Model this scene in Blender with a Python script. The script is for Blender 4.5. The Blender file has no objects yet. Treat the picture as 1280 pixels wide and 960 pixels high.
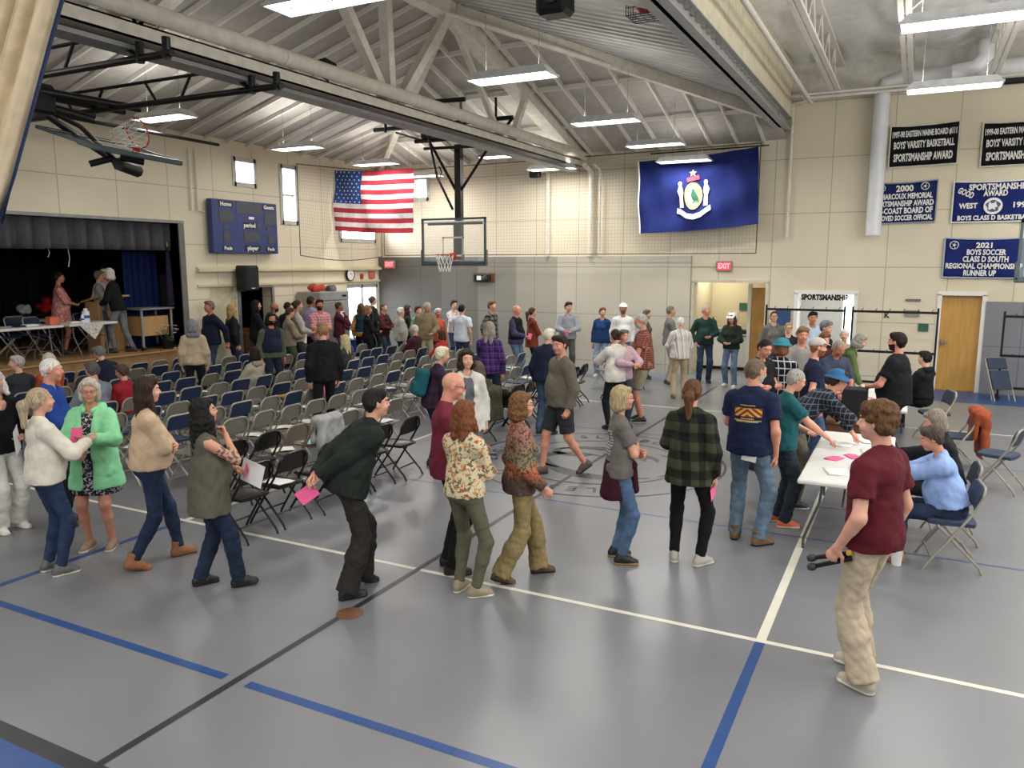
import bpy, math, random
import numpy as np
from mathutils import Vector, Matrix
# ---------------------------------------------------------------- camera, world, light
sc = bpy.context.scene
COL = sc.collection
EYE = np.array([0., 0., 2.73]); FPX = 979.0; PITCH = math.radians(8.704); YAW = math.radians(27.07)
cam_d = bpy.data.cameras.new('camera'); cam = bpy.data.objects.new('camera', cam_d); COL.objects.link(cam)
cam_d.sensor_width = 36; cam_d.lens = 36*FPX/1280; cam_d.clip_start = .05; cam_d.clip_end = 300
cam.location = EYE; cam.rotation_euler = (math.pi/2-PITCH, 0, YAW); sc.camera = cam
sc.view_settings.view_transform = 'Standard'; sc.view_settings.look = 'None'
sc.view_settings.gamma = 1; sc.view_settings.use_curve_mapping = False
sc.cycles.sample_clamp_indirect = 2.5; sc.cycles.denoising_prefilter = 'ACCURATE'; sc.cycles.blur_glossy = 1.0
sc.view_settings.exposure = 0.12
W = bpy.data.worlds.new('sky'); sc.world = W; W.use_nodes = True
_n = W.node_tree.nodes; _l = W.node_tree.links
_bg = _n['Background']; _bg.inputs[0].default_value = (.90, .95, 1, 1); _bg.inputs[1].default_value = 5.0
LAMP_W = 50.0; UPL = .6; DAY = 1.0
def area(name, loc, rot, sx, sy, power, col=(1, 1, 1), spread=math.pi):
    d = bpy.data.lights.new(name, 'AREA'); d.shape = 'RECTANGLE'; d.size = sx; d.size_y = sy
    d.energy = power; d.color = col; d.spread = spread
    o = bpy.data.objects.new(name, d); o.location = loc; o.rotation_euler = rot; COL.objects.link(o); return o
PI = math.pi
# daylight entering through the windows and glass doors of the left wall and the end wall
area('daylight_glass_doors', (-14.9, 18.45, 1.2), (0, -PI/2, 0), 2.0, 1.5, 60*DAY, (.80, .88, 1), 1.5)
area('daylight_tall_window', (-14.9, 15.54, 4.46), (0, -PI/2, 0), 1.4, .6, 90*DAY, (.85, .92, 1))
area('daylight_small_window', (-14.9, 14.08, 4.86), (0, -PI/2, 0), .6, .7, 45*DAY, (.85, .92, 1))
area('daylight_flag_window', (-14.9, 18.3, 3.75), (0, -PI/2, 0), .6, 1.5, 160*DAY, (.85, .92, 1))
area('daylight_hall', (-1.35, 22.7, 1.5), (PI/2, 0, PI), .6, 1.2, 10*DAY, (.95, .97, 1))
# unseen fill lights added inside the rear and right walls to brighten the hall
area('added_fill_rear', (-5, -3.6, 4.2), (-PI/2+.25, 0, PI), 12, 2.0, 250*DAY, (.93, .96, 1))
area('added_fill_side', (6.4, 8, 4.2), (0, PI/2-.3, 0), 2.0, 12, 730*DAY, (.95, .97, 1))

def _basis():
    cy, sy = math.cos(YAW), math.sin(YAW)
    r = np.array([cy, sy, 0.]); f0 = np.array([-sy, cy, 0.]); u = np.array([0, 0, 1.])
    return r, f0*math.cos(PITCH)-u*math.sin(PITCH), u*math.cos(PITCH)+f0*math.sin(PITCH)
_R, _F, _U = _basis()
def ray(px, py): return _R*(px-640)/FPX - _U*(py-480)/FPX + _F
def at(px, py, z=0.):                       # point of the room at height z that lies on a sight line
    d = ray(px, py); return EYE+d*(z-EYE[2])/d[2]
def onX(px, py, X): d = ray(px, py); return EYE+d*X/d[0]
def onY(px, py, Y): d = ray(px, py); return EYE+d*Y/d[1]

# ---------------------------------------------------------------- object helpers
def tag(o, label=None, cat=None, group=None, kind=None):
    if label: o['label'] = label
    if cat: o['category'] = cat
    if group: o['group'] = group
    if kind: o['kind'] = kind
    return o
def empty(name, loc=(0, 0, 0), rz=0):
    o = bpy.data.objects.new(name, None); o.location = loc; o.rotation_euler = (0, 0, rz)
    o.empty_display_size = .1; COL.objects.link(o); return o
def link(name, me, parent=None):
    o = bpy.data.objects.new(name, me); COL.objects.link(o)
    if parent: o.parent = parent
    return o
def copy_tree(o, parent=None):
    c = o.copy(); COL.objects.link(c); c.parent = parent
    for ch in list(o.children): copy_tree(ch, c)
    return c
class MB:
    """collects vertices and faces of one mesh"""
    def __init__(s): s.v = []; s.f = []; s.m = []; s.mats = []; s.cur = 0
    def mat(s, m):
        if m not in s.mats: s.mats.append(m)
        s.cur = s.mats.index(m); return s
    def add(s, vs, fs):
        b = len(s.v); s.v += [tuple(map(float, p)) for p in vs]; s.f += [tuple(i+b for i in f) for f in fs]; s.m += [s.cur]*len(fs); return s
    def box(s, a, b):
        x0, y0, z0 = [min(p, q) for p, q in zip(a, b)]; x1, y1, z1 = [max(p, q) for p, q in zip(a, b)]
        return s.add([(x0,y0,z0),(x1,y0,z0),(x1,y1,z0),(x0,y1,z0),(x0,y0,z1),(x1,y0,z1),(x1,y1,z1),(x0,y1,z1)],
                     [(0,3,2,1),(4,5,6,7),(0,1,5,4),(1,2,6,5),(2,3,7,6),(3,0,4,7)])
    def bbox(s, a, b, r=.01):            # box with chamfered vertical and horizontal edges
        lo = [min(p, q) for p, q in zip(a, b)]; hi = [max(p, q) for p, q in zip(a, b)]
        r = min(r, min((hi[i]-lo[i])*.45 for i in range(3)))
        vs = []; idx = {}
        for i in (0, 1):
            for j in (0, 1):
                for k in (0, 1):
                    for ax in range(3):
                        p = [ (lo if (i, j, k)[q] == 0 else hi)[q] + (r if (i, j, k)[q] == 0 else -r)*(0 if q == ax else 1) for q in range(3)]
                        idx[i, j, k, ax] = len(vs); vs.append(p)
        fs = []
        for ax in range(3):
            o = [q for q in range(3) if q != ax]
            for e in (0, 1):
                loop = []
                for (p, q) in ((0, 0), (1, 0), (1, 1), (0, 1)):
                    c = [0, 0, 0]; c[ax] = e; c[o[0]] = p; c[o[1]] = q; loop.append(idx[(*c, ax)])
                flip = (e == 0) ^ (ax == 1)
                fs.append(tuple(loop[::-1] if flip else loop))
        for ax in range(3):                # edges parallel to ax
            o = [q for q in range(3) if q != ax]
            for p in (0, 1):
                for q in (0, 1):
                    c0 = [0, 0, 0]; c1 = [0, 0, 0]; c1[ax] = 1
                    for c in (c0, c1): c[o[0]] = p; c[o[1]] = q
                    lp = [idx[(*c0, o[0])], idx[(*c1, o[0])], idx[(*c1, o[1])], idx[(*c0, o[1])]]
                    fs.append(tuple(lp))
        for i in (0, 1):
            for j in (0, 1):
                for k in (0, 1): fs.append((idx[i, j, k, 0], idx[i, j, k, 1], idx[i, j, k, 2]))
        c = np.mean(vs, axis=0); out = []
        for f in fs:
            P = [np.array(vs[i]) for i in f]; n = np.cross(P[1]-P[0], P[2]-P[0])
            out.append(f if n@(np.mean(P, axis=0)-c) > 0 else f[::-1])
        return s.add(vs, out)
    def tube(s, pts, r, n=8, caps=True, closed=False):
        P = [np.array(p, float) for p in pts]; N = len(P); rs = r if hasattr(r, '__len__') else [r]*N
        vs = []; up = None
        for i in range(N):
            if closed: t = P[(i+1) % N]-P[i-1]
            else: t = P[min(i+1, N-1)]-P[max(i-1, 0)]
            t = t/(np.linalg.norm(t)+1e-12)
            if up is None:
                a = np.array([0, 0, 1.]) if abs(t[2]) < .9 else np.array([1., 0, 0]); up = np.cross(t, a)
            up = up-t*(up@t); up /= np.linalg.norm(up)+1e-12; w = np.cross(t, up)
            for k in range(n):
                a = 2*PI*k/n; vs.append(P[i]+rs[i]*(up*math.cos(a)+w*math.sin(a)))
        fs = []
        for i in range(N if closed else N-1):
            j = (i+1) % N
            for k in range(n): fs.append((i*n+k, i*n+(k+1) % n, j*n+(k+1) % n, j*n+k))
        if caps and not closed: fs += [tuple(range(n))[::-1], tuple(range((N-1)*n, N*n))]
        return s.add(vs, fs)
    def bar(s, a, b, w, h):              # rectangular bar between two points, h measured upwards
        a = np.array(a, float); b = np.array(b, float); t = b-a; t /= np.linalg.norm(t)
        z = np.array([0, 0, 1.]) if abs(t[2]) < .95 else np.array([0, 1., 0])
        sd = np.cross(t, z); sd /= np.linalg.norm(sd); u = np.cross(sd, t)
        vs = [p+sd*i*w/2+u*j*h/2 for p in (a, b) for i, j in ((-1,-1),(1,-1),(1,1),(-1,1))]
        return s.add(vs, [(0,1,2,3),(7,6,5,4),(0,4,5,1),(1,5,6,2),(2,6,7,3),(3,7,4,0)])
    def lathe(s, prof, c=(0, 0, 0), n=20):
        vs = []; c = np.array(c, float)
        for r, z in prof:
            for k in range(n): a = 2*PI*k/n; vs.append(c+np.array([r*math.cos(a), r*math.sin(a), z]))
        fs = [(i*n+k, i*n+(k+1) % n, (i+1)*n+(k+1) % n, (i+1)*n+k) for i in range(len(prof)-1) for k in range(n)]
        return s.add(vs, fs)
    def poly(s, pts, th, ax='z'):        # extruded polygon given as 3D points (planar) with offset vector th
        P = [np.array(p, float) for p in pts]; t = np.array(th, float); n = len(P)
        return s.add(P+[p+t for p in P], [tuple(range(n))[::-1], tuple(range(n, 2*n))]+[(i, (i+1) % n, n+(i+1) % n, n+i) for i in range(n)])
    def quad(s, a, b, c, d): return s.add([a, b, c, d], [(0, 1, 2, 3)])
    def build(s, name, mat=None, parent=None, smooth=False):
        me = bpy.data.meshes.new(name); me.from_pydata(s.v, [], s.f)
        if mat and not s.mats: s.mats = [mat]
        for m in s.mats: me.materials.append(m)
        if len(s.mats) > 1: me.polygons.foreach_set('material_index', s.m)
        if smooth:
            me.polygons.foreach_set('use_smooth', [True]*len(me.polygons))
            try: me.set_sharp_from_angle(angle=math.radians(smooth if smooth is not True else 40))
            except Exception: pass
        me.update(); return link(name, me, parent)
# ---------------------------------------------------------------- materials
MATS = {}
def nt(name):
    m = bpy.data.materials.new(name); m.use_nodes = True; t = m.node_tree; return m, t, t.nodes, t.links, t.nodes['Principled BSDF']
def setp(b, **k):
    for a, v in k.items(): b.inputs[a].default_value = v
def c4(c): return (*c, 1) if len(c) == 3 else c
def hexc(h):
    h = h.lstrip('#'); o = []
    for i in (0, 2, 4):
        v = int(h[i:i+2], 16)/255; o.append(v/12.92 if v <= .04045 else ((v+.055)/1.055)**2.4)
    return tuple(o)
def noise(N, L, co, scale, detail=3, rough=.55):
    n = N.new('ShaderNodeTexNoise'); n.inputs['Scale'].default_value = scale; n.inputs['Detail'].default_value = detail
    n.inputs['Roughness'].default_value = rough
    if co is not None: L.new(co, n.inputs['Vector'])
    return n
def ramp(N, L, fac, stops, const=False):
    r = N.new('ShaderNodeValToRGB'); e = r.color_ramp.elements
    if const: r.color_ramp.interpolation = 'CONSTANT'
    while len(e) < len(stops): e.new(.5)
    for i, (p, c) in enumerate(stops): e[i].position = p; e[i].color = c4(c)
    L.new(fac, r.inputs[0]); return r
def plain(name, col, rough=.6, metal=0, bump=0, bscale=60, var=.12, vscale=6, spec=None):
    if isinstance(col, str): col = hexc(col)
    key = (name, col, rough, metal, bump, bscale, var)
    if key in MATS: return MATS[key]
    m, t, N, L, b = nt(name); setp(b, Roughness=rough, Metallic=metal)
    tc = N.new('ShaderNodeTexCoord')
    n = noise(N, L, tc.outputs['Object'], vscale)
    r = ramp(N, L, n.outputs[0], [(.3, tuple(c*(1-var) for c in col)), (.7, tuple(min(1, c*(1+var)) for c in col))])
    L.new(r.outputs[0], b.inputs['Base Color'])
    if bump:
        n2 = noise(N, L, tc.outputs['Object'], bscale, 2); bp = N.new('ShaderNodeBump'); bp.inputs['Strength'].default_value = bump
        bp.inputs['Distance'].default_value = .01; L.new(n2.outputs[0], bp.inputs['Height']); L.new(bp.outputs[0], b.inputs['Normal'])
    MATS[key] = m; return m
def glow(name, col, s):
    m, t, N, L, b = nt(name); b.inputs['Emission Color'].default_value = c4(col); b.inputs['Emission Strength'].default_value = s
    b.inputs['Base Color'].default_value = c4(col); return m
def glass(name, col=(.9, .95, .95), alpha=.18):
    m, t, N, L, b = nt(name); setp(b, Roughness=.05); b.inputs['Base Color'].default_value = c4(col)
    b.inputs['Alpha'].default_value = alpha; return m
def math_n(N, L, op, a, b=None):
    n = N.new('ShaderNodeMath'); n.operation = op
    for i, v in enumerate((a, b)):
        if v is None: continue
        if isinstance(v, (int, float)): n.inputs[i].default_value = v
        else: L.new(v, n.inputs[i])
    return n.outputs[0]
def mixc(N, L, f, a, b):
    n = N.new('ShaderNodeMix'); n.data_type = 'RGBA'
    for s, v in ((0, f), (6, a), (7, b)):
        if isinstance(v, (int, float)): n.inputs[s].default_value = v
        elif isinstance(v, tuple): n.inputs[s].default_value = c4(v)
        else: L.new(v, n.inputs[s])
    return n.outputs[2]
# ---------------------------------------------------------------- implicit surfaces for bodies and clothing
A3 = lambda *p: np.array(p, float)
def unit(v): return v/(np.linalg.norm(v)+1e-12)
class Field:
    def __init__(s): s.p = []
    def cone(s, a, b, ra, rb, k=.03, n=None, m=1., cuts=(), op=0, wr=0.):
        s.p.append(('c', A3(*a), A3(*b), ra, rb, k, n, m, cuts, op, wr)); return s
    def ell(s, c, rad, R=None, k=.02, cuts=(), op=0):
        s.p.append(('e', A3(*c), A3(*rad), R, 0, k, None, 1., cuts, op, 0.)); return s
    def box(s, c, half, R=None, rnd=.01, k=.01, op=0, cuts=()):
        s.p.append(('b', A3(*c), A3(*half), R, rnd, k, None, 1., cuts, op, 0.)); return s
    def bounds(s, pad=.02):
        lo = A3(9, 9, 9); hi = -lo
        for q in s.p:
            if q[9]: continue
            l, h = s.pb(q); lo = np.minimum(lo, l); hi = np.maximum(hi, h)
        return lo-pad, hi+pad
    def pb(s, q):
        if q[0] == 'c':
            r = max(q[3], q[4]); return np.minimum(q[1], q[2])-r, np.maximum(q[1], q[2])+r
        r = np.linalg.norm(q[2]) if q[3] is not None else 0
        if q[3] is not None: ext = np.abs(q[3])@q[2]
        else: ext = q[2]
        return q[1]-ext, q[1]+ext
    def eval(s, lo, n, h):
        """values on a grid of n points per axis"""
        F = np.full(n, .3, np.float32); ax = [lo[i]+h*np.arange(n[i]) for i in range(3)]
        for q in s.p:
            l, u = s.pb(q); k = q[5]; pad = k+3*h+.01
            i0 = [max(0, int((l[i]-pad-lo[i])/h)) for i in range(3)]; i1 = [min(n[i], int((u[i]+pad-lo[i])/h)+2) for i in range(3)]
            if any(i1[i] <= i0[i] for i in range(3)): continue
            sl = tuple(slice(i0[i], i1[i]) for i in range(3))
            X = ax[0][sl[0]][:, None, None]; Y = ax[1][sl[1]][None, :, None]; Z = ax[2][sl[2]][None, None, :]
            if q[0] == 'c':
                a, b = q[1], q[2]; nn, m = q[6], q[7]
                px, py, pz = X-a[0], Y-a[1], Z-a[2]; ab = b-a
                if nn is not None and m != 1:
                    t = (m-1)*(px*nn[0]+py*nn[1]+pz*nn[2]); px, py, pz = px+t*nn[0], py+t*nn[1], pz+t*nn[2]
                    ab = ab+(m-1)*(ab@nn)*nn
                L2 = ab@ab+1e-9; t = np.clip((px*ab[0]+py*ab[1]+pz*ab[2])/L2, 0, 1)
                d = np.sqrt((px-t*ab[0])**2+(py-t*ab[1])**2+(pz-t*ab[2])**2)-(q[3]+(q[4]-q[3])*t)
                if m > 1: d = d/(1+(m-1)*.45)
            else:
                px, py, pz = X-q[1][0], Y-q[1][1], Z-q[1][2]; R = q[3]
                if R is not None: px, py, pz = [px*R[0, j]+py*R[1, j]+pz*R[2, j] for j in range(3)]
                r = q[2]
                if q[0] == 'e':
                    k0 = np.sqrt((px/r[0])**2+(py/r[1])**2+(pz/r[2])**2); k1 = np.sqrt((px/r[0]**2)**2+(py/r[1]**2)**2+(pz/r[2]**2)**2)+1e-9
                    d = k0*(k0-1)/k1
                else:
                    e = q[4]; qx, qy, qz = np.abs(px)-r[0]+e, np.abs(py)-r[1]+e, np.abs(pz)-r[2]+e
                    d = np.sqrt(np.maximum(qx, 0)**2+np.maximum(qy, 0)**2+np.maximum(qz, 0)**2)+np.minimum(np.maximum(qx, np.maximum(qy, qz)), 0)-e
            for (pt, nn) in q[8]:
                d = np.maximum(d, (X-pt[0])*nn[0]+(Y-pt[1])*nn[1]+(Z-pt[2])*nn[2])
            G = F[sl]
            if q[9] == 0:
                hh = np.clip(.5+.5*(G-d)/k, 0, 1); F[sl] = G+(d-G)*hh-k*hh*(1-hh)
            else:
                d = -d; hh = np.clip(.5-.5*(G-d)/k, 0, 1); F[sl] = G+(d-G)*hh+k*hh*(1-hh)
        return F
def wrinkle(P, amp, seed, freq=14., droop=.35):
    r = np.random.RandomState(seed); w = np.zeros(P.shape[:-1])
    q = P*freq; q = q*np.array([1, 1, droop])
    wx = np.sin(q[..., 2]*1.7+r.rand()*6)+.6*np.sin(q[..., 0]*1.3+r.rand()*6)
    for i in range(4):
        d = unit(r.randn(3)); w += (1-2*np.abs(np.sin(((q@d)*(1+.55*i)+1.3*wx)*.5+r.rand()*6)))/(1+.4*i)
    return amp*w*.5
def mesh_field(F, h, amp=0, seed=0, freq=14, droop=.35, box=None, skip=(), noise_fn=None):
    """surface nets; returns verts, quads. box limits the region, skip drops faces inside given boxes"""
    lo, hi = F.bounds(2*h) if box is None else box
    n = tuple(int(math.ceil((hi[i]-lo[i])/h))+1 for i in range(3))
    V = F.eval(lo, n, h)
    if amp or noise_fn:
        idx = np.argwhere(np.abs(V) < amp*3+2.5*h) if amp else np.argwhere(np.abs(V) < .03)
        P = lo+idx*h; dv = wrinkle(P, amp, seed, freq, droop) if amp else 0
        if noise_fn: dv = dv+noise_fn(P)
        V[tuple(idx.T)] += dv.astype(np.float32)
    S = V < 0
    c = np.zeros(tuple(k-1 for k in n), np.int8)
    for a in (0, 1):
        for b in (0, 1):
            for d in (0, 1): c += S[a:n[0]-1+a, b:n[1]-1+b, d:n[2]-1+d]
    act = np.argwhere((c > 0) & (c < 8))
    if len(act) == 0: return np.zeros((0, 3)), np.zeros((0, 4), int)
    ids = -np.ones(c.shape, np.int64); ids[tuple(act.T)] = np.arange(len(act))
    acc = np.zeros((len(act), 3)); cnt = np.zeros(len(act))
    corner = {(a, b, d): V[act[:, 0]+a, act[:, 1]+b, act[:, 2]+d] for a in (0, 1) for b in (0, 1) for d in (0, 1)}
    for ax in range(3):
        o = [i for i in range(3) if i != ax]
        for p in (0, 1):
            for q in (0, 1):
                k0 = [0, 0, 0]; k0[o[0]] = p; k0[o[1]] = q; k1 = list(k0); k1[ax] = 1
                f0, f1 = corner[tuple(k0)], corner[tuple(k1)]; m = (f0 < 0) != (f1 < 0)
                t = np.where(m, f0/(f0-f1+1e-12), 0); pt = np.tile(np.array(k0, float), (len(act), 1)); pt[:, ax] = t
                acc[m] += pt[m]; cnt[m] += 1
    verts = lo+h*(act+acc/cnt[:, None])
    quads = []
    for ax in range(3):
        o = [(ax+1) % 3, (ax+2) % 3]
        s0 = [slice(None)]*3; s1 = [slice(None)]*3; s0[ax] = slice(0, n[ax]-1); s1[ax] = slice(1, n[ax])
        A_, B_ = S[tuple(s0)], S[tuple(s1)]; e = np.argwhere(A_ != B_)
        ok = (e[:, o[0]] > 0) & (e[:, o[1]] > 0) & (e[:, o[0]] < n[o[0]]-1) & (e[:, o[1]] < n[o[1]]-1); e = e[ok]
        sg = A_[tuple(e.T)]
        def cid(i, j):
            q = e.copy(); q[:, o[0]] -= i; q[:, o[1]] -= j; return ids[tuple(q.T)]
        Q = np.stack([cid(1, 1), cid(0, 1), cid(0, 0), cid(1, 0)], 1)
        Q[~sg] = Q[~sg][:, ::-1]; quads.append(Q)
    Q = np.concatenate(quads); Q = Q[(Q >= 0).all(1)]
    for (l, u) in skip:
        ctr = verts[Q].mean(1); ins = ((ctr > l) & (ctr < u)).all(1); Q = Q[~ins]
    used = np.unique(Q); mp = -np.ones(len(verts), np.int64); mp[used] = np.arange(len(used))
    return verts[used], mp[Q]
def mk_mesh(name, parts, mats, parent=None, matidx=None, xf=None):
    vs = []; qs = []; b = 0
    for v, q in parts: vs.append(v); qs.append(q+b); b += len(v)
    v = np.concatenate(vs); q = np.concatenate(qs)
    me = bpy.data.meshes.new(name); nv, nq = len(v), len(q)
    mi = matidx(v[q].mean(1)) if matidx and nq else None
    if xf is not None: v = xf(v)
    me.vertices.add(nv); me.vertices.foreach_set('co', v.astype(np.float32).ravel())
    me.loops.add(nq*4); me.loops.foreach_set('vertex_index', q.astype(np.int32).ravel())
    me.polygons.add(nq); me.polygons.foreach_set('loop_start', np.arange(0, nq*4, 4, dtype=np.int32))
    for m in mats: me.materials.append(m)
    if mi is not None: me.polygons.foreach_set('material_index', mi.astype(np.int32))
    me.polygons.foreach_set('use_smooth', np.ones(nq, bool))
    me.update(calc_edges=True); return link(name, me, parent)
# ---------------------------------------------------------------- cloth, skin and hair materials
def fabric(kind, *cols, scale=1.0, rough=.85):
    cols = [hexc(c) if isinstance(c, str) else c for c in cols]
    key = ('fab', kind, tuple(cols), scale)
    if key in MATS: return MATS[key]
    m, t, N, L, b = nt('%s_fabric' % kind); b.inputs['Roughness'].default_value = rough
    b.inputs['Specular IOR Level'].default_value = .25
    tc = N.new('ShaderNodeTexCoord'); co = tc.outputs['Object']; sx = N.new('ShaderNodeSeparateXYZ'); L.new(co, sx.inputs[0])
    x, y, z = sx.outputs
    def band(v, freq, lo=.5, ph=0.):        # 1 where the wave is above lo
        s_ = math_n(N, L, 'SINE', math_n(N, L, 'ADD', math_n(N, L, 'MULTIPLY', v, freq*2*PI), ph))
        return math_n(N, L, 'GREATER_THAN', s_, lo)
    h = math_n(N, L, 'ADD', x, math_n(N, L, 'MULTIPLY', y, .8))
    if kind == 'plain':
        n = noise(N, L, co, 7); out = ramp(N, L, n.outputs[0], [(.3, tuple(c*.85 for c in cols[0])), (.7, tuple(min(1, c*1.12) for c in cols[0]))]).outputs[0]
    elif kind == 'plaid':
        f = 9/scale; c1, c2 = cols[0], cols[1]; c3 = cols[2] if len(cols) > 2 else tuple((p+q)/2 for p, q in zip(c1, c2))
        a = band(h, f, .0); e = band(z, f, .0)
        out = mixc(N, L, a, mixc(N, L, e, c1, c3), mixc(N, L, e, c3, c2))
        if len(cols) > 3:
            l1 = math_n(N, L, 'MAXIMUM', band(h, f, .93, 1.2), band(z, f, .93, 1.2)); out = mixc(N, L, l1, out, cols[3])
    elif kind == 'check':
        f = 16/scale; l1 = math_n(N, L, 'MAXIMUM', band(h, f, .88), band(z, f, .88)); out = mixc(N, L, l1, cols[0], cols[1])
    elif kind == 'stripe':
        f = 10/scale; out = mixc(N, L, band(h, f, .75), cols[0], cols[1])
        if len(cols) > 2: out = mixc(N, L, band(h, f, .86, 2.4), out, cols[2])
    elif kind == 'floral':
        v = N.new('ShaderNodeTexVoronoi'); v.inputs['Scale'].default_value = 26/scale; L.new(co, v.inputs['Vector'])
        s3 = N.new('ShaderNodeSeparateColor'); L.new(v.outputs['Color'], s3.inputs[0])
        st = [(i/len(cols), c) for i, c in enumerate(cols)]
        out = ramp(N, L, s3.outputs[0], st, True).outputs[0]
        n = noise(N, L, co, 34/scale, 3); out = mixc(N, L, math_n(N, L, 'GREATER_THAN', n.outputs[0], .51), cols[0], out)
    elif kind == 'denim':
        n = noise(N, L, co, 9, 3); c = cols[0]
        out = ramp(N, L, n.outputs[0], [(.3, tuple(q*.7 for q in c)), (.55, c), (.8, tuple(min(1, q*1.5+.01) for q in c))]).outputs[0]
    elif kind == 'tapestry':
        st = [(0, cols[0]), (.16, cols[1]), (.36, cols[2]), (.44, cols[3]), (.84, cols[4]), (1, cols[4])]
        n = noise(N, L, co, 9, 2); zz = math_n(N, L, 'ADD', math_n(N, L, 'DIVIDE', math_n(N, L, 'SUBTRACT', z, .80), .65), math_n(N, L, 'MULTIPLY', math_n(N, L, 'SUBTRACT', n.outputs[0], .5), .16))
        out = ramp(N, L, zz, st[:5]).outputs[0]; v = noise(N, L, co, 42, 3); out = mixc(N, L, math_n(N, L, 'GREATER_THAN', v.outputs[0], .54), out, tuple(q*.3 for q in cols[3]))
    elif kind == 'bands':                    # uneven horizontal woven bands
        mp = N.new('ShaderNodeMapping'); mp.inputs['Scale'].default_value = (2, 2, 9); L.new(co, mp.inputs[0]); n = noise(N, L, mp.outputs[0], 1.0, 1)
        st = [(.3+.4*i/len(cols), c) for i, c in enumerate(cols)]; out = ramp(N, L, n.outputs[0], st, True).outputs[0]
        v = noise(N, L, co, 60, 2); out = mixc(N, L, math_n(N, L, 'GREATER_THAN', v.outputs[0], .55), out, tuple(q*.35 for q in cols[0]))
    L.new(out, b.inputs['Base Color'])
    n2 = noise(N, L, co, 24, 3); bp = N.new('ShaderNodeBump'); bp.inputs['Strength'].default_value = .35; bp.inputs['Distance'].default_value = .012
    L.new(n2.outputs[0], bp.inputs['Height']); L.new(bp.outputs[0], b.inputs['Normal'])
    MATS[key] = m; return m
def skin_mat(col):
    key = ('skin', col)
    if key in MATS: return MATS[key]
    c = hexc(col); m, t, N, L, b = nt('skin'); setp(b, Roughness=.5)
    tc = N.new('ShaderNodeTexCoord'); n = noise(N, L, tc.outputs['Object'], 14, 3)
    r = ramp(N, L, n.outputs[0], [(.3, (c[0]*.93, c[1]*.84, c[2]*.82)), (.7, (min(1, c[0]*1.05), c[1]*1.06, c[2]*1.06))]); L.new(r.outputs[0], b.inputs['Base Color'])
    b.inputs['Subsurface Weight'].default_value = .0
    MATS[key] = m; return m
def hair_mat(col):
    key = ('hair', col)
    if key in MATS: return MATS[key]
    c = hexc(col); m, t, N, L, b = nt('hair'); setp(b, Roughness=.7); b.inputs['Specular IOR Level'].default_value = .22
    tc = N.new('ShaderNodeTexCoord'); mp = N.new('ShaderNodeMapping'); mp.inputs['Scale'].default_value = (9, 9, 1.2); L.new(tc.outputs['Object'], mp.inputs[0])
    n = noise(N, L, mp.outputs[0], 11, 3, .6)
    r = ramp(N, L, n.outputs[0], [(.32, tuple(q*.5 for q in c)), (.5, c), (.72, tuple(min(1, q*1.45+.012) for q in c))]); L.new(r.outputs[0], b.inputs['Base Color'])
    bp = N.new('ShaderNodeBump'); bp.inputs['Strength'].default_value = .6; bp.inputs['Distance'].default_value = .01
    L.new(n.outputs[0], bp.inputs['Height']); L.new(bp.outputs[0], b.inputs['Normal'])
    MATS[key] = m; return m
# ---------------------------------------------------------------- people
def rot(axis, ang): return np.array(Matrix.Rotation(ang, 3, axis))
def ik(a, b, l1, l2, pole):
    d = b-a; D = np.linalg.norm(d); Dm = (l1+l2)*.995
    if D > Dm: b = a+d*Dm/D; d = b-a; D = Dm
    x = (l1*l1-l2*l2+D*D)/(2*D); y = math.sqrt(max(l1*l1-x*x, 0)); u = d/D
    pl = pole-u*(pole@u); return a+u*x+unit(pl)*y, b
SKIN = '#c99a80'; GLS = None
ARMS = {  # wrist target (right side, x outward), elbow pole, curl, palm direction
 'down': ((.235, .03, .875), (.5, -1, .1), 28, (-1, 0, 0)), 'swingf': ((.22, .17, .93), (.3, -1, 0), 25, (-1, 0, 0)),
 'swingb': ((.24, -.20, .92), (.3, -1, 0), 25, (-1, 0, 0)), 'pocket': ((.215, .06, .93), (.9, -.9, 0), 20, (-1, .2, 0)),
 'cross': ((-.07, .185, 1.13), (.9, .05, -.8), 25, (0, -1, 0)), 'front': ((.07, .27, 1.07), (.9, -.3, -.6), 30, (0, -.5, 1)),
 'behind': ((.03, -.20, .95), (.9, -.4, 0), 30, (0, 1, 0)), 'chin': ((.09, .17, 1.36), (.7, .3, -1), 45, (0, -1, .3)),
 'hip': ((.20, .03, 1.00), (1, -.5, .1), 35, (-1, 0, 0)), 'reach': ((.14, .45, 1.0), (.5, -.2, -1), 12, (0, 0, -1)),
 'hold': ((.13, .30, 1.10), (.6, -.3, -1), 40, (-1, 0, 0)), 'lap': ((.10, .32, .66), (.7, -.5, -.3), 25, (0, 0, -1)),
 'tablef': ((.15, .50, .80), (.7, -.4, -.3), 15, (0, 0, -1)), 'up': ((.05, .17, 1.41), (.6, .5, -1), 40, (0, -1, 0)),
 'wave': ((.12, .34, 1.22), (.8, -.2, -.8), 10, (0, -.2, 1)), 'hug': ((.05, .38, 1.18), (.9, -.1, -.5), 15, (-1, 0, 0)),
}
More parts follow.
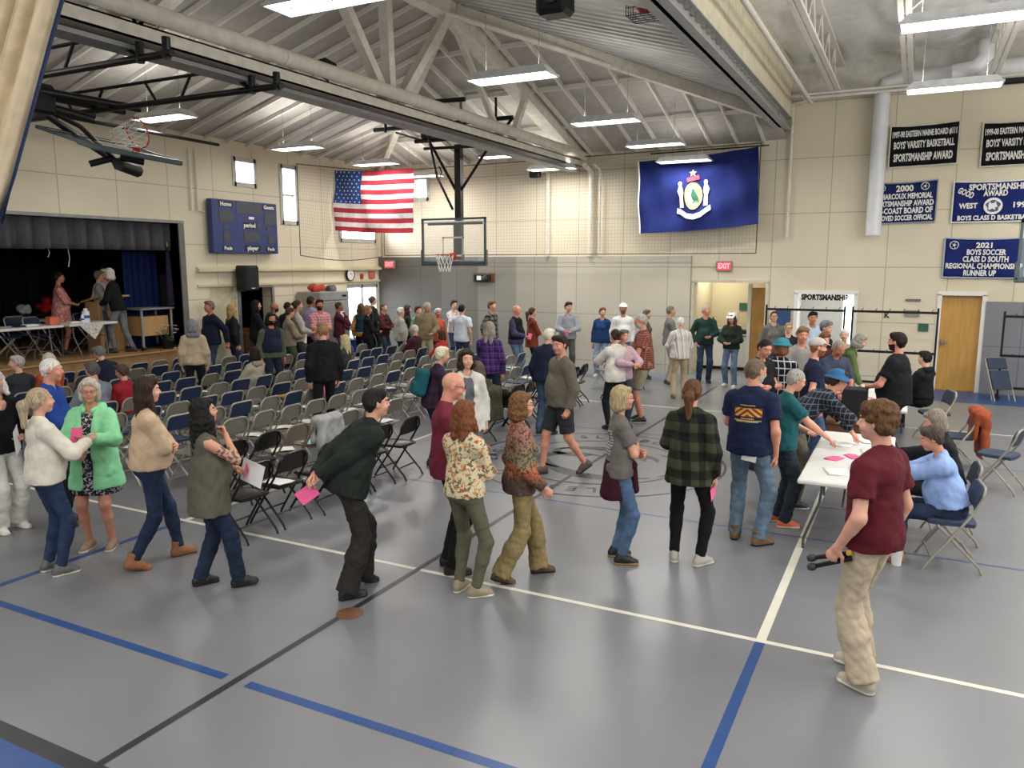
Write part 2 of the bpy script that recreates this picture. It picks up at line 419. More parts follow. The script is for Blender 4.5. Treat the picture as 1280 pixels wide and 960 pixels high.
def person(label, pos, yaw, h=1.7, sex='m', build=1.0, lean=0, head=(0, 0), arms=('down', 'down'), feet=None, sit=False,
           top=None, sleeve='long', topopen=False, toplen=.0, loose=1.0, collar=None, under=None, pants=None, pcut='straight',
           dress=None, shoe=None, sole=None, hair='short', hcol='#5a4330', skin=SKIN, hat=None, extra=(), group=None, vest=None,
           beard=None, glasses=None, bend=0, elbow=None, seat=.47, tilt=0., twist=0., apron=None, hood=None, bag=None, tattoo=None):
    s = h/1.75; seed = (hash(label) if False else sum(ord(c)*(i+1) for i, c in enumerate(label))) % 9973
    dist = math.hypot(pos[0], pos[1]); vb = min(.020, max(.0095, dist*.00145)); near = dist < 9.5; mid = dist < 15
    root = empty('person', (pos[0], pos[1], pos[2] if len(pos) > 2 else 0), yaw); tag(root, label, 'person', group)
    fem = sex == 'f'; S = .158 if fem else .182; b = build
    if sit and arms == ('down', 'down'): arms = ('lap', 'lap')
    # ---- joints (for a height of 1.75 m, scaled afterwards)
    Pz = seat+.07 if sit else .945-bend*.10; P0 = A3(0, -.02 if sit else -bend*.06, Pz)
    if feet is None: feet = [(-.11, 0, 0, 6), (.11, .02, 0, -6)] if not sit else [(-.11, .42, 0, 4), (.12, .40, 0, -6)]
    Lr = rot('X', -math.radians(lean)); Lh = rot('X', -math.radians(lean*.45)); Tw = rot('Z', math.radians(twist))
    def T(x, y, z):           # torso point at standing height z
        dz = z-.945; v = A3(x, y, 0)
        w = min(1, max(0, dz/.22)); M = Lh*(1-w)+Lr*w
        base = Lh@A3(0, 0, min(dz, .12))+(Lr@A3(0, 0, dz-.12) if dz > .12 else 0)
        return P0+base+(M@(Tw@v if dz > .2 else v))
    nF = Lr@Tw@A3(0, 1, 0); nX = Lr@Tw@A3(1, 0, 0)
    neckb = T(0, -.012, 1.475); hd = math.radians(head[0]); hpi = math.radians(head[1])
    HR = rot('Z', hd)@rot('X', -hpi-math.radians(lean*.45))@rot('Y', math.radians(tilt))
    nk = neckb+(Lr@A3(0, .010, .03))+HR@A3(0, .012, .055)
    HC = nk+HR@A3(0, .012, .085)
    sh = [T(-S*.97, -.005, 1.385), T(S*.97, -.005, 1.385)]; hip = [P0+A3(-.088, 0, -.03), P0+A3(.088, 0, -.03)]
    el, wr, hnd = [], [], []
    for i, sg in enumerate((-1, 1)):
        a = arms[i]; spec = ARMS[a] if isinstance(a, str) else a
        tgt = A3(*spec[0]); pole = A3(*spec[1]); pn = A3(*spec[3]) if len(spec) > 3 else A3(-1, 0, 0)
        tgt[0] *= sg; pole[0] *= sg; pn[0] *= sg
        if isinstance(a, str) and not sit:       # preset targets move with the torso
            rel = tgt-A3(0, 0, .945); w = .25 if a in ('down', 'swingf', 'swingb') else 1.
            tgt = P0+(Lr@Tw@rel if w == 1 else rel*(1-w)+w*(Lr@rel)); tgt = tgt+(sh[i]-A3(sg*S, 0, 1.385)-(P0-A3(0, 0, .945)))*(.75 if w < 1 else 0)
        elif isinstance(a, str): tgt = tgt
        e, w_ = ik(sh[i], tgt, .285, .250, pole); el.append(e); wr.append(w_); hnd.append((unit(w_-e), pn, spec[2] if len(spec) > 2 else 25))
    kn, an = [], []
    for i, ft in enumerate(feet):
        fy = math.radians(ft[3]); fd = A3(-math.sin(fy), math.cos(fy), 0)
        ank = A3(ft[0], ft[1], ft[2]+.085); k, a_ = ik(hip[i], ank, .435, .425, fd+(A3(0, 0, .6) if sit else 0)); kn.append(k); an.append(a_)
    # ---- body
    def torso(F, e=0., cuts=(), lo=.90, up=True, ko=.04, hem=None, flare=0.):
        bb = .5+b*.5
        F.cone(T(-.062, -.005, .95), T(.062, -.005, .95), .105*bb+e, .105*bb+e, ko, nF, 1.1/bb, cuts)
        F.cone(T(0, .004, 1.0), T(0, .012*b, 1.16), (.13 if not fem else .128)*b+e, (.128 if not fem else .108)*b+e, ko, nF, 1.18/(.4+.6*b), cuts)
        F.cone(T(0, .0, 1.14), T(0, -.004, 1.31), (.128 if not fem else .108)*b+e, (.155 if not fem else .133)*bb+e, ko, nF, 1.3, cuts)
        F.cone(T(-S*.60, -.006, 1.37), T(S*.60, -.006, 1.37), .068+e*.8, .068+e*.8, ko, None, 1, cuts)
        for sg in (-1, 1):
            F.cone(T(sg*.02, -.016, 1.468), T(sg*S*.80, -.010, 1.392), .047+e*.6, .050+e*.7, .03, None, 1, cuts)
            F.cone(T(sg*.055, -.055, .94), T(sg*.055, -.06, .95), .082*bb+e*.7, .08*bb+e*.7, .03, None, 1, cuts)
            if fem: F.cone(T(sg*.062, .075, 1.275), T(sg*.064, .085, 1.255), .056*bb+e*.7, .056*bb+e*.7, .03, None, 1, cuts)
        if b > 1.05: F.cone(T(0, .04+.05*(b-1), 1.06), T(0, .05+.05*(b-1), 1.13), .125*b+e, .12*b+e, .04, None, 1, cuts)
    F = Field(); torso(F, -.012 if top or dress else 0)
    F.cone(neckb, nk+HR@A3(0, -.012, .03), .056 if not fem else .049, .053 if not fem else .045, .02)
    for i in (0, 1):
        F.cone(sh[i], el[i], .048*(.6+.4*b), .040, .03); F.cone(el[i], wr[i], .041, .027, .02)
        F.cone(el[i]+(wr[i]-el[i])*.08, el[i]+(wr[i]-el[i])*.4, .043, .036, .02)
        F.cone(hip[i], kn[i], (.082 if not pants or pcut in ('shorts', 'none') else .066)*(.5+.5*b), .054 if not pants or pcut in ('shorts', 'none') else .046, .03); F.cone(kn[i], kn[i]+(an[i]-kn[i])*.35, .050, .050, .03); F.cone(kn[i]+(an[i]-kn[i])*.35, an[i], .047, .034, .03)
        F.cone(an[i], an[i]+rot('Z', math.radians(feet[i][3]))@rot('X', math.radians(feet[i][4] if len(feet[i]) > 4 else 0))@A3(0, .07, -.045), .033, .022, .01)
    FH = Field(); FH.p = list(F.p)
    g = .004 if vb > .015 else 0
    H = lambda x, y, z: HC+HR@A3(x, y, z)
    fw = .93 if fem else 1.0
    FH.ell(H(0, -.012, .022), (.074*fw+.001, .094, .088), HR, .02)
    FH.ell(H(0, .020, -.045), (.056*fw, .062, .066), HR, .03); FH.cone(H(0, .060, -.088), H(0, .062, -.086), .020, .020, .025)
    FH.cone(H(-.032, .060, -.030), H(.032, .060, -.030), .026, .026, .02)
    FH.cone(H(-.030, .074, .030), H(.030, .074, .030), .012, .012, .015)
    FH.cone(H(0, .083, .012), H(0, .100, -.018), .008, .011, .008); FH.cone(H(-.010, .092, -.022), H(.010, .092, -.022), .009, .009, .006)
    FH.cone(H(-.016, .084, -.048), H(.016, .084, -.048), .0075, .0075, .006); FH.cone(H(-.012, .083, -.058), H(.012, .083, -.058), .008, .008, .005)
    for sg in (-1, 1):
        FH.cone(H(sg*.030, .096, .008), H(sg*.034, .094, .008), .011, .011, .012, op=1); FH.ell(H(sg*.031, .074, .007), (.014, .013, .011), HR, .004)
        FH.ell(H(sg*.075*fw, -.008, -.002), (.011, .020, .032), HR, .008)
    parts = []; hb = (HC-.15*A3(1, 1, 1.2), HC+.15); vh = max(.0042, vb*.42) if mid else vb*.6
    skips = [(hb[0]+vb*.8, hb[1]-vb*.8)]; fine = [(mesh_field(FH, vh, box=hb))]
    hands = []
    for i, sg in enumerate((-1, 1)):
        d, pn, curl = hnd[i]; pn = unit(pn-d*(pn@d)); sd = np.cross(d, pn)*(1 if sg < 0 else -1)
        # thumb side: for a hand hanging with the palm inwards the thumb points forward
        HF = Field(); w0 = wr[i]; fr = .0 if mid else .003
        HF.cone(w0-d*.03, w0+d*.02, .027, .025, .01); HF.cone(w0+d*.02, w0+d*.075, .030, .039, .012, pn, 2.1)
        for j, (off, ln) in enumerate(((.029, .072), (.010, .080), (-.010, .074), (-.028, .058))):
            p = w0+d*(.078-.006*abs(j-1))+sd*off; ang = math.radians(curl*.6+j*3)
            q = d
            for m_, fr_ in ((.45, .0), (.32, .0), (.23, 0)):
                q = unit(d*math.cos(ang)+pn*math.sin(ang)+sd*(.12-.08*j)*.6); p2 = p+q*ln*m_
                HF.cone(p, p2, .0095+fr-.0012*(m_ < .4), .0085+fr-.001*(m_ < .3), .003); p = p2; ang += math.radians(curl)
        t0 = w0+d*.022+sd*.022; t1 = t0+unit(d*.6+sd*.9+pn*.35)*.038; t2 = t1+unit(d*.95+sd*.25+pn*.4)*.048
        HF.cone(t0, t1, .014+fr, .0115+fr, .008); HF.cone(t1, t2, .0115+fr, .009+fr, .003)
        hands.append(dict(w=w0, d=d, n=pn, s=sd, tip=w0+d*.09+pn*.025))
        vhnd = .0042 if near else (.006 if mid else .009); lo_, hi_ = HF.bounds(.012)
        fine.append(mesh_field(HF, vhnd))
    vsb = mesh_field(F, vb*1.15, skip=skips)
    xf = lambda v: v*s
    HRi = HR.T
    def face_mat(c):
        q = (c-HC)@HR; o = np.zeros(len(c), int); m = np.linalg.norm(q, axis=1) < .2
        lips = m & (np.abs(q[:, 2]+.053) < .0075) & (np.abs(q[:, 0]) < .022) & (q[:, 1] > .075); o[lips] = 1
        brow = m & (np.abs(q[:, 2]-.029) < .0036) & (np.abs(np.abs(q[:, 0])-.032) < .017) & (q[:, 1] > .06); o[brow] = 2
        eye = m & (np.abs(q[:, 2]-.006) < .0048) & (np.abs(np.abs(q[:, 0])-.031) < .011) & (q[:, 1] > .070)
        o[eye] = 3; o[eye & (np.abs(np.abs(q[:, 0])-.031) < .0055)] = 4
        if tattoo is not None:
            ab = el[tattoo]-sh[tattoo]; t_ = ((c-sh[tattoo])@ab)/(ab@ab); dd_ = np.linalg.norm(c-sh[tattoo]-t_[:, None]*ab, axis=1)
            o[(t_ > .35) & (t_ < 1.05) & (dd_ < .075) & (np.sin(c[:, 2]*120+3*np.sin(c[:, 0]*90))+np.sin(c[:, 1]*130+2*np.sin(c[:, 2]*70)) > .1)] = 5
        if beard:
            br = m & (q[:, 1] > -.005) & (q[:, 2] < -.032+.25*np.maximum(0, .05-q[:, 1])) & ~lips & (q[:, 2] > -.125); o[br] = 2
        return o
    sk = skin_mat(skin); hm = hair_mat(hcol); bm = hair_mat(beard) if beard and beard is not True else hm
    c = hexc(skin); lipm = plain('lips', (c[0]*.8, c[1]*.5, c[2]*.5), .45)
    body = mk_mesh('body', [vsb]+fine, [sk, lipm, bm, plain('eye_white', (.62, .6, .57), .3), plain('iris', (.04, .028, .02), .25)]+([plain('tattoo_ink', (.09, .075, .075), .6)] if tattoo is not None else []), root, face_mat, xf)
    amp = .0050
    # ---- lower garment
    if pants and pcut != 'none':
        F = Field(); cut = [(T(0, 0, 1.055), unit(T(0, 0, 1.1)-T(0, 0, 1.0)))]; e = {'slim': .006, 'straight': .014, 'wide': .02, 'shorts': .022}[pcut]
        torso2 = Field(); torso(torso2, .008, cut); F.p = torso2.p[:2]+[q for q in torso2.p[4:] if q[1][2] < 1.0 or sit][:0]
        bb = .5+b*.5
        for sg in (-1, 1): F.cone(T(sg*.055, -.055, .94), T(sg*.055, -.06, .95), .086*bb, .084*bb, .03)
        for i in (0, 1):
            r0, r1, r2 = .080*(.5+.5*b)+e*.6, .053+e*.7, {'slim': .046, 'straight': .062, 'wide': .092, 'shorts': .07}[pcut]
            if pcut == 'shorts':
                kk = hip[i]+(kn[i]-hip[i])*.86; dd = unit(kn[i]-hip[i]); F.cone(hip[i], kn[i], r0+.01, r1+.022, .03, None, 1, [(kk, dd)])
            else:
                F.cone(hip[i], kn[i], r0, r1, .035); dd = unit(an[i]-kn[i]); bot = an[i]-dd*(.0 if pcut != 'slim' else .03)
                F.cone(kn[i], an[i]+dd*.05, r1, r2, .03, None, 1, [(bot+dd*.02, dd)]); F.cone(kn[i], kn[i]+(an[i]-kn[i])*.4, r1, max(r2, .054+e*.5), .03)
        mk_mesh('jeans' if 'denim' in pants.name else ('shorts' if pcut == 'shorts' else 'trousers'), [mesh_field(F, vb, amp*(1.3 if pcut != 'slim' else .8), seed, 52, .6)], [pants], root, None, xf)
    # ---- upper garment
    def garment(name, mat, e, hem, slv, op=False, neck=.062, flare=0., wamp=amp, mats=None, mi=None, upper=True):
        F = Field(); up = unit(T(0, 0, 1.3)-T(0, 0, 1.0)); dn = unit(T(0, 0, 1.0)-T(0, 0, 1.2))
        hc = [(T(0, 0, hem), -unit(T(0, 0, .95+.2)-T(0, 0, .945)))] if hem < 1.3 else []
        torso(F, e, hc)
        if not sit or hem > .99:
            bb = .5+b*.5; r_ = (.177 if not fem else .169)*bb+e
            F.cone(T(0, .004, 1.12), T(0, -.008, hem-.16), r_*.98, r_+flare, .04, nF, 1.34/bb, hc)
        for i in (0, 1):
            ee = e+.004; se = (el[i]-sh[i])
            if slv == 'none': continue
            if slv == 'short':
                p = sh[i]+se*.62; F.cone(sh[i], el[i], .054*(.6+.4*b)+ee, .056+ee, .03, None, 1, [(p, unit(se))])
            elif slv == 'elbow':
                F.cone(sh[i], el[i], .054*(.6+.4*b)+ee, .050+ee, .03)
            else:
                fe = wr[i]-el[i]; F.cone(sh[i], el[i], .052*(.6+.4*b)+ee, .046+ee, .03); k_ = 1. if slv == 'long' else .45
                F.cone(el[i], wr[i]+fe*.1, .047+ee, .031+ee*.8, .025, None, 1, [(el[i]+fe*k_, unit(fe))])
        F.cone(T(0, .014, 1.475), T(0, .014, 1.62), neck-.004, neck+.02, .01, None, 1, (), 1)
        if op: F.box(T(0, .22, 1.1), (.055, .16, .5), Lr@Tw, .03, .02, 1)
        return mk_mesh(name, [mesh_field(F, vb, wamp, seed+len(name), 46, .42)], [mat], root, mi, xf)
    hem0 = 1.0 if sit else .885
    if under: garment('shirt', under, .008, .92, 'none' if sleeve != 'long' else 'none', neck=.07)
    if dress: garment('dress', dress, .010, .60 if not sit else .95, 'none' if top else sleeve, flare=.10 if not topopen else .05, neck=.085)
    if top: garment('jacket' if topopen else ('sweater' if loose > 1.3 else 'shirt'), top, .010*loose, hem0-toplen, sleeve, topopen, flare=.012*loose+(.06 if topopen else .03 if toplen > .05 else 0), wamp=amp*(.8+.3*loose))
    if vest: garment('vest', vest, .022, 1.0 if not sit else 1.02, 'none', False)
    if collar:
        F = Field(); cc = T(0, .0, 1.478)
        F.cone(cc-(Lr@A3(0, 0, .018)), cc+(Lr@A3(0, .012, .020)), .070, .064, .01, None, 1); F.cone(cc+(Lr@A3(0, .02, -.05)), cc+(Lr@A3(0, .03, .08)), .052, .058, .004, None, 1, (), 1)
        F.p[0] = F.p[0][:8]+([(cc+(Lr@A3(0, 0, .028)), Lr@A3(0, 0, 1)), (cc-(Lr@A3(0, 0, .03)), Lr@A3(0, 0, -1))],)+F.p[0][9:]
        mk_mesh('collar', [mesh_field(F, min(vb, .011))], [collar], root, None, xf)
    if apron:                      # garment tied round the waist
        F = Field(); F.cone(T(0, -.02, 1.02), A3(0, -.06, .70), .145*b, .16*b, .03, nF, 1.15, [(A3(0, 0, .66), A3(0, 0, -1)), (T(0, .04, .9), A3(.1, .99, 0)), (T(0, 0, 1.04), A3(0, 0, 1))])
        F.cone(T(.02, .13, 1.0), T(.05, .15, .74), .028, .036, .02); F.cone(T(-.10, .09, 1.01), T(.10, .12, 1.0), .03, .03, .02)
        mk_mesh('waist_sweater', [mesh_field(F, vb, .006, seed, 16, .3)], [apron], root, None, xf)
    if hood:
        F = Field(); F.cone(T(-.07, -.07, 1.46), T(.07, -.07, 1.46), .055, .055, .04); F.cone(T(-.08, -.02, 1.47), T(-.05, .07, 1.45), .03, .025, .03); F.cone(T(.08, -.02, 1.47), T(.05, .07, 1.45), .03, .025, .03)
        F.cone(neckb, nk, .05, .05, .01, None, 1, (), 1)
        mk_mesh('hood', [mesh_field(F, vb, .004, seed)], [hood], root, None, xf)
    # ---- shoes
    if shoe:
        for i, ft in enumerate(feet):
            fy = math.radians(ft[3]); pt = math.radians(ft[4] if len(ft) > 4 else 0); a = an[i]
            R = rot('Z', fy)@rot('X', pt); q = lambda x, y, z: a+R@A3(x, y, z)
            F = Field(); F.cone(q(0, -.045, -.045), q(0, .03, -.045), .036, .040, .03); F.cone(q(0, .03, -.048), q(0, .13, -.055), .040, .034, .03, R@A3(0, 0, 1), 1.25)
            F.cone(q(0, -.025, -.03), q(0, -.02, .0), .040, .038, .03); F.cone(q(0, .0, -.02), q(0, .07, -.035), .038, .036, .03)
            F.p = [z[:8]+([(q(0, 0, -.082), R@A3(0, 0, -1))],)+z[9:] for z in F.p]
            F.cone(q(0, -.040, -.074), q(0, .125, -.074), .041, .043, .006, None, 1, [(q(0, 0, -.085), R@A3(0, 0, -1)), (q(0, 0, -.063), R@A3(0, 0, 1))])
            if 'boot' in shoe.name: F.cone(q(0, -.015, 0), q(0, -.02, .08), .045, .05, .02, None, 1, [(q(0, 0, .07), R@A3(0, 0, 1))])
            mk_mesh('shoe', [mesh_field(F, min(vb, .012) if near else vb*.8)], [shoe, sole or shoe], root, lambda c, a=a, R=R: (((c-a)@R)[:, 2] < -.062).astype(int), xf)
    # ---- hair
    def strands(am, f=1.):
        def fn(P):
            q = (P-HC)@HR; th = np.arctan2(q[:, 0], -q[:, 1]+.001); r = np.hypot(q[:, 0], q[:, 1])
            return am*(np.sin(th*23*f+q[:, 2]*30)+.6*np.sin(th*41*f-q[:, 2]*22+1.))*np.minimum(1, r/.05)
        return fn
    def curls(am):
        def fn(P):
            q = (P-HC)@HR*95; return am*(np.sin(q[:, 0]+np.sin(q[:, 2]*.8)*2)*np.sin(q[:, 1]+1.3*np.sin(q[:, 0]*.7))+np.sin(q[:, 2]*1.1+q[:, 0]*.5)*.7)
        return fn
    vhr = max(.006, vb*.6)
    hl = [(H(0, .078, .072), HR@A3(0, .66, -.75))]           # hairline plane, forehead to nape
    if hair and hair != 'bald':
        F = Field(); fn = strands(.0022)
        if hair in ('short', 'crop', 'fringe', 'thin', 'mop', 'bun', 'pony', 'bob', 'long', 'wavy', 'curly', 'curlylong', 'longback'):
            ex = {'crop': .003, 'short': .009, 'thin': .003, 'mop': .020, 'bun': .006, 'pony': .007, 'fringe': .006}.get(hair, .014)
            F.ell(H(0, -.016-ex*.7, .026+ex*.3), (.076+ex*.8, .096+ex*.4, .090+ex), HR, .02, hl)
            if hair in ('short', 'crop', 'thin', 'mop', 'bun', 'pony'):
                for sg in (-1, 1): F.cone(H(sg*.040, -.055, .0), H(sg*.034, -.062, -.040), .044+ex*.5, .030+ex*.3, .02); F.cone(H(sg*.070, .006, .03), H(sg*.071, .008, .002), .010+ex*.5, .007, .012)
            if hair == 'fringe': F.cone(H(0, .01, .12), H(0, .02, .12), .085, .085, .02, None, 1, (), 1)
            if hair in ('short', 'mop'): F.cone(H(-.045, .040, .086), H(.05, .036, .086), .030+ex*.5, .028+ex*.5, .03)
            if hair == 'mop':
                for k_ in range(12):
                    a_ = k_*.52; F.cone(H(.06*math.sin(a_), -.02+.07*math.cos(a_), .07+.02*math.sin(k_*2.3)), H(.085*math.sin(a_), -.02+.095*math.cos(a_), .045+.03*math.sin(k_*1.7)), .026, .018, .015)
                F.cone(H(-.06, -.05, -.03), H(.06, -.05, -.03), .045, .045, .03); fn = curls(.0035)
        if hair == 'bun': F.cone(H(0, -.10, .035), H(0, -.115, .04), .036, .034, .012)
        if hair == 'pony': F.cone(H(0, -.10, .01), H(0, -.15, -.03), .028, .040, .02); F.cone(H(0, -.15, -.03), H(0, -.155, -.22), .046, .022, .03)
        if hair in ('bob', 'long', 'wavy', 'curly', 'curlylong', 'longback'):
            low = {'bob': -.095, 'curly': -.09, 'wavy': -.17, 'long': -.26, 'curlylong': -.40, 'longback': -.30}[hair]; w = {'curlylong': .075, 'curly': .06, 'wavy': .055}.get(hair, .045)
            dnv = HR@A3(0, 0, 1); dnv = unit(dnv*.3+A3(0, 0, .7)+Lr@A3(0, 0, .3))
            for sg in (-1, 1):
                F.cone(H(sg*.058, -.015, .03), H(sg*.064, -.012, -.07), .040, w*.85, .03); F.cone(H(sg*.030, -.055, .02), H(sg*.04, -.065, -.08), .055, w+.01, .03)
                if low < -.12:
                    p0 = H(sg*.045, -.055, -.08); p1 = p0-dnv*(-low-.06)-Lr@A3(0, .04, 0); F.cone(p0, p1, w+.008, w*.7, .03)
                    if hair != 'longback': p0 = H(sg*.070, .0, -.07); F.cone(p0, p0-dnv*(-low-.10)+Lr@A3(sg*.02, .035, 0), w*.75, w*.45, .03)
            F.cone(H(0, .095, -.02), H(0, .14, -.04), .062, .07, .02, None, 1, (), 1)
            F.cone(H(0, .14, .03), H(0, .15, -.14), .078, .078, .015, None, 1, (), 1)
            if 'curly' in hair or hair == 'wavy': fn = curls(.005 if 'curly' in hair else .003)
            F.cone(H(-.03, .062, .085), H(.045, .05, .085), .022, .020, .02)
        mk_mesh('hair', [mesh_field(F, vhr, noise_fn=fn if mid else None)], [hm], root, None, xf)
    if hat:
        kind, hmt = hat; F = Field(); hp = [(H(0, 0, .034), HR@A3(0, .18, -.98))]
        if kind == 'beanie': F.ell(H(0, -.02, .04), (.093, .112, .100), HR, .01, [(H(0, 0, .028), HR@A3(0, .35, -.94))])
        else: F.ell(H(0, -.018, .040), (.095, .114, .094), HR, .01, hp)
        if kind == 'cap': F.cone(H(-.035, .085, .062), H(.035, .085, .062), .060, .060, .01, HR@A3(0, .25, .97), 7.)
        if kind == 'bucket': F.cone(H(0, -.015, .060), H(0, -.015, .01), .100, .150, .01, None, 1.0, [(H(0, 0, .060), HR@A3(0, 0, 1)), (H(0, 0, .014), HR@A3(0, 0, -1))])
        mk_mesh({'cap': 'baseball_cap', 'beanie': 'beanie', 'bucket': 'bucket_hat'}[kind], [mesh_field(F, max(.006, vb*.5))], [hmt], root, None, xf)
    if glasses:
        m_ = MB(); c2 = lambda x, y, z: tuple(H(x, y, z)*s); rr = .0022 if near else .004
        for sg in (-1, 1):
            m_.tube([c2(sg*.033+.021*math.cos(t), .098, .006+.016*math.sin(t)) for t in np.linspace(0, 2*PI, 13)[:-1]], rr, 5, closed=True)
            m_.tube([c2(sg*.054, .096, .010), c2(sg*.080, .02, .012), c2(sg*.082, -.02, .006)], rr, 5)
        m_.tube([c2(-.012, .10, .010), c2(.012, .10, .010)], rr, 5); m_.build('eyeglasses', plain('eyeglass_frame', glasses, .3), root)
    if bag:
        F = Field(); F.box(T(0, -.22, 1.20), (.14, .085, .20), Lr, .07, .03); F.box(T(0, -.30, 1.12), (.10, .04, .09), Lr, .03, .03)
        pk = tag(mk_mesh('backpack', [mesh_field(F, vb, .004, seed)], [bag], None, None, lambda v: v*s), None)
        pk.location = root.location; pk.rotation_euler = root.rotation_euler; hands.append(pk)
    M = np.array([[math.cos(yaw), -math.sin(yaw), 0], [math.sin(yaw), math.cos(yaw), 0], [0, 0, 1]])
    base = A3(*root.location); world = lambda v: base+M@(np.array(v)*s)
    return dict(root=root, s=s, W=world, Wd=lambda v: M@v, hands=hands, T=T, H=H, HR=HR, M=M)
# ---------------------------------------------------------------- the hall
XL, YB, XR, YF = -14.3, 19.35, 6.5, -4.0
EAVE, SL, XRG, XBM = 5.55, .295, -7.9, -2.9
def wallpaint(name, col, dark=.72, panel=True, axis='x', off=(0, 0)):
    m, t, N, L, b = nt(name); setp(b, Roughness=.75)
    tc = N.new('ShaderNodeTexCoord'); co = tc.outputs['Object']; sx = N.new('ShaderNodeSeparateXYZ'); L.new(co, sx.inputs[0])
    n = noise(N, L, co, .6, 4); r = ramp(N, L, n.outputs[0], [(.3, tuple(c*.94 for c in col)), (.7, tuple(min(1, c*1.04) for c in col))])
    out = r.outputs[0]
    if panel:
        u = sx.outputs[0] if axis == 'x' else sx.outputs[1]; lines = None
        for v, st, o_ in ((u, 1.22, off[0]), (sx.outputs[2], 1.22, off[1])):
            fr = math_n(N, L, 'FRACT', math_n(N, L, 'DIVIDE', math_n(N, L, 'SUBTRACT', v, o_-12.2), st))
            g = math_n(N, L, 'LESS_THAN', math_n(N, L, 'ABSOLUTE', math_n(N, L, 'SUBTRACT', fr, .5)), .0075)
            lines = g if lines is None else math_n(N, L, 'MAXIMUM', lines, g)
        out = mixc(N, L, math_n(N, L, 'MULTIPLY', lines, .6), out, tuple(c*.35 for c in col))
    L.new(out, b.inputs['Base Color']); return m
BEIGE = hexc('#d9cfb7'); GRAYW = hexc('#aba79f')
M_back = wallpaint('painted_wall_panels', BEIGE, axis='x', off=(.0, 0.22+.61))
M_low = wallpaint('painted_wall_panels_grey', hexc('#bfb9a9'), axis='x', off=(0, .22+.61))
M_left = wallpaint('painted_side_wall', BEIGE, axis='y', off=(.3, .83+.5))
M_flat = wallpaint('painted_block', hexc('#c9bf9f'), panel=False)
M_white = plain('white_trim', '#e6e4de', .5, var=.03); M_grey = plain('grey_metal', '#8b8c8c', .45, .3); M_black = plain('black_steel', '#0d0d0f', .4, .2, var=.2)
M_darkgrey = plain('dark_grey_metal', '#3a3b3d', .5, .3); M_cream = plain('cream_paint', '#dad3c4', .55); M_roof = plain('ceiling_panel', '#b3aea7', .85, var=.08)
M_purlin = plain('purlin_paint', '#dad5cc', .6, var=.05); M_padgrey = wallpaint('grey_wall_pad', hexc('#81838a'), panel=True, off=(.2, .4))
M_wood = None
def wood(name, c1, c2, rough=.45, scale=(1, 14, 1)):
    m, t, N, L, b = nt(name); setp(b, Roughness=rough); tc = N.new('ShaderNodeTexCoord'); mp = N.new('ShaderNodeMapping'); mp.inputs['Scale'].default_value = scale
    L.new(tc.outputs['Object'], mp.inputs[0]); n = noise(N, L, mp.outputs[0], 2.2, 4); r = ramp(N, L, n.outputs[0], [(.3, hexc(c1)), (.7, hexc(c2))]); L.new(r.outputs[0], b.inputs['Base Color']); return m
M_door = wood('oak_door', '#b5873f', '#c99c54', .4, (6, 6, .7)); M_stage = wood('stage_boards', '#a9845a', '#c29a6c', .22, (1, 10, 1)); M_brown = wood('brown_wood', '#5a3d28', '#6d4b33', .5, (2, 2, 8))
def holes_wall(name, axis, c0, c1, u0, u1, z0, z1, holes, mat, kind='structure'):
    us = sorted({u0, u1, *[h[0] for h in holes], *[h[1] for h in holes]}); zs = sorted({z0, z1, *[h[2] for h in holes], *[h[3] for h in holes]})
    us = [u for u in us if u0 <= u <= u1]; zs = [z for z in zs if z0 <= z <= z1]; m = MB()
    for i in range(len(us)-1):
        run = None
        for j in range(len(zs)-1):
            uc, zc = (us[i]+us[i+1])/2, (zs[j]+zs[j+1])/2
            solid = not any(h[0] < uc < h[1] and h[2] < zc < h[3] for h in holes)
            if solid and run is None: run = zs[j]
            if run is not None and (not solid or j == len(zs)-2):
                top = zs[j+1] if solid else zs[j]
                if axis == 'x': m.box((us[i], c0, run), (us[i+1], c1, top))
                else: m.box((c0, us[i], run), (c1, us[i+1], top))
                run = None
    return tag(m.build(name, mat), kind=kind)
def floor_mat():
    m, t, N, L, b = nt('grey_gym_floor'); tc = N.new('ShaderNodeTexCoord'); co = tc.outputs['Object']
    n = noise(N, L, co, .9, 5, .6); r = ramp(N, L, n.outputs[0], [(.3, hexc('#727377')), (.7, hexc('#77787b'))])
    mp = N.new('ShaderNodeMapping'); mp.inputs['Rotation'].default_value = (0, 0, .6); mp.inputs['Scale'].default_value = (1, 6, 1); L.new(co, mp.inputs[0])
    n2 = noise(N, L, mp.outputs[0], 3.5, 6, .7); sc_ = math_n(N, L, 'MULTIPLY', math_n(N, L, 'GREATER_THAN', n2.outputs[0], .74), .03)
    L.new(mixc(N, L, sc_, r.outputs[0], hexc('#c4c6c8')), b.inputs['Base Color'])
    n3 = noise(N, L, co, 2.2, 4, .6); rr = ramp(N, L, n3.outputs[0], [(.3, (.29,)*3), (.75, (.35,)*3)]); L.new(rr.outputs[0], b.inputs['Roughness'])
    n4 = noise(N, L, co, 5, 3); bp = N.new('ShaderNodeBump'); bp.inputs['Strength'].default_value = .02; bp.inputs['Distance'].default_value = .02; L.new(n4.outputs[0], bp.inputs['Height'])
    b.inputs['Specular IOR Level'].default_value = .6
    return m
tag(MB().box((XL-6, YF, -.1), (XR+.3, YB+3.6, 0)).build('floor', floor_mat()), kind='structure')
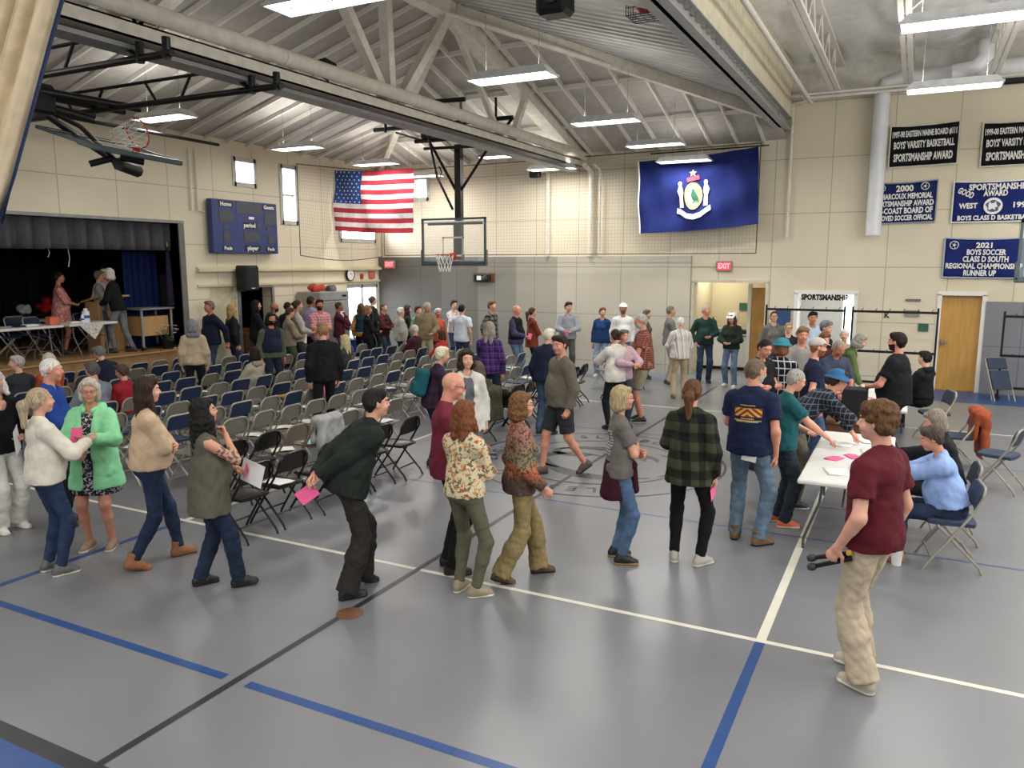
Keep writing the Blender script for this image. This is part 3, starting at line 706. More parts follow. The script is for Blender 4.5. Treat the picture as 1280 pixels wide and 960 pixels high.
# court markings
CX, CY = -3.83, 10.1
P_blk = plain('line_black', '#2b2c30', .35); P_wht = plain('line_white', '#d6d2c2', .4, var=.05); P_blu = plain('line_blue', '#24457c', .35); P_gry = plain('line_grey', '#45474b', .4)
mk = MB(); zf = .0015
def strip(x0, x1, y0, y1, mat, z=zf): mk.mat(mat).quad((x0, y0, z), (x1, y0, z), (x1, y1, z), (x0, y1, z))
strip(XL, XR, YF, 2.38, P_blu); strip(XL, XR, 2.38, 2.49, P_blk); strip(-1.0, XR, 17.75, YB, P_blu); strip(XL, -1.0, 17.95, YB, plain('apron_grey_blue', '#737a88', .35))
strip(CX-.028, CX+.028, 2.49, 17.7, P_blk, .002)
strip(-12.8, 5.2, 5.60, 5.65, P_wht); strip(-12.8, 5.2, 14.58, 14.63, P_wht)
strip(XL, CX-.10, 3.44, 3.51, P_blu); strip(CX+.10, XR, 3.44, 3.51, P_blu)
strip(-9.2, 1.5, 8.07, 8.10, plain('line_faded_blue', '#3a5684', .35)); strip(-9.2, 1.5, 12.09, 12.12, plain('line_faded_blue', '#3a5684', .35))
for x in (-.83, -6.83): strip(x-.035, x+.035, 5.65, 14.6, P_wht); strip(x-.035, x+.035, 2.49, 5.60, P_blu)
def ring(r0, r1, mat, n=72, z=.0022, a0=0, a1=2*PI):
    for i in range(n):
        a, b_ = a0+(a1-a0)*i/n, a0+(a1-a0)*(i+1)/n; mk.mat(mat)
        mk.quad(*[(CX+r*math.cos(t), CY+r*math.sin(t), z) for r, t in ((r0, a), (r1, a), (r1, b_), (r0, b_))])
ring(0, .01, P_gry); ring(1.74, 1.775, P_blk); ring(1.20, 1.235, P_blk)
def curve_band(pts, wid, mat, z=.0024):
    n = len(pts)
    for i in range(n-1):
        (x0, y0), (x1, y1) = pts[i], pts[i+1]; w0 = wid*math.sin(PI*(i+.15)/(n-.7))+.01; w1 = wid*math.sin(PI*(i+1.15)/(n-.7))+.01
        d = unit(A3(x1-x0, y1-y0, 0)); nn = (-d[1], d[0]); mk.mat(mat)
        mk.quad((CX+x0-nn[0]*w0, CY+y0-nn[1]*w0, z), (CX+x1-nn[0]*w1, CY+y1-nn[1]*w1, z), (CX+x1+nn[0]*w1, CY+y1+nn[1]*w1, z), (CX+x0+nn[0]*w0, CY+y0+nn[1]*w0, z))
for r0, cx, cy, a0, a1, w in ((.75, -.1, .1, .2, 2.6, .10), (.55, -.25, -.15, 1.0, 4.6, .09), (.9, .25, -.1, 3.3, 5.6, .11), (.35, .45, .25, 0, 3.4, .07), (1.05, .15, 0, 5.7, 7.3, .08), (.3, -.45, .35, 2, 6, .06)):
    curve_band([(cx+r0*math.cos(a0+(a1-a0)*i/14), cy+r0*.8*math.sin(a0+(a1-a0)*i/14)) for i in range(15)], w, P_gry)
tag(mk.build('floor_marking'), kind='structure')
def text_mesh(txt, size, mat, bold=.0, parent=None, name='lettering', M=None, ext=.0, width=None, res=2):
    cu = bpy.data.curves.new('tmp', 'FONT'); cu.body = txt; cu.size = size; cu.align_x = 'CENTER'; cu.align_y = 'CENTER'; cu.offset = bold; cu.extrude = ext; cu.resolution_u = res
    o = bpy.data.objects.new('tmp', cu); COL.objects.link(o); dg = bpy.context.evaluated_depsgraph_get(); me = bpy.data.meshes.new_from_object(o.evaluated_get(dg))
    bpy.data.objects.remove(o); bpy.data.curves.remove(cu); me.materials.clear(); me.materials.append(mat)
    if width:
        xs = [v.co.x for v in me.vertices]; k = width/(max(xs)-min(xs)+1e-6); me.transform(Matrix.Diagonal((k, 1, 1, 1)))
    if M is not None: me.transform(M)
    me.name = name; return link(name, me, parent)
def join(objs, name, parent=None):
    me = bpy.data.meshes.new(name); vs = []; fs = []; ms = []; mats = []
    for o in objs:
        b_ = len(vs); vs += [tuple(o.matrix_basis@v.co) for v in o.data.vertices]
        for p in o.data.polygons:
            m_ = o.data.materials[p.material_index]
            if m_ not in mats: mats.append(m_)
            fs.append([i+b_ for i in p.vertices]); ms.append(mats.index(m_))
        bpy.data.objects.remove(o)
    me.from_pydata(vs, [], fs); [me.materials.append(m_) for m_ in mats]; me.polygons.foreach_set('material_index', ms); me.update(); return link(name, me, parent)
def arc_text(txt, c, r, a_mid, step, size, mat, flip=1, z=.003):
    out = []
    for i, ch in enumerate(txt):
        if ch == ' ': continue
        a = a_mid-flip*(i-(len(txt)-1)/2)*step
        M = Matrix.Translation((c[0]+r*math.cos(a), c[1]+r*math.sin(a), z))@Matrix.Rotation(a-flip*PI/2, 4, 'Z'); out.append(text_mesh(ch, size, mat, .006, M=M))
    return out
# lettering round the circle reads outwards from the logo
ls = arc_text('ISLESBORO', (CX, CY), 1.48, PI/2, .165, .27, P_blk)+arc_text('EAGLES', (CX, CY), 1.48, PI, .165, .27, P_blk)+arc_text('ISLESBORO', (CX, CY), 1.48, -PI/2, .165, .27, P_blk)+arc_text('EAGLES', (CX, CY), 1.48, 0, .165, .27, P_blk)
tag(join(ls, 'floor_lettering'), kind='structure')
tag(MB().lathe([(0, .006), (.095, .006), (.11, .002)], (CX+.03, 4.62, 0), 28).build('floor_socket_cover', plain('brown_cover', '#6b4a33', .5), smooth=True), 'round brown floor socket cover on the black centre line', 'cover')
tag(MB().lathe([(0, .004), (.06, .004), (.07, .001)], (CX-.42, 9.0, 0), 20).build('floor_socket_cover', plain('black_cover', '#1c1c1f', .5), smooth=True), 'small black floor cover inside the lettered circle', 'cover')
# ---- end wall (behind the flags and banners)
HALL = (-4.86, -3.13, 0, 2.30); SPORT = (-2.42, -1.20, 0, 2.06); DOOR = (.52, 1.30, 0, 2.08); WINB = (-13.15, -12.55, 4.55, 5.2)
holes_wall('wall_back', 'x', YB, YB+.3, XL, XR, 0, 7.6, [HALL, SPORT, DOOR, WINB], M_back)
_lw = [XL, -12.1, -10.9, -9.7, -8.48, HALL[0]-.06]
for _i, _c in enumerate(('#605e57', '#706d65', '#87847a', '#9c988b', '#b7b1a1')):  # grey pads; the dark-to-pale steps put the corner's shade into the paint
    holes_wall('wall_back_lower', 'x', YB-.12, YB, _lw[_i], _lw[_i+1], 0, 2.93, [], wallpaint('lower_wall_panel_shaded', hexc(_c), axis='x', off=(0, .22+.61)))
tag(MB().box((1.36, YB-.06, 0), (XR, YB, 1.95)).build('wall_pad', M_padgrey), kind='structure')
tag(MB().box((1.36, YB-.09, 0), (XR, YB-.06, .10)).build('baseboard_back', M_grey), kind='structure')
# ---- stage side wall
STG = (-2.5, 12.08, .9, 3.62); LDOOR = (12.85, 13.62, 0, 2.2); DDOOR = (13.75, 14.78, 0, 2.2); GDOOR = (17.75, 19.2, 0, 2.15)
W1 = (13.73, 14.43, 4.56, 5.17); W2 = (15.25, 15.83, 3.75, 5.17); W3 = (17.48, 19.1, 3.37, 4.05)
holes_wall('wall_left', 'y', XL-.3, XL, YF, YB+.3, 0, EAVE+.1, [STG, (STG[0], STG[1], 0, .9), DDOOR, LDOOR, GDOOR, W1, W2, W3], M_left)
lg = MB(); lg.add([(XL, 12.5, 2.68), (XL+.12, 12.5, 2.62), (XL+.12, 12.5, 2.56), (XL, 12.5, 2.56), (XL, YB-.12, 2.68), (XL+.12, YB-.12, 2.62), (XL+.12, YB-.12, 2.56), (XL, YB-.12, 2.56)], [(0, 1, 5, 4), (1, 2, 6, 5), (2, 3, 7, 6), (0, 3, 2, 1), (4, 5, 6, 7)])
tag(lg.build('trim_1', M_flat), kind='structure')
tag(MB().box((XL, 12.5, 2.22), (XL+.05, YB-.12, 2.27)).build('trim_2', M_flat), kind='structure')
def window(n, x, w, mull, axis='y'):
    t = tag(empty('window_%d' % n), kind='structure'); u0, u1, z0, z1 = w; fr = MB(); f_ = .07; gl = MB()
    if axis == 'y': B = lambda ua, ub, za, zb, th=.06: fr.box((x-.14, ua, za), (x+.03 if th > .05 else x-.05, ub, zb))
    else: B = lambda ua, ub, za, zb, th=.06: fr.box((ua, x+.14, za), (ub, x-.03 if th > .05 else x+.05, zb))
    B(u0-.03, u0+f_, z0-.03, z1+.03); B(u1-f_, u1+.03, z0-.03, z1+.03); B(u0, u1, z0-.03, z0+f_); B(u0, u1, z1-f_, z1+.03)
    for kind, v in mull:
        if kind == 'h': B(u0, u1, v-.025, v+.025, .03)
        else: B(v-.02, v+.02, z0, z1, .03)
    fr.build('window_frame', plain('window_frame_paint', '#b9b8b2', .5), t)
    if axis == 'y': gl.box((x-.10, u0+.02, z0+.02), (x-.09, u1-.02, z1-.02))
    else: gl.box((u0+.02, x+.09, z0+.02), (u1-.02, x+.10, z1-.02))
    gl.build('pane', glass('window_glass', (.97, .98, 1), .06), t); return t
window(1, XL, W1, []); window(2, XL, W2, [('h', 4.46)]); window(3, XL, W3, [('v', 18.02), ('v', 18.56)]); window(4, YB, WINB, [], 'x')
# outside view through glass doors: pale ground
tag(MB().box((-40, 10, -.15), (XL-.31, 40, -.1)).build('ground', plain('paving', '#a9a9a4', .8)), kind='structure')
tag(MB().box((XL-.35, YF-.3, 7.6), (XR+.3, YB+.3, 7.7)).box((XL-.35, YF-.3, 5.6), (XL-.3, YB+.3, 7.6)).build('added_sky_leak_slab', plain('sky_leak_block', '#5a5a5c', .8)), kind='structure')  # unseen slab and skirt added to stop sky light leaking through roof gaps
# ---- roof of the big hall (hipped)
def slopeL(x): return EAVE+SL*(x-XL)
def slopeB(y): return EAVE+SL*(YB-y)
def slopeR(x): return EAVE+SL*((2*XRG-XL)-x)
apY = YB-(XRG-XL); apZ = slopeL(XRG)
r1 = MB(); r1.add([(XL-.3, YF, EAVE-.09), (XL-.3, YB+.3, EAVE-.09), (XRG, apY, apZ), (XRG, YF, apZ)], [(0, 1, 2, 3)]); r1.add([(XL-.3, YB+.3, EAVE-.09), (XBM+.05, YB+.3, EAVE-.09), (XBM+.05, apY+XBM+.05-XRG, slopeR(XBM+.05)), (XRG, apY, apZ)], [(0, 1, 2, 3)])
tag(r1.build('ceiling', M_roof), kind='structure')
dk = MB(); y = YF; N_ = 0
while y < YB+.3:
    def xr0(yy): return XRG if yy < apY else XRG+(yy-apY)
    for k, (dy, dz) in enumerate(((0, 0), (.12, 0), (.15, .085), (.26, .085), (.30, 0))):
        if k == 4: break
        nx = ((.12, 0), (.15, .085), (.26, .085), (.30, 0))[k]
        ya, yb_ = y+dy, y+nx[0]; za, zb = dz, nx[1]
        if xr0(yb_) > XBM+.1: continue
        dk.quad((xr0(ya), ya, slopeR(xr0(ya))+za), (XBM+.1, ya, slopeR(XBM+.1)+za), (XBM+.1, yb_, slopeR(XBM+.1)+zb), (xr0(yb_), yb_, slopeR(xr0(yb_))+zb))
    y += .30
tag(dk.build('ceiling_deck', plain('bare_metal_deck', '#b3b1ac', .5, .15, var=.15, vscale=1.5)), kind='structure')
rf = MB()
for i in range(38):
    y = YB-.3-.61*i
    if y < YF: break
    x1 = XRG if y < apY else XRG-(y-apY); rf.bar((XL, y, EAVE-.05), (x1, y, slopeL(x1)-.05), .04, .08)
for i in range(1, 21):
    x = XL+.61*i; y1 = YB-(x-XL) if x < XRG else YB-(2*XRG-XL-x)
    if y1 > YB-.1 or x > XBM: break
    rf.bar((x, YB, EAVE-.06), (x, y1, slopeB(y1)-.06), .045, .10)
for q in (1.6, 3.3, 5.0): rf.bar((XL+q, YB-q, slopeB(YB-q)-.07), (2*XRG-XL-q, YB-q, slopeB(YB-q)-.07), .04, .09)
for d in (1.0, 1.7): rf.bar((XL+2.6, YF, slopeL(XL+2.6)-.10*d), (XL+2.6, YB-2.6, slopeL(XL+2.6)-.10*d), .03, .03) if d < 1.5 else None
rf.mat(M_purlin); tag(rf.build('ceiling_rafters', M_purlin), kind='structure')
hp_ = MB(); hp_.bar((XL, YB, EAVE-.12), (XRG, apY, apZ-.12), .14, .24); hp_.bar((XBM-.1, apY+(XBM-.1-XRG), slopeR(XBM-.1)-.12), (XRG, apY, apZ-.12), .12, .22); hp_.bar((XRG, YB, EAVE-.15), (XRG, apY, apZ-.15), .34, .30); hp_.bar((XRG, YF, apZ-.15), (XRG, apY, apZ-.15), .3, .3)
tag(hp_.build('ceiling_beams', M_cream), kind='structure')
hr = MB(); hr.tube([(XRG+.1, apY-.3, apZ-.28), (XBM-.2, YB-1.2, slopeR(XBM-.2)-.12)], .05, 8); tag(hr.build('sprinkler_pipe', M_cream), 'cream sprinkler pipe following the edge of the bare metal deck', 'pipe')
# roof truss over the hall with the round duct lying on its lower chord
tr = tag(empty('roof_truss', (XRG, 8, 5.2)), 'cream roof truss running towards the far wall beside the round duct', 'truss')
def part(mb, name, mat, par, smooth=False, off=None):
    o = mb.build(name, mat, par, smooth)
    if off is not None: o.data.transform(Matrix.Translation(tuple(-q for q in off)))
    return o
TO = (XRG, 8, 5.2)
part(MB().box((XRG-.13, YF, 5.17), (XRG-.10, YB, 5.34)).box((XRG-.13, YF, 5.17), (XRG+.13, YB, 5.19)).box((XRG+.10, YF, 5.17), (XRG+.13, YB, 5.34)).box((XRG-.13, YF, 5.32), (XRG+.13, YB, 5.34)), 'lower_chord', M_cream, tr, off=TO)
part(MB().box((XRG-.20, YF, 5.05), (XRG+.10, YB-.3, 5.10)), 'cable_tray', M_grey, tr, off=TO)
for (ya, za, yb_, zb, w) in ((11.0, 5.3, 9.4, 7.2, .16), (11.05, 5.3, 10.95, 7.3, .17), (11.2, 5.3, 12.95, 7.3, .16), (14.95, 5.3, 13.0, 7.2, .10), (15.4, 5.3, 16.1, 6.35, .13), (6.2, 5.3, 4.4, 7.3, .16), (6.3, 5.3, 8.4, 7.3, .16), (6.25, 5.3, 6.25, 7.3, .16)):
    part(MB().bar((XRG, ya, za), (XRG, yb_, zb), w, w*.9), 'web', M_cream, tr, off=TO)
dc = tag(empty('duct', (XRG+.16, 8, 5.45)), 'long round cream air duct lying on the roof truss', 'duct')
part(MB().tube([(XRG+.16, YF, 5.47), (XRG+.16, YB-.1, 5.47)], .105, 20), 'duct_pipe', M_cream, dc, 40, (XRG+.16, 8, 5.45))
for y in (2, 5.2, 8.4, 11.6, 14.8, 18): part(MB().tube([(XRG+.16, y, 5.47), (XRG+.16, y+.03, 5.47)], .113, 20), 'joint_ring', M_cream, dc, 40, (XRG+.16, 8, 5.45))
# downpipes in the far corner of the truss
for x, r in ((-8.75, .05), (-7.55, .07), (-7.30, .03)):
    tag(MB().tube([(x, YB-.15, 2.95), (x, YB-.15, 5.02), (x+.0, YB-.25, 5.12), (x+.05, YB-.7, 5.15)], r, 12).build('downpipe', M_cream, smooth=40), {-8.75: 'thin cream downpipe left of the truss end on the far wall', -7.55: 'thick cream downpipe under the truss end on the far wall', -7.30: 'slender cream downpipe just right of the thick one'}[x], 'pipe')
# ---- edge beam and low roof on the right
ZC = 7.1
tag(MB().box((XBM-.03, YF, 5.72), (XBM+.03, YB, 6.0)).box((XBM-.16, YF, 5.72), (XBM+.16, YB, 5.74)).box((XBM-.16, YF, 5.98), (XBM+.16, YB, 6.0)).build('ceiling_edge_beam', plain('beam_grey', '#a9a9a6', .5)), kind='structure')
tag(MB().box((XBM+.03, YF, 6.0), (XBM+.16, YB, ZC)).build('wall_upstand', plain('cream_upstand', '#d8cfb4', .7)), kind='structure')
cl = MB(); nx, ny = 40, 60; g_ = []
for j in range(ny+1):
    for i in range(nx+1):
        x = XBM+(XR-XBM)*i/nx; y = YF+(YB-YF)*j/ny; g_.append((x, y, ZC+.10*math.sin(y*2.1+math.sin(x*3)*.6)*abs(math.sin(x*2.15))-.05*math.sin(x*7+y)))
cl.add(g_, [(j*(nx+1)+i, j*(nx+1)+i+1, (j+1)*(nx+1)+i+1, (j+1)*(nx+1)+i) for j in range(ny) for i in range(nx)])
tag(cl.build('ceiling_insulation', plain('white_insulation', '#ecebe9', .6, var=.08), smooth=True), kind='structure')
tag(MB().box((XBM+.16, YB-.25, 6.40), (XR, YB, ZC+.1)).box((XBM+.16, YB-.45, 6.36), (XR, YB, 6.42)).build('ceiling_end_girder', plain('girder_paint', '#c9c5bb', .6)), kind='structure')
for k, x in enumerate((-1.75, -.40, 1.05, 2.5, 3.95, 5.4)):
    t = tag(empty('roof_joist', (x, 8, 6.3)), 'light grey open-web roof joist, %s one counted from the metal edge beam' % ('first second third fourth fifth sixth'.split()[k]), 'joist', None); O = (x, 8, 6.3)
    part(MB().box((x-.09, YF, 6.28), (x-.015, YB-.45, 6.33)).box((x+.015, YF, 6.28), (x+.09, YB-.45, 6.33)), 'lower_chord', M_purlin, t, off=O)
    part(MB().box((x-.07, YF, 6.95), (x+.07, YB-.1, 7.0)), 'upper_chord', M_purlin, t, off=O)
    w = MB(); y = YF+.5
    while y < YB-1.6:
        w.tube([(x, y, 6.32), (x, y+.6, 6.96)], .018, 6); w.tube([(x, y+.6, 6.96), (x, y+1.2, 6.32)], .018, 6); y += 1.2
    part(w, 'web_bars', M_purlin, t, off=O)
for i, (a, b_, r) in enumerate((((XBM+.5, YB-1.0, 6.22), (XR, YB-1.0, 6.22), .03), ((XBM+.5, YB-1.3, 6.24), (XR, YB-1.3, 6.24), .022), ((-2.3, YF, 6.22), (-2.3, YB-.5, 6.22), .045), ((-2.75, 8, 6.7), (-.2, 8, 6.4), .03), ((1.05, 11.4, 6.9), (-.4, 13.6, 6.4), .022), ((-1.75, 11.5, 6.5), (-.4, 13.8, 6.9), .022))):
    tag(MB().tube([a, b_], r, 10).build('ceiling_pipe', M_purlin, smooth=40), ['grey conduit crossing under the joists near the far wall', 'thinner conduit parallel to the grey conduit under the joists', 'cream pipe running beside the metal edge beam towards the far wall', 'short brace pipe between edge beam and joist', 'diagonal brace rod between second and third joist', 'diagonal brace rod between first and second joist'][i], 'pipe')
tag(MB().tube([(-2.72, YB-.10, 6.3), (-2.72, YB-.10, 3.35)], .035, 12).build('wall_pipe', M_cream, smooth=40), 'thin cream vertical pipe on far wall right of the blue flag', 'pipe')
tag(MB().tube([(-2.72, YB-.10, 6.3), (-2.3, YB-.10, 6.36), (-2.0, YB-.12, 6.36)], .03, 10).build('wall_pipe', M_cream, smooth=40), 'cream pipe elbow at the top of far wall beside the edge beam', 'pipe')
WD = plain('white_duct', '#dcdde0', .35, var=.05, spec=.5)
tag(MB().tube([(-.90, YB-.28, 3.35), (-.90, YB-.28, 6.3), (-.84, YB-.28, 6.5), (-.5, YB-.3, 6.58), (1.1, YB-.45, 6.58)], .155, 20).tube([(1.1, YB-.45, 6.58), (6, YB-.45, 6.58)], .155, 16).build('duct', WD, smooth=50), 'white round duct dropping down the far wall beside the black banner', 'duct')
tag(MB().tube([(.35, YB-.8, 6.50), (.75, YB-.8, 6.55), (.92, YB-.8, 6.75), (.92, YB-.8, 7.05)], .15, 18).build('duct', WD, smooth=50), 'short white duct elbow turning up into the low ceiling', 'duct')
# rear, right walls (behind the camera)
tag(MB().box((XL-.3, YF-.3, 0), (XR+.3, YF, 7.6)).build('wall_front', M_flat), kind='structure'); tag(MB().box((XR, YF, 0), (XR+.3, YB+.3, 7.6)).build('wall_right', M_flat), kind='structure')
# ---- rooms beyond the openings
def frame(n, u0, u1, z1, w=.07, mat=M_white, y=YB):
    return tag(MB().box((u0-w, y-.03, 0), (u0+.015, y+.32, z1)).box((u1-.015, y-.03, 0), (u1+w, y+.32, z1)).box((u0-w, y-.03, z1-.015), (u1+w, y+.32, z1+w)).build('door_%d_frame' % n, mat), kind='structure')
frame(1, *HALL[:2], 2.30, .05, plain('beige_trim', '#c9c3ad', .5)); frame(2, *SPORT[:2], 2.06); frame(3, *DOOR[:2], 2.08)
tag(MB().box((DOOR[0]-.1, YB+.22, 0), (DOOR[1]+.1, YB+.29, 2.3)).build('wall_sky_block', M_flat), kind='structure')  # panel added behind the door leaf to block sky light at its edges
d3 = tag(empty('door_3', (DOOR[0], YB+.1, 0)), kind='structure'); MB().box((.0, 0, .005), (.78, .05, 2.08)).build('door_leaf', M_door, d3); MB().bbox((.66-.60, -.05, .98), (.72-.60, .0, 1.10), .01).tube([(.08, -.02, 1.04), (.08, -.06, 1.04), (.18, -.06, 1.04)], .012).build('handle', M_grey, d3)
tag(MB().box((-5.1, YB+2.3, 0), (-2.75, YB+2.4, 2.9)).box((-5.1, YB+.3, 0), (-4.92, YB+2.4, 2.9)).build('wall_corridor', M_flat), kind='structure')
tag(MB().box((-2.80, YB+.3, 0), (-2.72, YB+3.5, 2.9)).box((-2.72, YB+3.4, 0), (-1.68, YB+3.5, 2.9)).box((-1.02, YB+3.4, 0), (-.6, YB+3.5, 2.9)).box((-2.72, YB+3.4, 0), (-.6, YB+3.5, .15)).box((-2.72, YB+3.4, 2.1), (-.6, YB+3.5, 2.9)).box((-.7, YB+.3, 0), (-.6, YB+3.5, 2.9)).build('wall_entry', M_white), kind='structure')
tag(MB().box((-5.7, YB+.3, 2.85), (-.6, YB+3.5, 2.95)).build('ceiling_corridor', M_white), kind='structure')
d4 = tag(empty('door_4', (-3.62, YB+.9, 0)), kind='structure'); MB().box((0, 0, .01), (.46, .05, 2.15)).build('door_leaf', M_door, d4); MB().tube([(.06, 0, 1.0), (.06, -.06, 1.0), (.15, -.06, 1.0)], .012).build('handle', M_grey, d4)
tag(MB().box((-3.70, YB+.85, 0), (-3.62, YB+.98, 2.25)).build('trim_3', M_white), kind='structure')
area('lamp_corridor', (-4.5, YB+1.3, 2.7), (0, 0, 0), .6, 1.2, 28, (1, .93, .8)); area('lamp_entry', (-1.7, YB+1.8, 2.7), (0, 0, 0), .6, 1.2, 12)
area('lamp_left_hall', (XL-1.2, 18.4, 2.3), (0, 0, 0), .6, 1.2, 10)
# dark passage and service door in the side wall
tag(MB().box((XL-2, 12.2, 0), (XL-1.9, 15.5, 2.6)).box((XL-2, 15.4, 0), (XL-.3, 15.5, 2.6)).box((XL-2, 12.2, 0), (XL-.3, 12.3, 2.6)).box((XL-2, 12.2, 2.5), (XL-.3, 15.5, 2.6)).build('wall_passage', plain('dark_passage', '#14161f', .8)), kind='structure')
tag(MB().box((XL-.02, DDOOR[0]-.08, 0), (XL+.03, DDOOR[0], 2.2)).box((XL-.02, DDOOR[1], 0), (XL+.03, DDOOR[1]+.08, 2.2)).box((XL-.02, DDOOR[0], 2.17), (XL+.03, DDOOR[1], 2.22)).build('door_5_frame', M_grey), kind='structure')
d6 = tag(empty('door_6', (XL-.12, LDOOR[0], 0)), kind='structure'); MB().box((0, 0, 0), (.05, .77, 2.2)).build('door_leaf', plain('cream_door', '#cfc6a8', .5), d6)
gd = tag(empty('door_7', (XL-.1, GDOOR[0], 0)), kind='structure'); g_w = GDOOR[1]-GDOOR[0]; fm = MB()
for u in (0, .08+g_w*.42, g_w-.07): fm.box((0, u, 0), (.06, u+.07, 2.15))
fm.box((0, 0, 2.05), (.06, g_w, 2.15)).box((0, 0, 0), (.06, g_w, .12)).box((0, 0, .95), (.05, g_w, 1.02)); fm.build('door_frame', plain('aluminium', '#c9ccd0', .4, .3), gd)
MB().box((.02, .05, .1), (.03, g_w-.05, 2.1)).build('pane', glass('door_glass', (.95, .98, 1), .08), gd)
tag(MB().box((-15.9, 16.0, 0), (-15.8, 17.6, 3)).build('wall_vestibule', M_white), kind='structure')
# ---------------------------------------------------------------- stage
SX = XL-5.2
tag(MB().box((SX, STG[0]-.5, 0), (XL+.02, STG[1], .87)).build('stage_base', wood('stage_front', '#8d6d4b', '#a07d57', .4, (1, 4, 1))), kind='structure')
tag(MB().box((SX-.1, STG[0]-.5, .87), (XL+.08, STG[1], .90)).box((SX-.1, STG[1], .87), (XL-.3, STG[1]+1.5, .90)).build('floor_stage', M_stage), kind='structure')
tag(MB().box((SX-.1, STG[0]-.5, 0), (SX, STG[1]+1.5, 4.6)).box((SX, STG[1]+1.4, .9), (XL-.3, STG[1]+1.5, 4.6)).box((SX, STG[0]-.6, .9), (XL-.3, STG[0]-.5, 4.6)).build('wall_stage', plain('stage_black', '#0c0d12', .9)), kind='structure')
tag(MB().box((SX, STG[0]-.5, 4.5), (XL-.3, STG[1]+1.5, 4.6)).build('ceiling_stage', plain('stage_black', '#0c0d12', .9)), kind='structure')
tag(MB().box((XL-.3, STG[1], .0), (XL+.03, STG[1]+.14, 3.66)).build('trim_4', plain('grey_jamb', '#6b6a69', .6)), kind='structure')
tag(MB().box((XL-.02, STG[0], 3.60), (XL+.04, STG[1]+.14, 3.66)).build('trim_5', M_grey), kind='structure')
def drape(name, p0, p1, z0, z1, pitch, depth, mat, seed=0, nz=8, taper=0., sway=0.):
    """pleated cloth between two floor points"""
    rs = random.Random(seed); p0 = A3(*p0, 0); p1 = A3(*p1, 0); Lh = np.linalg.norm(p1-p0); t = (p1-p0)/Lh; nn = A3(-t[1], t[0], 0)
    n = max(8, int(Lh/pitch*8)); ph = [rs.uniform(-.3, .3) for _ in range(n+1)]; vs = []
    for j in range(nz+1):
        z = z1+(z0-z1)*j/nz; f = j/nz
        for i in range(n+1):
            u = i/n; a = 2*PI*u*Lh/pitch; q = p0+t*(u*Lh*(1-taper*f)+sway*f*f)+nn*depth*(.55+.45*f)*(math.sin(a+.25*math.sin(3*f+i*.02))+.25*math.sin(2.3*a+1)+ph[i]*.2)
            vs.append((q[0], q[1], z))
    m = MB(); m.add(vs, [(j*(n+1)+i, j*(n+1)+i+1, (j+1)*(n+1)+i+1, (j+1)*(n+1)+i) for j in range(nz) for i in range(n)])
    o = m.build(name, mat, smooth=True); so = o.modifiers.new('thick', 'SOLIDIFY'); so.thickness = .012; return o
cv = drape('valance_curtain', (XL-.25, STG[0]), (XL-.25, STG[1]), 3.02, 3.66, .36, .085, fabric('plain', '#4d4c50'), 3, 5); tag(cv, 'charcoal pleated valance across the top of the stage opening', 'curtain')
cb = drape('stage_curtain', (XL-.80, STG[1]-.80), (XL-.80, STG[1]+.08), .92, 3.9, .17, .05, fabric('plain', '#0c1a4c'), 5, 10); tag(cb, 'royal blue stage curtain gathered at the right side', 'curtain')
cb = drape('backdrop_curtain', (SX+.5, STG[0]), (SX+.5, STG[1]+1.2), .92, 4.3, .5, .05, fabric('plain', '#11131c'), 6, 6); tag(cb, 'black backdrop curtain hanging behind the stage tables', 'curtain')
tag(MB().tube([(XL-.6, STG[0], 3.04), (XL-.6, STG[1]-2.6, 3.04)], .025, 8).build('curtain_rail', M_grey), 'grey pipe below the charcoal valance of the stage', 'rail')
for k, (y, l) in enumerate(((9.55, .16), (9.95, .34))): tag(MB().tube([(XL-.6, y, 3.02), (XL-.6, y+.02, 3.02-l*.5), (XL-.6, y-.02, 3.02-l)], .008, 6).build('cord', M_white), ['short', 'long'][k]+' white cord hanging from the pipe over the stage', 'cord')
# divider curtain hanging close to the camera on the left
dcm = fabric('plain', '#c9b799')
m_ = MB(); n_, nz_ = 130, 16; E0 = A3(-5.46, 3.77, 0); tl = unit(A3(-.89, -.455, 0)); nn_ = A3(tl[1], -tl[0], 0)
vs_ = []
for j in range(nz_+1):
    z = 3.02+5.2*j/nz_; sh_ = .37*(z-4.56) if z < 4.9 else .126+.1*(z-4.9)
    for i in range(n_+1):
        u = 2.2*i/n_; a_ = u*2*PI/.155; q = E0-tl*sh_+tl*u+nn_*(.045*math.sin(a_+.5*math.sin(z*1.3))+.018*math.sin(2.4*a_+z))
        vs_.append((q[0], q[1], z+.05*math.sin(a_)*(j == 0)))
m_.mat(fabric('plain', '#cdbb9c')); 
for j in range(nz_):
    for i in range(n_): pass
m_.v = vs_; bl_ = fabric('plain', '#1b2c4c'); m_.mats.append(bl_)
for j in range(nz_):
    for i in range(n_): m_.f.append((j*(n_+1)+i, j*(n_+1)+i+1, (j+1)*(n_+1)+i+1, (j+1)*(n_+1)+i)); m_.m.append(1 if i < 3 else 0)
cb = m_.build('divider_curtain', None, smooth=60); so = cb.modifiers.new('thick', 'SOLIDIFY'); so.thickness = .01
tag(cb, 'pale beige pleated divider curtain with a blue edge, gathered up near the ceiling', 'curtain')
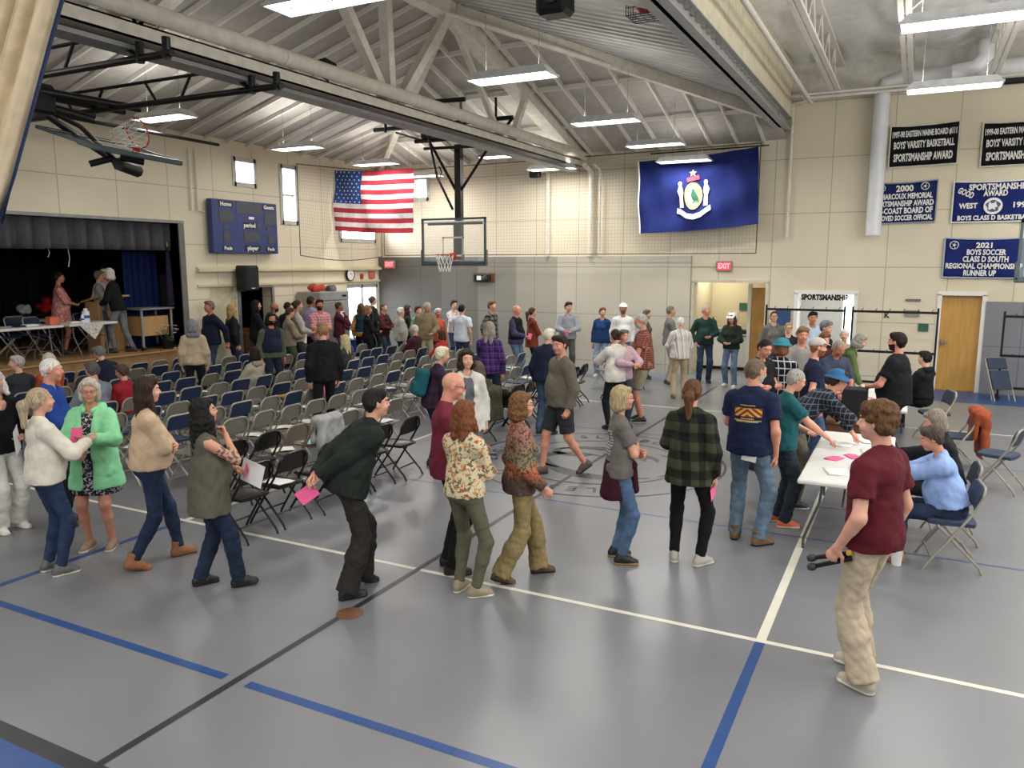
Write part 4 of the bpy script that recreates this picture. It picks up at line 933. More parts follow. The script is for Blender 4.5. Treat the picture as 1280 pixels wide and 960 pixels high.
# ---------------------------------------------------------------- ceiling lamps
lampm = glow('lamp_diffuser', (1, .985, .95), 9.0); lamph = plain('lamp_housing', '#c9cacb', .4)
def make_lamp():
    r = empty('ceiling_lamp'); h = MB()
    h.add([(-.60, -.20, 0), (.60, -.20, 0), (.60, .20, 0), (-.60, .20, 0), (-.52, -.13, .10), (.52, -.13, .10), (.52, .13, .10), (-.52, .13, .10)], [(4, 5, 6, 7), (0, 1, 5, 4), (1, 2, 6, 5), (2, 3, 7, 6), (3, 0, 4, 7)])
    h.box((-.61, -.21, -.02), (.61, -.19, .01)).box((-.61, .19, -.02), (.61, .21, .01)).box((-.61, -.21, -.02), (-.59, .21, .01)).box((.59, -.21, -.02), (.61, .21, .01)).box((-.59, -.012, -.012), (.59, .012, .0)); h.build('housing', lamph, r)
    for s_ in (-1, 1): MB().box((-.585, s_*.10-.085, -.006), (.585, s_*.10+.085, .002)).build('diffuser', lampm, r)
    for s_ in (-1, 1): MB().tube([(s_*.4, 0, .10), (s_*.4, 0, .85)], .004, 5).build('suspension_cable', M_grey, r)
    return r
lp = make_lamp()
LAMPS = [(640, 97, 'lamp hanging left of centre below the valley beam'), (757, 152, 'lamp nearest to the red ball cage, second from the camera'), (819, 181, 'lamp third in the line towards the blue flag'), (855, 201, 'lamp last in the line, in front of the blue flag'),
         (630, 195, 'lamp seen just right of the basketball frame'), (690, 211, 'lamp next to the far downpipes'), (405, 1, 'lamp cut by the top edge above the truss'), (205, 147, 'lamp above the folded-up basketball hoop'), (372, 185, 'lamp above the tall window'), (470, 205, 'lamp above the striped flag'), (527, 220, 'lamp in front of the small end window'),
         (1206, 25, 'lamp nearest the camera under the white insulation'), (1192, 109, 'lamp above the black banners')]
for i, (px, py, lb) in enumerate(LAMPS):
    o = lp if i == 0 else copy_tree(lp); c = at(px, py, 5.22); c = at(px, py, 5.06) if c[1] > 19 else c; o.location = c; on = i not in (7, 8)
    tag(o, ('lit' if on else 'dim')+' rectangular pendant '+lb, 'ceiling lamp', 'pendant lamps of the hall')
    a = area('hall_light', (c[0], c[1], c[2]-.03), (0, 0, 0), 1.1, .36, LAMP_W*(1 if on else .4), (1, .97, .92)); area('added_uplight', (c[0], c[1], c[2]+.12), (PI, 0, 0), 1.0, .2, LAMP_W*UPL*(1 if on else .5)*(1 if c[1] < 16 else .3)*(.45 if -6 < c[0] < -4 else 1), (1, .97, .92))  # uplight added above each closed housing to brighten the ceiling
for x, y in ((-10.5, 1), (-10.5, 5), (-5.5, -1), (-3.6, 2.2), (-.5, 0), (-.5, 4), (3.5, 2), (3.5, 6), (3.5, 12), (3.5, 9), (3.5, 15.5), (3.3, 17.5)):  # unseen lights without fixtures; right-hand ones added to brighten that side
    area('hall_light', (x, y, 5.2), (0, 0, 0), 1.1, .36, LAMP_W, (1, .97, .92)); area('added_uplight', (x, y, 5.3), (PI, 0, 0), 1.0, .2, LAMP_W*UPL, (1, .97, .92))
# ---------------------------------------------------------------- folding chairs
CH_GR = plain('chair_grey_paint', '#a09c90', .35, .35, var=.05); CH_BK = plain('chair_black_paint', '#1b1817', .3, .3, var=.05)
CH_TN = plain('chair_tan_paint', '#857a68', .36, .35, var=.05); CH_NV = plain('navy_vinyl', '#182846', .5, var=.08); CH_PD = plain('grey_blue_pad', '#303c50', .8, bump=.2)
def make_chair(kind):
    fr = {'grey': CH_GR, 'tan': CH_TN, 'black': CH_BK, 'navy': CH_GR, 'padded': CH_GR}[kind]; st = {'navy': CH_NV, 'padded': CH_PD}.get(kind, fr); bk = st
    pn = {'grey': plain('chair_grey_panel', '#78746a', .35, .2, var=.05), 'tan': plain('chair_tan_panel', '#74695a', .36, .2, var=.05)}.get(kind); bk = pn or bk; st = pn or st
    r = empty('folding_chair'); rt = .0125
    for s_ in (-1, 1):
        MB().tube([(s_*.225, .215, 0), (s_*.222, .19, .05), (s_*.215, -.05, .40), (s_*.208, -.155, .56)], rt, 7).build('front_leg', fr, r, 50)
        MB().tube([(s_*.195, .12, .42), (s_*.197, -.23, .06), (s_*.197, -.26, 0)], rt, 7).build('rear_leg', fr, r, 50)
    for nm, y, z, w in (('front_brace', .155, .12, .22), ('rear_brace', -.155, .155, .196)):
        MB().tube([(-w, y, z), (w, y, z)], .009, 6).build(nm, fr, r, 50)
    sq = kind in ('navy', 'padded'); c = .07 if sq else .115; top = [(-.208, -.155, .56), (-.205, -.215, .70 if sq else .655)]
    for k in range(7):
        a = PI-PI/2*k/6; top.append((-.205+c+c*math.cos(a), -.216-.022*math.sin(a), (.785-c)+c*math.sin(a)))
    top = top+[(-x, y, z) for x, y, z in top[::-1]]
    MB().tube(top, rt, 7).build('back_frame', fr, r, 50)
    m = MB(); n = 14; P = []
    for j in range(5):
        z = .585+(.778-.585)*j/4; y = -.165-.052*(z-.56)/.2
        lim = .200 if z < .785-c else .205-c+math.sqrt(max(0, c*c-(z-.785+c)**2))
        for i in range(n+1): x = -lim+2*lim*i/n; P.append((x, y-.022*(1-(x/.21)**2), z))
    q = [(j*(n+1)+i, j*(n+1)+i+1, (j+1)*(n+1)+i+1, (j+1)*(n+1)+i) for j in range(4) for i in range(n)]
    th = .022 if kind == 'padded' else .008; b0 = len(P); P2 = [(x, y+th, z) for x, y, z in P]; m.add(P+P2, [f for f in q]+[tuple(v+b0 for v in f[::-1]) for f in q])
    ed = [i for i in range(n+1)]+[j*(n+1)+n for j in range(1, 5)]+[4*(n+1)+i for i in range(n-1, -1, -1)]+[j*(n+1) for j in range(3, 0, -1)]
    m.add([P[i] for i in ed]+[P2[i] for i in ed], [(i, (i+1) % len(ed), len(ed)+(i+1) % len(ed), len(ed)+i) for i in range(len(ed))])
    m.build('backrest', bk, r, 40)
    m = MB(); o = [(-.185, -.175), (-.19, .10), (-.165, .185), (-.10, .205), (.10, .205), (.165, .185), (.19, .10), (.185, -.175), (.12, -.20), (-.12, -.20)]
    zt = .452 if kind == 'padded' else .438; k = len(o)
    m.add([(x, y, .418) for x, y in o]+[(x, y, zt) for x, y in o]+[(x*.93, y*.93, zt+.008) for x, y in o]+[(x*.80, y*.80, zt+(.012 if kind == 'padded' else -.002)) for x, y in o], [tuple(range(k))[::-1]]+[(a*k+i, a*k+(i+1) % k, (a+1)*k+(i+1) % k, (a+1)*k+i) for a in range(3) for i in range(k)]+[tuple(range(3*k, 4*k))])
    m.build('seat', st, r, 35); return r
PROTO = {}
USED = set()
def chair(kind, x, y, rz, label, group, z=0.):
    if kind not in PROTO: PROTO[kind] = make_chair(kind); o = PROTO[kind]
    else: o = copy_tree(PROTO[kind])
    o.location = (x, y, z); o.rotation_euler = (0, 0, rz); return tag(o, label, 'chair', group)
ROWX = [-5.65, -6.63, -7.62, -8.42, -9.24, -10.15, -11.1, -12.0, -12.9, -13.62]   # top of the backrests
SEG = [[(5.59, 8.2), (11.3, 12.4), (13.7, 14.3)], [(6.16, 9.5), (11.1, 14.4)], [(6.62, 10.45), (11.3, 15.4)], [(6.5, 10.6), (11.2, 15.2)], [(6.6, 10.8), (11.4, 15.6)], [(6.6, 11.0), (11.7, 16.1)], [(6.8, 11.2), (11.75, 16.1)], [(7.2, 11.3), (11.75, 15.8)], [(7.7, 11.4), (12.0, 14.6)], [(8.3, 11.2)]]
PAT = ['bbbbbbbb', 'bbttgggngg', 'gggggggggn', 'gngngngngn', 'gngnngngnn', 'nngnngnngn', 'gnngnngngn', 'ngnngngnng', 'nngngnngng', 'gnngngng']
ORD = 'first second third fourth fifth sixth seventh eighth ninth tenth eleventh twelfth'.split()
rs = random.Random(4); CHAIRS = {}
for r_, (x, sg) in enumerate(zip(ROWX, SEG)):
    for si, (y0, y1) in enumerate(sg):
        n = int(round((y1-y0)/.515)); 
        for i in range(n+1):
            y = y0+.515*i; ty = PAT[r_][i % len(PAT[r_])] if si == 0 else ('b' if r_ == 0 else 'gnggngnngg'[(i*3+r_) % 10])
            kind = {'b': 'black', 't': 'tan', 'g': 'grey', 'n': 'navy'}[ty]
            jx, jy, ja = rs.uniform(-.03, .03), rs.uniform(-.02, .02), rs.uniform(-.07, .07)
            blk = 'near block' if si == 0 else 'far block'
            lb = '%s folding chair, %s from near end of the %s row, %s' % (kind, ORD[min(i, 11)], ORD[r_], blk+('' if si < 2 else ' end'))
            CHAIRS[r_, si, i] = chair(kind, x-.235+jx+.0, y+jy, PI/2+ja, lb, 'folding chairs in rows facing the stage, %s row' % ORD[r_])
# chairs by the far wall and the voting tables
chair('grey', -5.95, 16.2, PI*.85, 'grey folding chair alone between the rows and the far wall, left of two', 'stray chairs'); chair('black', -5.45, 16.35, PI*.8, 'black folding chair alone between the rows and the far wall, right of two', 'stray chairs')
chair('padded', .42, 7.95, PI/2+.12, 'blue padded folding chair under the woman in the light blue shirt', 'padded chairs at the voting tables')
chair('padded', .45, 8.75, PI/2+.05, 'blue padded folding chair under the woman in the dark cardigan', 'padded chairs at the voting tables')
chair('padded', 1.05, 11.0, PI/2-.35, 'empty blue padded folding chair standing apart right of the tables', 'padded chairs at the voting tables')
chair('padded', .62, 11.95, PI/2+.1, 'blue padded folding chair with the rust jacket over its back', 'padded chairs at the voting tables')
chair('padded', .40, 13.7, PI/2+.3, 'blue padded folding chair under the man in the black hooded top', 'padded chairs at the voting tables')
fc = empty('folded_chair', (1.62, 18.55, 0), .5); tag(fc, 'folded blue padded chair leaning against the grey wall pad', 'chair')
for s_ in (-1, 1): MB().tube([(s_*.21, -.30, 0), (s_*.21, .12, .80)], .012, 7).build('front_leg', CH_GR, fc, 50); MB().tube([(s_*.18, -.16, 0), (s_*.18, .06, .55)], .012, 7).build('rear_leg', CH_GR, fc, 50)
MB().tube([(-.21, .12, .80), (-.17, .14, .84), (.17, .14, .84), (.21, .12, .80)], .012, 7).build('back_frame', CH_GR, fc, 50)
MB().poly([(-.19, .02, .62), (.19, .02, .62), (.19, .125, .82), (-.19, .125, .82)], (0, -.03, .015)).build('backrest', CH_PD, fc); MB().poly([(-.19, -.17, .22), (.19, -.17, .22), (.19, .0, .58), (-.19, .0, .58)], (0, -.035, .016)).build('seat', CH_PD, fc)
# ---------------------------------------------------------------- things on the walls and hung from the roof
T_wht = plain('white_print', '#e9e8e4', .6, var=.02)
def on_back(u, z, y=YB-.03): return Matrix.Translation((u, y, z))@Matrix.Rotation(PI/2, 4, 'X')
def cloth_panel(name, x0, x1, z0, z1, y, mat, sag=.04, wav=.02, mats=None, mi=None, nx=24, nz=16, seed=1):
    """cloth hung flat on the end wall; returns object and a function that gives a point on it"""
    def f(u, v):
        x = x0+(x1-x0)*u; z = z0+(z1-z0)*v; z -= sag*math.sin(PI*u)*(v)
        return A3(x, y-wav*(.5+.5*math.sin(u*11+v*4+seed)+.4*math.sin(u*23-v*7))*(1.1-v*.6), z)
    vs = [f(i/nx, j/nz) for j in range(nz+1) for i in range(nx+1)]
    m = MB(); m.add(vs, [(j*(nx+1)+i, j*(nx+1)+i+1, (j+1)*(nx+1)+i+1, (j+1)*(nx+1)+i) for j in range(nz) for i in range(nx)])
    if mats: m.mats = mats; m.m = [mi((i+.5)/nx, (j+.5)/nz) for j in range(nz) for i in range(nx)]
    o = m.build(name, mat, smooth=60); so = o.modifiers.new('thick', 'SOLIDIFY'); so.thickness = .006; so.offset = 1 if False else -1
    return o, f
def banner(label, px0, px1, x0, x1, z0, z1, col, edge, lines, tilt=.0, ext=()):
    r = tag(empty('banner', (x0, YB-.02, z0)), label, 'banner', 'sports banners on the far wall'); O = A3(x0, YB-.02, z0); w, h = x1-x0, z1-z0
    Mt = Matrix.Rotation(tilt, 4, 'Y')
    def pt(u, v): return (u*w, -.012-.012*math.sin(u*9+v*3)-.01*math.sin(u*17), v*h-.03*math.sin(PI*u)*v+tilt*u*w)
    nx, nz = 20, 8; m = MB(); m.mats = [fabric('plain', col), fabric('plain', edge)]
    m.v = [pt(i/nx, j/nz) for j in range(nz+1) for i in range(nx+1)]; m.f = [(j*(nx+1)+i, j*(nx+1)+i+1, (j+1)*(nx+1)+i+1, (j+1)*(nx+1)+i) for j in range(nz) for i in range(nx)]; m.m = [0]*len(m.f)
    o = m.build('banner_cloth', None, r, 60); so = o.modifiers.new('t', 'SOLIDIFY'); so.thickness = .006
    e = MB(); b_ = .025
    loop = [(0, 0), (1, 0), (1, 1), (0, 1)]
    for (ua, va), (ub, vb_) in zip(loop, loop[1:]+loop[:1]):
        pts = [pt(ua+(ub-ua)*k/10, va+(vb_-va)*k/10) for k in range(11)]; e.tube([(p[0], p[1]-.004, p[2]) for p in pts], .016, 5)
    e.build('border', fabric('plain', edge), r)
    L_ = []
    for txt, u, v, size, wd, rot_ in lines:
        M = Matrix.Translation((u*w, -.040, v*h+tilt*u*w-.03*math.sin(PI*u)*v))@Matrix.Rotation(-rot_-tilt, 4, 'Y')@Matrix.Rotation(PI/2, 4, 'X'); L_.append(text_mesh(txt, size, T_wht, size*.035, M=M, width=wd*w if wd else None))
    for kind, u, v, rr in ext:
        m = MB(); c = (u*w, -.042, v*h+tilt*u*w)
        if kind == 'ball':
            m.tube([(c[0]+rr*math.cos(a), c[1], c[2]+rr*math.sin(a)) for a in np.linspace(0, 2*PI, 21)[:-1]], rr*.10, 4, closed=True)
            m.poly([(c[0]+rr*.35*math.cos(a), c[1], c[2]+rr*.35*math.sin(a)) for a in np.linspace(0, 2*PI, 6)[:-1]], (0, .004, 0))
            for a in np.linspace(0, 2*PI, 6)[:-1]: m.bar((c[0]+rr*.35*math.cos(a), c[1], c[2]+rr*.35*math.sin(a)), (c[0]+rr*math.cos(a), c[1], c[2]+rr*math.sin(a)), rr*.12, .004)
        else:
            m.poly([(c[0]+rr*math.cos(a), c[1], c[2]+rr*math.sin(a)) for a in np.linspace(0, 2*PI, 29)[:-1]], (0, .004, 0))
            m.mat(fabric('plain', col)) if False else None
        L_.append(m.build('tmp', T_wht))
        if kind == 'badge':
            m = MB(); m.poly([(c[0]+rr*(.72+.12*math.sin(a*5))*math.cos(a), c[1]-.003, c[2]+rr*.72*math.sin(a)) for a in np.linspace(0, 2*PI, 40)[:-1]], (0, .002, 0)); L_.append(m.build('tmp', plain('badge_navy', '#49567f', .7)))
            m = MB(); m.poly([(c[0]+rr*x, c[1]-.006, c[2]+rr*z) for x, z in ((-.45, -.5), (-.5, .2), (-.35, .55), (-.2, .3), (.1, .35), (.25, .6), (.35, .2), (.5, -.1), (.2, -.2), (.3, -.5), (-.05, -.3))], (0, .002, 0)); L_.append(m.build('tmp', T_wht))
    join(L_, 'lettering', r)
banner('black banner reading 1997-98 Eastern Maine Board #111, partly beside the white duct', 0, 0, -.70, .60, 4.79, 5.66, '#0d0d10', '#d8d4c8', [("1997-98 EASTERN MAINE BOARD #111", .5, .80, .17, .93, 0), ("BOYS' VARSITY BASKETBALL", .5, .53, .20, .88, 0), ('SPORTSMANSHIP AWARD', .5, .22, .22, .86, 0)], .02)
banner('black banner reading 1999-00 Eastern, cut by the right picture edge', 0, 0, 1.02, 2.36, 4.72, 5.60, '#0d0d10', '#d8d4c8', [("1999-00 EASTERN MAINE BOARD #111", .5, .80, .17, .93, 0), ("BOYS' VARSITY BASKETBALL", .5, .53, .20, .88, 0), ('SPORTSMANSHIP AWARD', .5, .22, .22, .86, 0)], .01)
banner('blue banner reading 2000 Marcoux Memorial Sportsmanship Award behind the white duct', 0, 0, -1.02, .28, 3.60, 4.48, '#1a2654', '#9aa0ae', [('2000', .52, .85, .18, .26, 0), ('J.L. MARCOUX MEMORIAL', .5, .66, .16, .88, 0), ('SPORTSMANSHIP AWARD', .5, .48, .16, .92, 0), ('MID-COAST BOARD OF', .5, .30, .17, .90, 0), ('APPROVED SOCCER OFFICIAL', .5, .12, .15, .92, 0)], .02, (('ball', .17, .86, .075), ('ball', .82, .86, .075)))
banner('blue and white banner reading Good Sportsmanship Award with a round badge', 0, 0, .58, 2.12, 3.60, 4.44, '#172565', '#e4e4e8', [('GOOD', .15, .72, .17, .20, -.45), ('SPORTSMANSHIP', .52, .87, .17, .68, 0), ('AWARD', .50, .71, .16, .28, 0), ('WEST', .19, .40, .15, .22, 0), ('1997', .80, .40, .15, .20, 0), ('BOYS CLASS D BASKETBALL', .5, .10, .13, .86, 0)], .0, (('badge', .48, .38, .17),))
banner('blue banner reading 2021 Boys Soccer Class D South above the wooden door', 0, 0, .50, 1.98, 2.45, 3.28, '#182767', '#a9b2c8', [('2021', .5, .84, .15, .20, 0), ('BOYS SOCCER', .52, .66, .16, .48, 0), ('CLASS D SOUTH', .52, .48, .16, .56, 0), ('REGIONAL CHAMPIONSHIP', .5, .30, .15, .94, 0), ('RUNNER UP', .46, .12, .16, .40, 0)], -.01, (('ball', .12, .82, .08),))
# state flag: dark blue with a coat of arms
r = tag(empty('flag', (-6.3, YB-.55, 3.5)), 'dark blue flag with a pine tree coat of arms, hung before the safety net', 'flag')
yf = YB-.55
TL, BL, TR, BR = [onY(*p, yf) for p in ((798, 202), (800, 292), (948, 183), (948, 280))]
def fpt(u, v, TL=TL, BL=BL, TR=TR, BR=BR, k=1., ax=1):
    p = (TL*(1-u)+TR*u)*v+(BL*(1-u)+BR*u)*(1-v); p = p.copy(); g = .045*k*(math.sin(u*13+v*5)+.7*math.sin(u*7-v*11)+.4*math.sin(u*29+v*3))
    p[ax] -= g if ax == 1 else -g; p[2] += -.05*math.sin(PI*u)*v*k-.03*math.sin(PI*u)*(1-v); return p
def flag_mesh(fn, nx, nz, mats, mi, par, name='flag_cloth', org=(0, 0, 0)):
    m = MB(); m.mats = mats; m.v = [tuple(fn(i/nx, j/nz)-A3(*org)) for j in range(nz+1) for i in range(nx+1)]
    m.f = [(j*(nx+1)+i, j*(nx+1)+i+1, (j+1)*(nx+1)+i+1, (j+1)*(nx+1)+i) for j in range(nz) for i in range(nx)]; m.m = [mi((i+.5)/nx, (j+.5)/nz) for j in range(nz) for i in range(nx)]
    o = m.build(name, None, par, 80); return o
O = (-6.3, YB-.55, 3.5); flag_mesh(fpt, 48, 30, [fabric('plain', '#17235f')], lambda u, v: 0, r, org=O)
MB().tube([tuple(fpt(0, j/10)-A3(*O)) for j in range(11)], .02, 6).build('hem', T_wht, r)
def seal(pts, col, name, lift=.02, par=r):
    P = [fpt(.475+x*1.18, .5+y*1.6) for x, y in pts]; P = [tuple(p-A3(*O)+A3(0, -lift, 0)) for p in P]; return MB().poly(P, (0, -.003, 0)).build(name, plain('seal_'+col, col, .7), par)
circ = lambda cx, cy, a, b_, n=24: [(cx+a*math.cos(t), cy+b_*math.sin(t)) for t in np.linspace(0, 2*PI, n+1)[:-1]]
seal(circ(0, -.02, .062, .115), '#d9c36a', 'shield_rim', .035); seal(circ(0, -.02, .047, .095), '#e8e8e2', 'shield', .041)
seal([(-.042, -.06), (.042, -.06), (.028, -.01), (0, .06), (-.028, -.01)], '#1f5a3a', 'pine_tree', .047); seal([(-.04, -.085), (.04, -.085), (.044, -.06), (-.044, -.06)], '#4c6a3a', 'ground_patch', .046)
for sx in (-1, 1):
    seal([(sx*.070, -.11), (sx*.100, -.11), (sx*.098, -.02), (sx*.112, .03), (sx*.098, .07), (sx*.075, .07), (sx*.066, .02), (sx*.074, -.02)], '#e2d4cc' if sx < 0 else '#cfd3dc', 'supporter_figure', .04); seal(circ(sx*.087, .09, .014, .02, 12), '#e9ddd2', 'supporter_head', .041)
seal([(-.04, .135), (.04, .155), (.045, .118), (-.035, .10)], '#b5324a', 'motto_ribbon', .04)
seal([(.028*(1 if k % 2 == 0 else .42)*math.cos(PI/2+k*PI/5), .175+.034*(1 if k % 2 == 0 else .42)*math.sin(PI/2+k*PI/5)) for k in range(10)], '#d6c37a', 'star', .04)
rb_ = [(-.12, -.11), (-.09, -.125), (-.05, -.16), (0, -.175), (.05, -.16), (.09, -.125), (.12, -.105)]
seal(rb_+[(x*1.04, y-.045) for x, y in rb_[::-1]], '#cfd3de', 'name_ribbon', .04)
# striped flag, hung across the corner
TLu, BLu = onY(418, 213, 17.2), onY(419, 288, 17.2); TRu, BRu = onY(516, 210, 17.2), onY(517, 291, 17.2)
def upt(u, v): return fpt(u, v, TLu, BLu, TRu, BRu, .8)
r = tag(empty('flag', tuple(BLu)), 'striped red and white flag with a starred blue field, hung near the corner', 'flag'); Rd, Wt, Bu = fabric('plain', '#a8313f'), fabric('plain', '#dcd8d6'), fabric('plain', '#284684')
flag_mesh(upt, 39, 39, [Rd, Wt, Bu], lambda u, v: 2 if (u < .36 and v > 6/13) else (0 if int((1-v)*13) % 2 == 0 else 1), r, org=BLu)
st_ = MB()
for row in range(9):
    for c_ in range(6 if row % 2 == 0 else 5):
        u = .36*((c_+.5+(0 if row % 2 == 0 else .5))/6); v = 1-(7/13)*((row+.5)/9); c = upt(u, v)-BLu+A3(0, -.02, 0)
        st_.poly([(c[0]+.028*(1 if k % 2 == 0 else .4)*math.cos(PI/2+k*PI/5), c[1], c[2]+.028*(1 if k % 2 == 0 else .4)*math.sin(PI/2+k*PI/5)) for k in range(10)], (0, -.002, 0))
st_.build('stars', T_wht, r)
# safety net in front of the end wall
def net(name, label, P00, P10, P01, P11, su, sv, sag=0):
    m = MB(); r_ = .0016; nu = int(np.linalg.norm(P10-P00)/su); nv = int(np.linalg.norm(P01-P00)/sv)
    f = lambda u, v: (P00*(1-u)+P10*u)*(1-v)+(P01*(1-u)+P11*u)*v-A3(0, 0, sag*math.sin(PI*u)*(1-v))
    for i in range(nu+1): m.tube([f(i/nu, 0), f(i/nu, 1)], r_, 3, False)
    for j in range(nv+1): m.tube([f(k/6, j/nv) for k in range(7)], r_, 3, False)
    for e in ([f(k/10, 0) for k in range(11)], [f(k/10, 1) for k in range(11)], [f(0, 0), f(0, 1)], [f(1, 0), f(1, 1)]): m.tube(e, .012, 5)
    return tag(m.build(name, plain('net_cord', '#4b463c', .8)), label, 'net')
yn = YB-.35
net('safety_net', 'fine black safety net stretched before the far wall behind the flags', A3(-13.9, yn, 2.98), A3(-3.35, yn, 2.98), A3(-13.9, yn, 5.35), A3(-3.35, yn, 5.45), .08, .08)
xn = XL+.35; net('safety_net', 'black safety net along the side wall left of the striped flag', A3(xn, 15.5, 2.95), A3(xn, YB-.4, 2.95), A3(xn, 15.5, 5.2), A3(xn, YB-.4, 5.35), .08, .08, .12)
tag(MB().tube([(-3.2, YB-.15, 5.42), (-6, YB-.15, 5.40), (XBM-.5, YB-.15, 5.42)], .015, 6).build('net_cable', M_black), 'black cable carrying the safety net above the blue flag', 'cable')
# scoreboard
sb = tag(empty('scoreboard', (XL+.06, 12.84, 2.98)), 'blue wall scoreboard with black number panels above the stage-side doorway', 'scoreboard')
SBW, SBH = 2.02, 1.20; SBm = plain('scoreboard_blue', '#25386f', .45); DK = plain('number_panel', '#43464e', .6)
MB().bbox((0, 0, 0), (.16, SBW, SBH), .01).build('case', SBm, sb)
MB().box((-.05, .2, .2), (0, .3, 1.0)).build('wall_bracket', M_grey, sb)
def sbp(u0, u1, v0, v1, nm='number_panel', mat=DK): MB().box((.16, u0*SBW, v0*SBH), (.168, u1*SBW, v1*SBH)).build(nm, mat, sb)
for q in ((.10, .30, .58, .80), (.36, .74, .76, .97), (.79, .97, .58, .80), (.15, .25, .20, .40), (.45, .70, .22, .42), (.83, .93, .20, .40), (.66, .73, .48, .60), (.15, .22, .46, .53), (.82, .9, .46, .53)): sbp(*q)
for q in ((.10, .30, .86, .97), (.77, .96, .86, .97), (.45, .64, .48, .60), (.13, .28, .04, .14), (.46, .70, .04, .16), (.80, .95, .04, .14)): sbp(*q, 'word_panel', plain('word_panel', '#14161c', .5))
def sbt(t, u, v, size, mat=T_wht): return text_mesh(t, size, mat, size*.03, M=Matrix.Translation((.172, u*SBW, v*SBH))@Matrix.Rotation(PI/2, 4, 'Z')@Matrix.Rotation(PI/2, 4, 'X'))
join([sbt('Home', .20, .915, .13), sbt('Guests', .865, .915, .12), sbt('period', .545, .54, .14), sbt('player', .58, .10, .14), sbt('Fouls', .205, .09, .11), sbt('Fouls', .875, .09, .11)], 'lettering', sb)
MB().box((.16, .54*SBW, .66*SBH), (.17, .62*SBW, .71*SBH)).build('maker_plate', T_wht, sb)
sp = tag(empty('loudspeaker', (XL+.30, 13.72, 2.10)), 'black wall loudspeaker hanging under the blue scoreboard', 'speaker'); MB().bbox((-.16, -.22, .0), (.16, .22, .60), .03).build('cabinet', M_black, sp); MB().bbox((.16, -.19, .04), (.175, .19, .56), .01).build('grille', plain('speaker_grille', '#1a1a1c', .8, bump=.6, bscale=400), sp); MB().tube([(-.30, 0, .3), (-.14, 0, .3)], .03, 8).build('bracket', M_black, sp); MB().box((.175, -.05, .06), (.178, .05, .08)).build('name_plate', T_wht, sp)
# clock, alarm strobes, exit signs, projector box
ck = tag(empty('wall_clock', (XL+.06, 17.8, 2.43)), 'round white wall clock with black rim near the corner', 'clock'); R_ = Matrix.Rotation(PI/2, 4, 'Y')
o = MB().lathe([(0, 0), (.17, 0), (.17, .04), (.155, .045), (.150, .03)], (0, 0, 0), 32).build('rim', M_black, ck, 40); o.data.transform(R_); o = MB().lathe([(0, .032), (.15, .032)], (0, 0, 0), 32).build('dial', T_wht, ck); o.data.transform(R_)
MB().bar((.04, 0, 0), (.04, .07, .05), .012, .004).build('hour_hand', M_black, ck); MB().bar((.042, 0, 0), (.042, -.03, .12), .008, .004).build('minute_hand', M_black, ck)
tag(MB().bbox((XL, 18.33, 2.30), (XL+.06, 18.43, 2.45), .01).build('fire_alarm', plain('alarm_red', '#a3322a', .4)), 'small dark red fire alarm beside the wall clock', 'alarm')
tag(MB().bbox((XL, 18.72, 2.32), (XL+.06, 18.98, 2.52), .01).build('alarm_strobe', plain('strobe_red', '#c76a66', .4)), 'pale red alarm box right of the small fire alarm', 'alarm')
def exit_sign(c, lb, rz=0):
    e = tag(empty('exit_sign', c, rz), lb, 'sign', 'red exit signs'); MB().bbox((-.19, -.05, -.12), (.19, 0, .12), .01).build('housing', M_grey, e)
    MB().box((-.165, -.055, -.095), (.165, -.05, .095)).build('face', glow('exit_face', (.55, .05, .07), .8), e); t = text_mesh('EXIT', .17, glow('exit_letters', (1, .25, .28), 1.6), .006, M=Matrix.Translation((0, -.058, 0))@Matrix.Rotation(PI/2, 4, 'X'), width=.28); t.parent = e; t.name = 'lettering'
exit_sign((-13.85, YB-.15, 2.72), 'lit red exit sign at the left end of the grey lower wall'); exit_sign((-4.13, YB-.02, 2.68), 'lit red exit sign above the hall doorway')
bx = tag(empty('wall_equipment_box', (-10.70, YB-.13, 2.35)), 'black equipment box on a brown board under the basketball hoop', 'box'); MB().box((-.34, 0, -.13), (.34, .02, .13)).build('mounting_board', M_brown, bx); MB().bbox((-.26, -.12, -.10), (.22, 0, .10), .02).build('case', M_black, bx); MB().box((-.16, -.125, -.06), (-.02, -.118, .06)).build('indicator_panel', T_wht, bx); o = MB().lathe([(0, 0), (.07, 0), (.08, .03), (.05, .05), (0, .05)], (0, 0, 0), 20).build('dial', M_darkgrey, bx, 40); o.data.transform(Matrix.Translation((.11, -.12, 0))@Matrix.Rotation(PI/2, 4, 'X'))
# small signs on the wall behind the racks
def sign(name, lb, u, z, w, h, col, txt, tc=T_wht, y=YB-.02):
    s_ = tag(empty(name, (u, y, z)), lb, 'sign'); MB().box((-w/2, -.012, -h/2), (w/2, 0, h/2)).build('board', plain('sign_'+col, col, .5), s_)
    if txt: t = text_mesh(txt, h*.45, tc, .003, M=Matrix.Translation((0, -.016, 0))@Matrix.Rotation(PI/2, 4, 'X'), width=w*.7); t.parent = s_; t.name = 'lettering'
sign('green_sign', 'small green sign between the second rack and the wooden door', .22, 1.36, .20, .17, '#2d5b4c', ''); sign('green_sign', 'small green sign on the corridor wall left of the wooden leaf', -4.08, 1.60, .20, .20, '#2d5b4c', '', y=YB+2.28)
sign('paper_notice', 'small framed notice behind the second rack', -.02, 1.66, .30, .14, '#8b8780', '', M_black); sign('paper_notice', 'small paper strip notice above the framed notice', -.02, 1.95, .30, .05, '#6d6a66', '', M_black)
sign('poster', 'blue poster beside the sportsmanship doorway', -2.72, 1.50, .34, .40, '#2f4a72', '', T_wht)
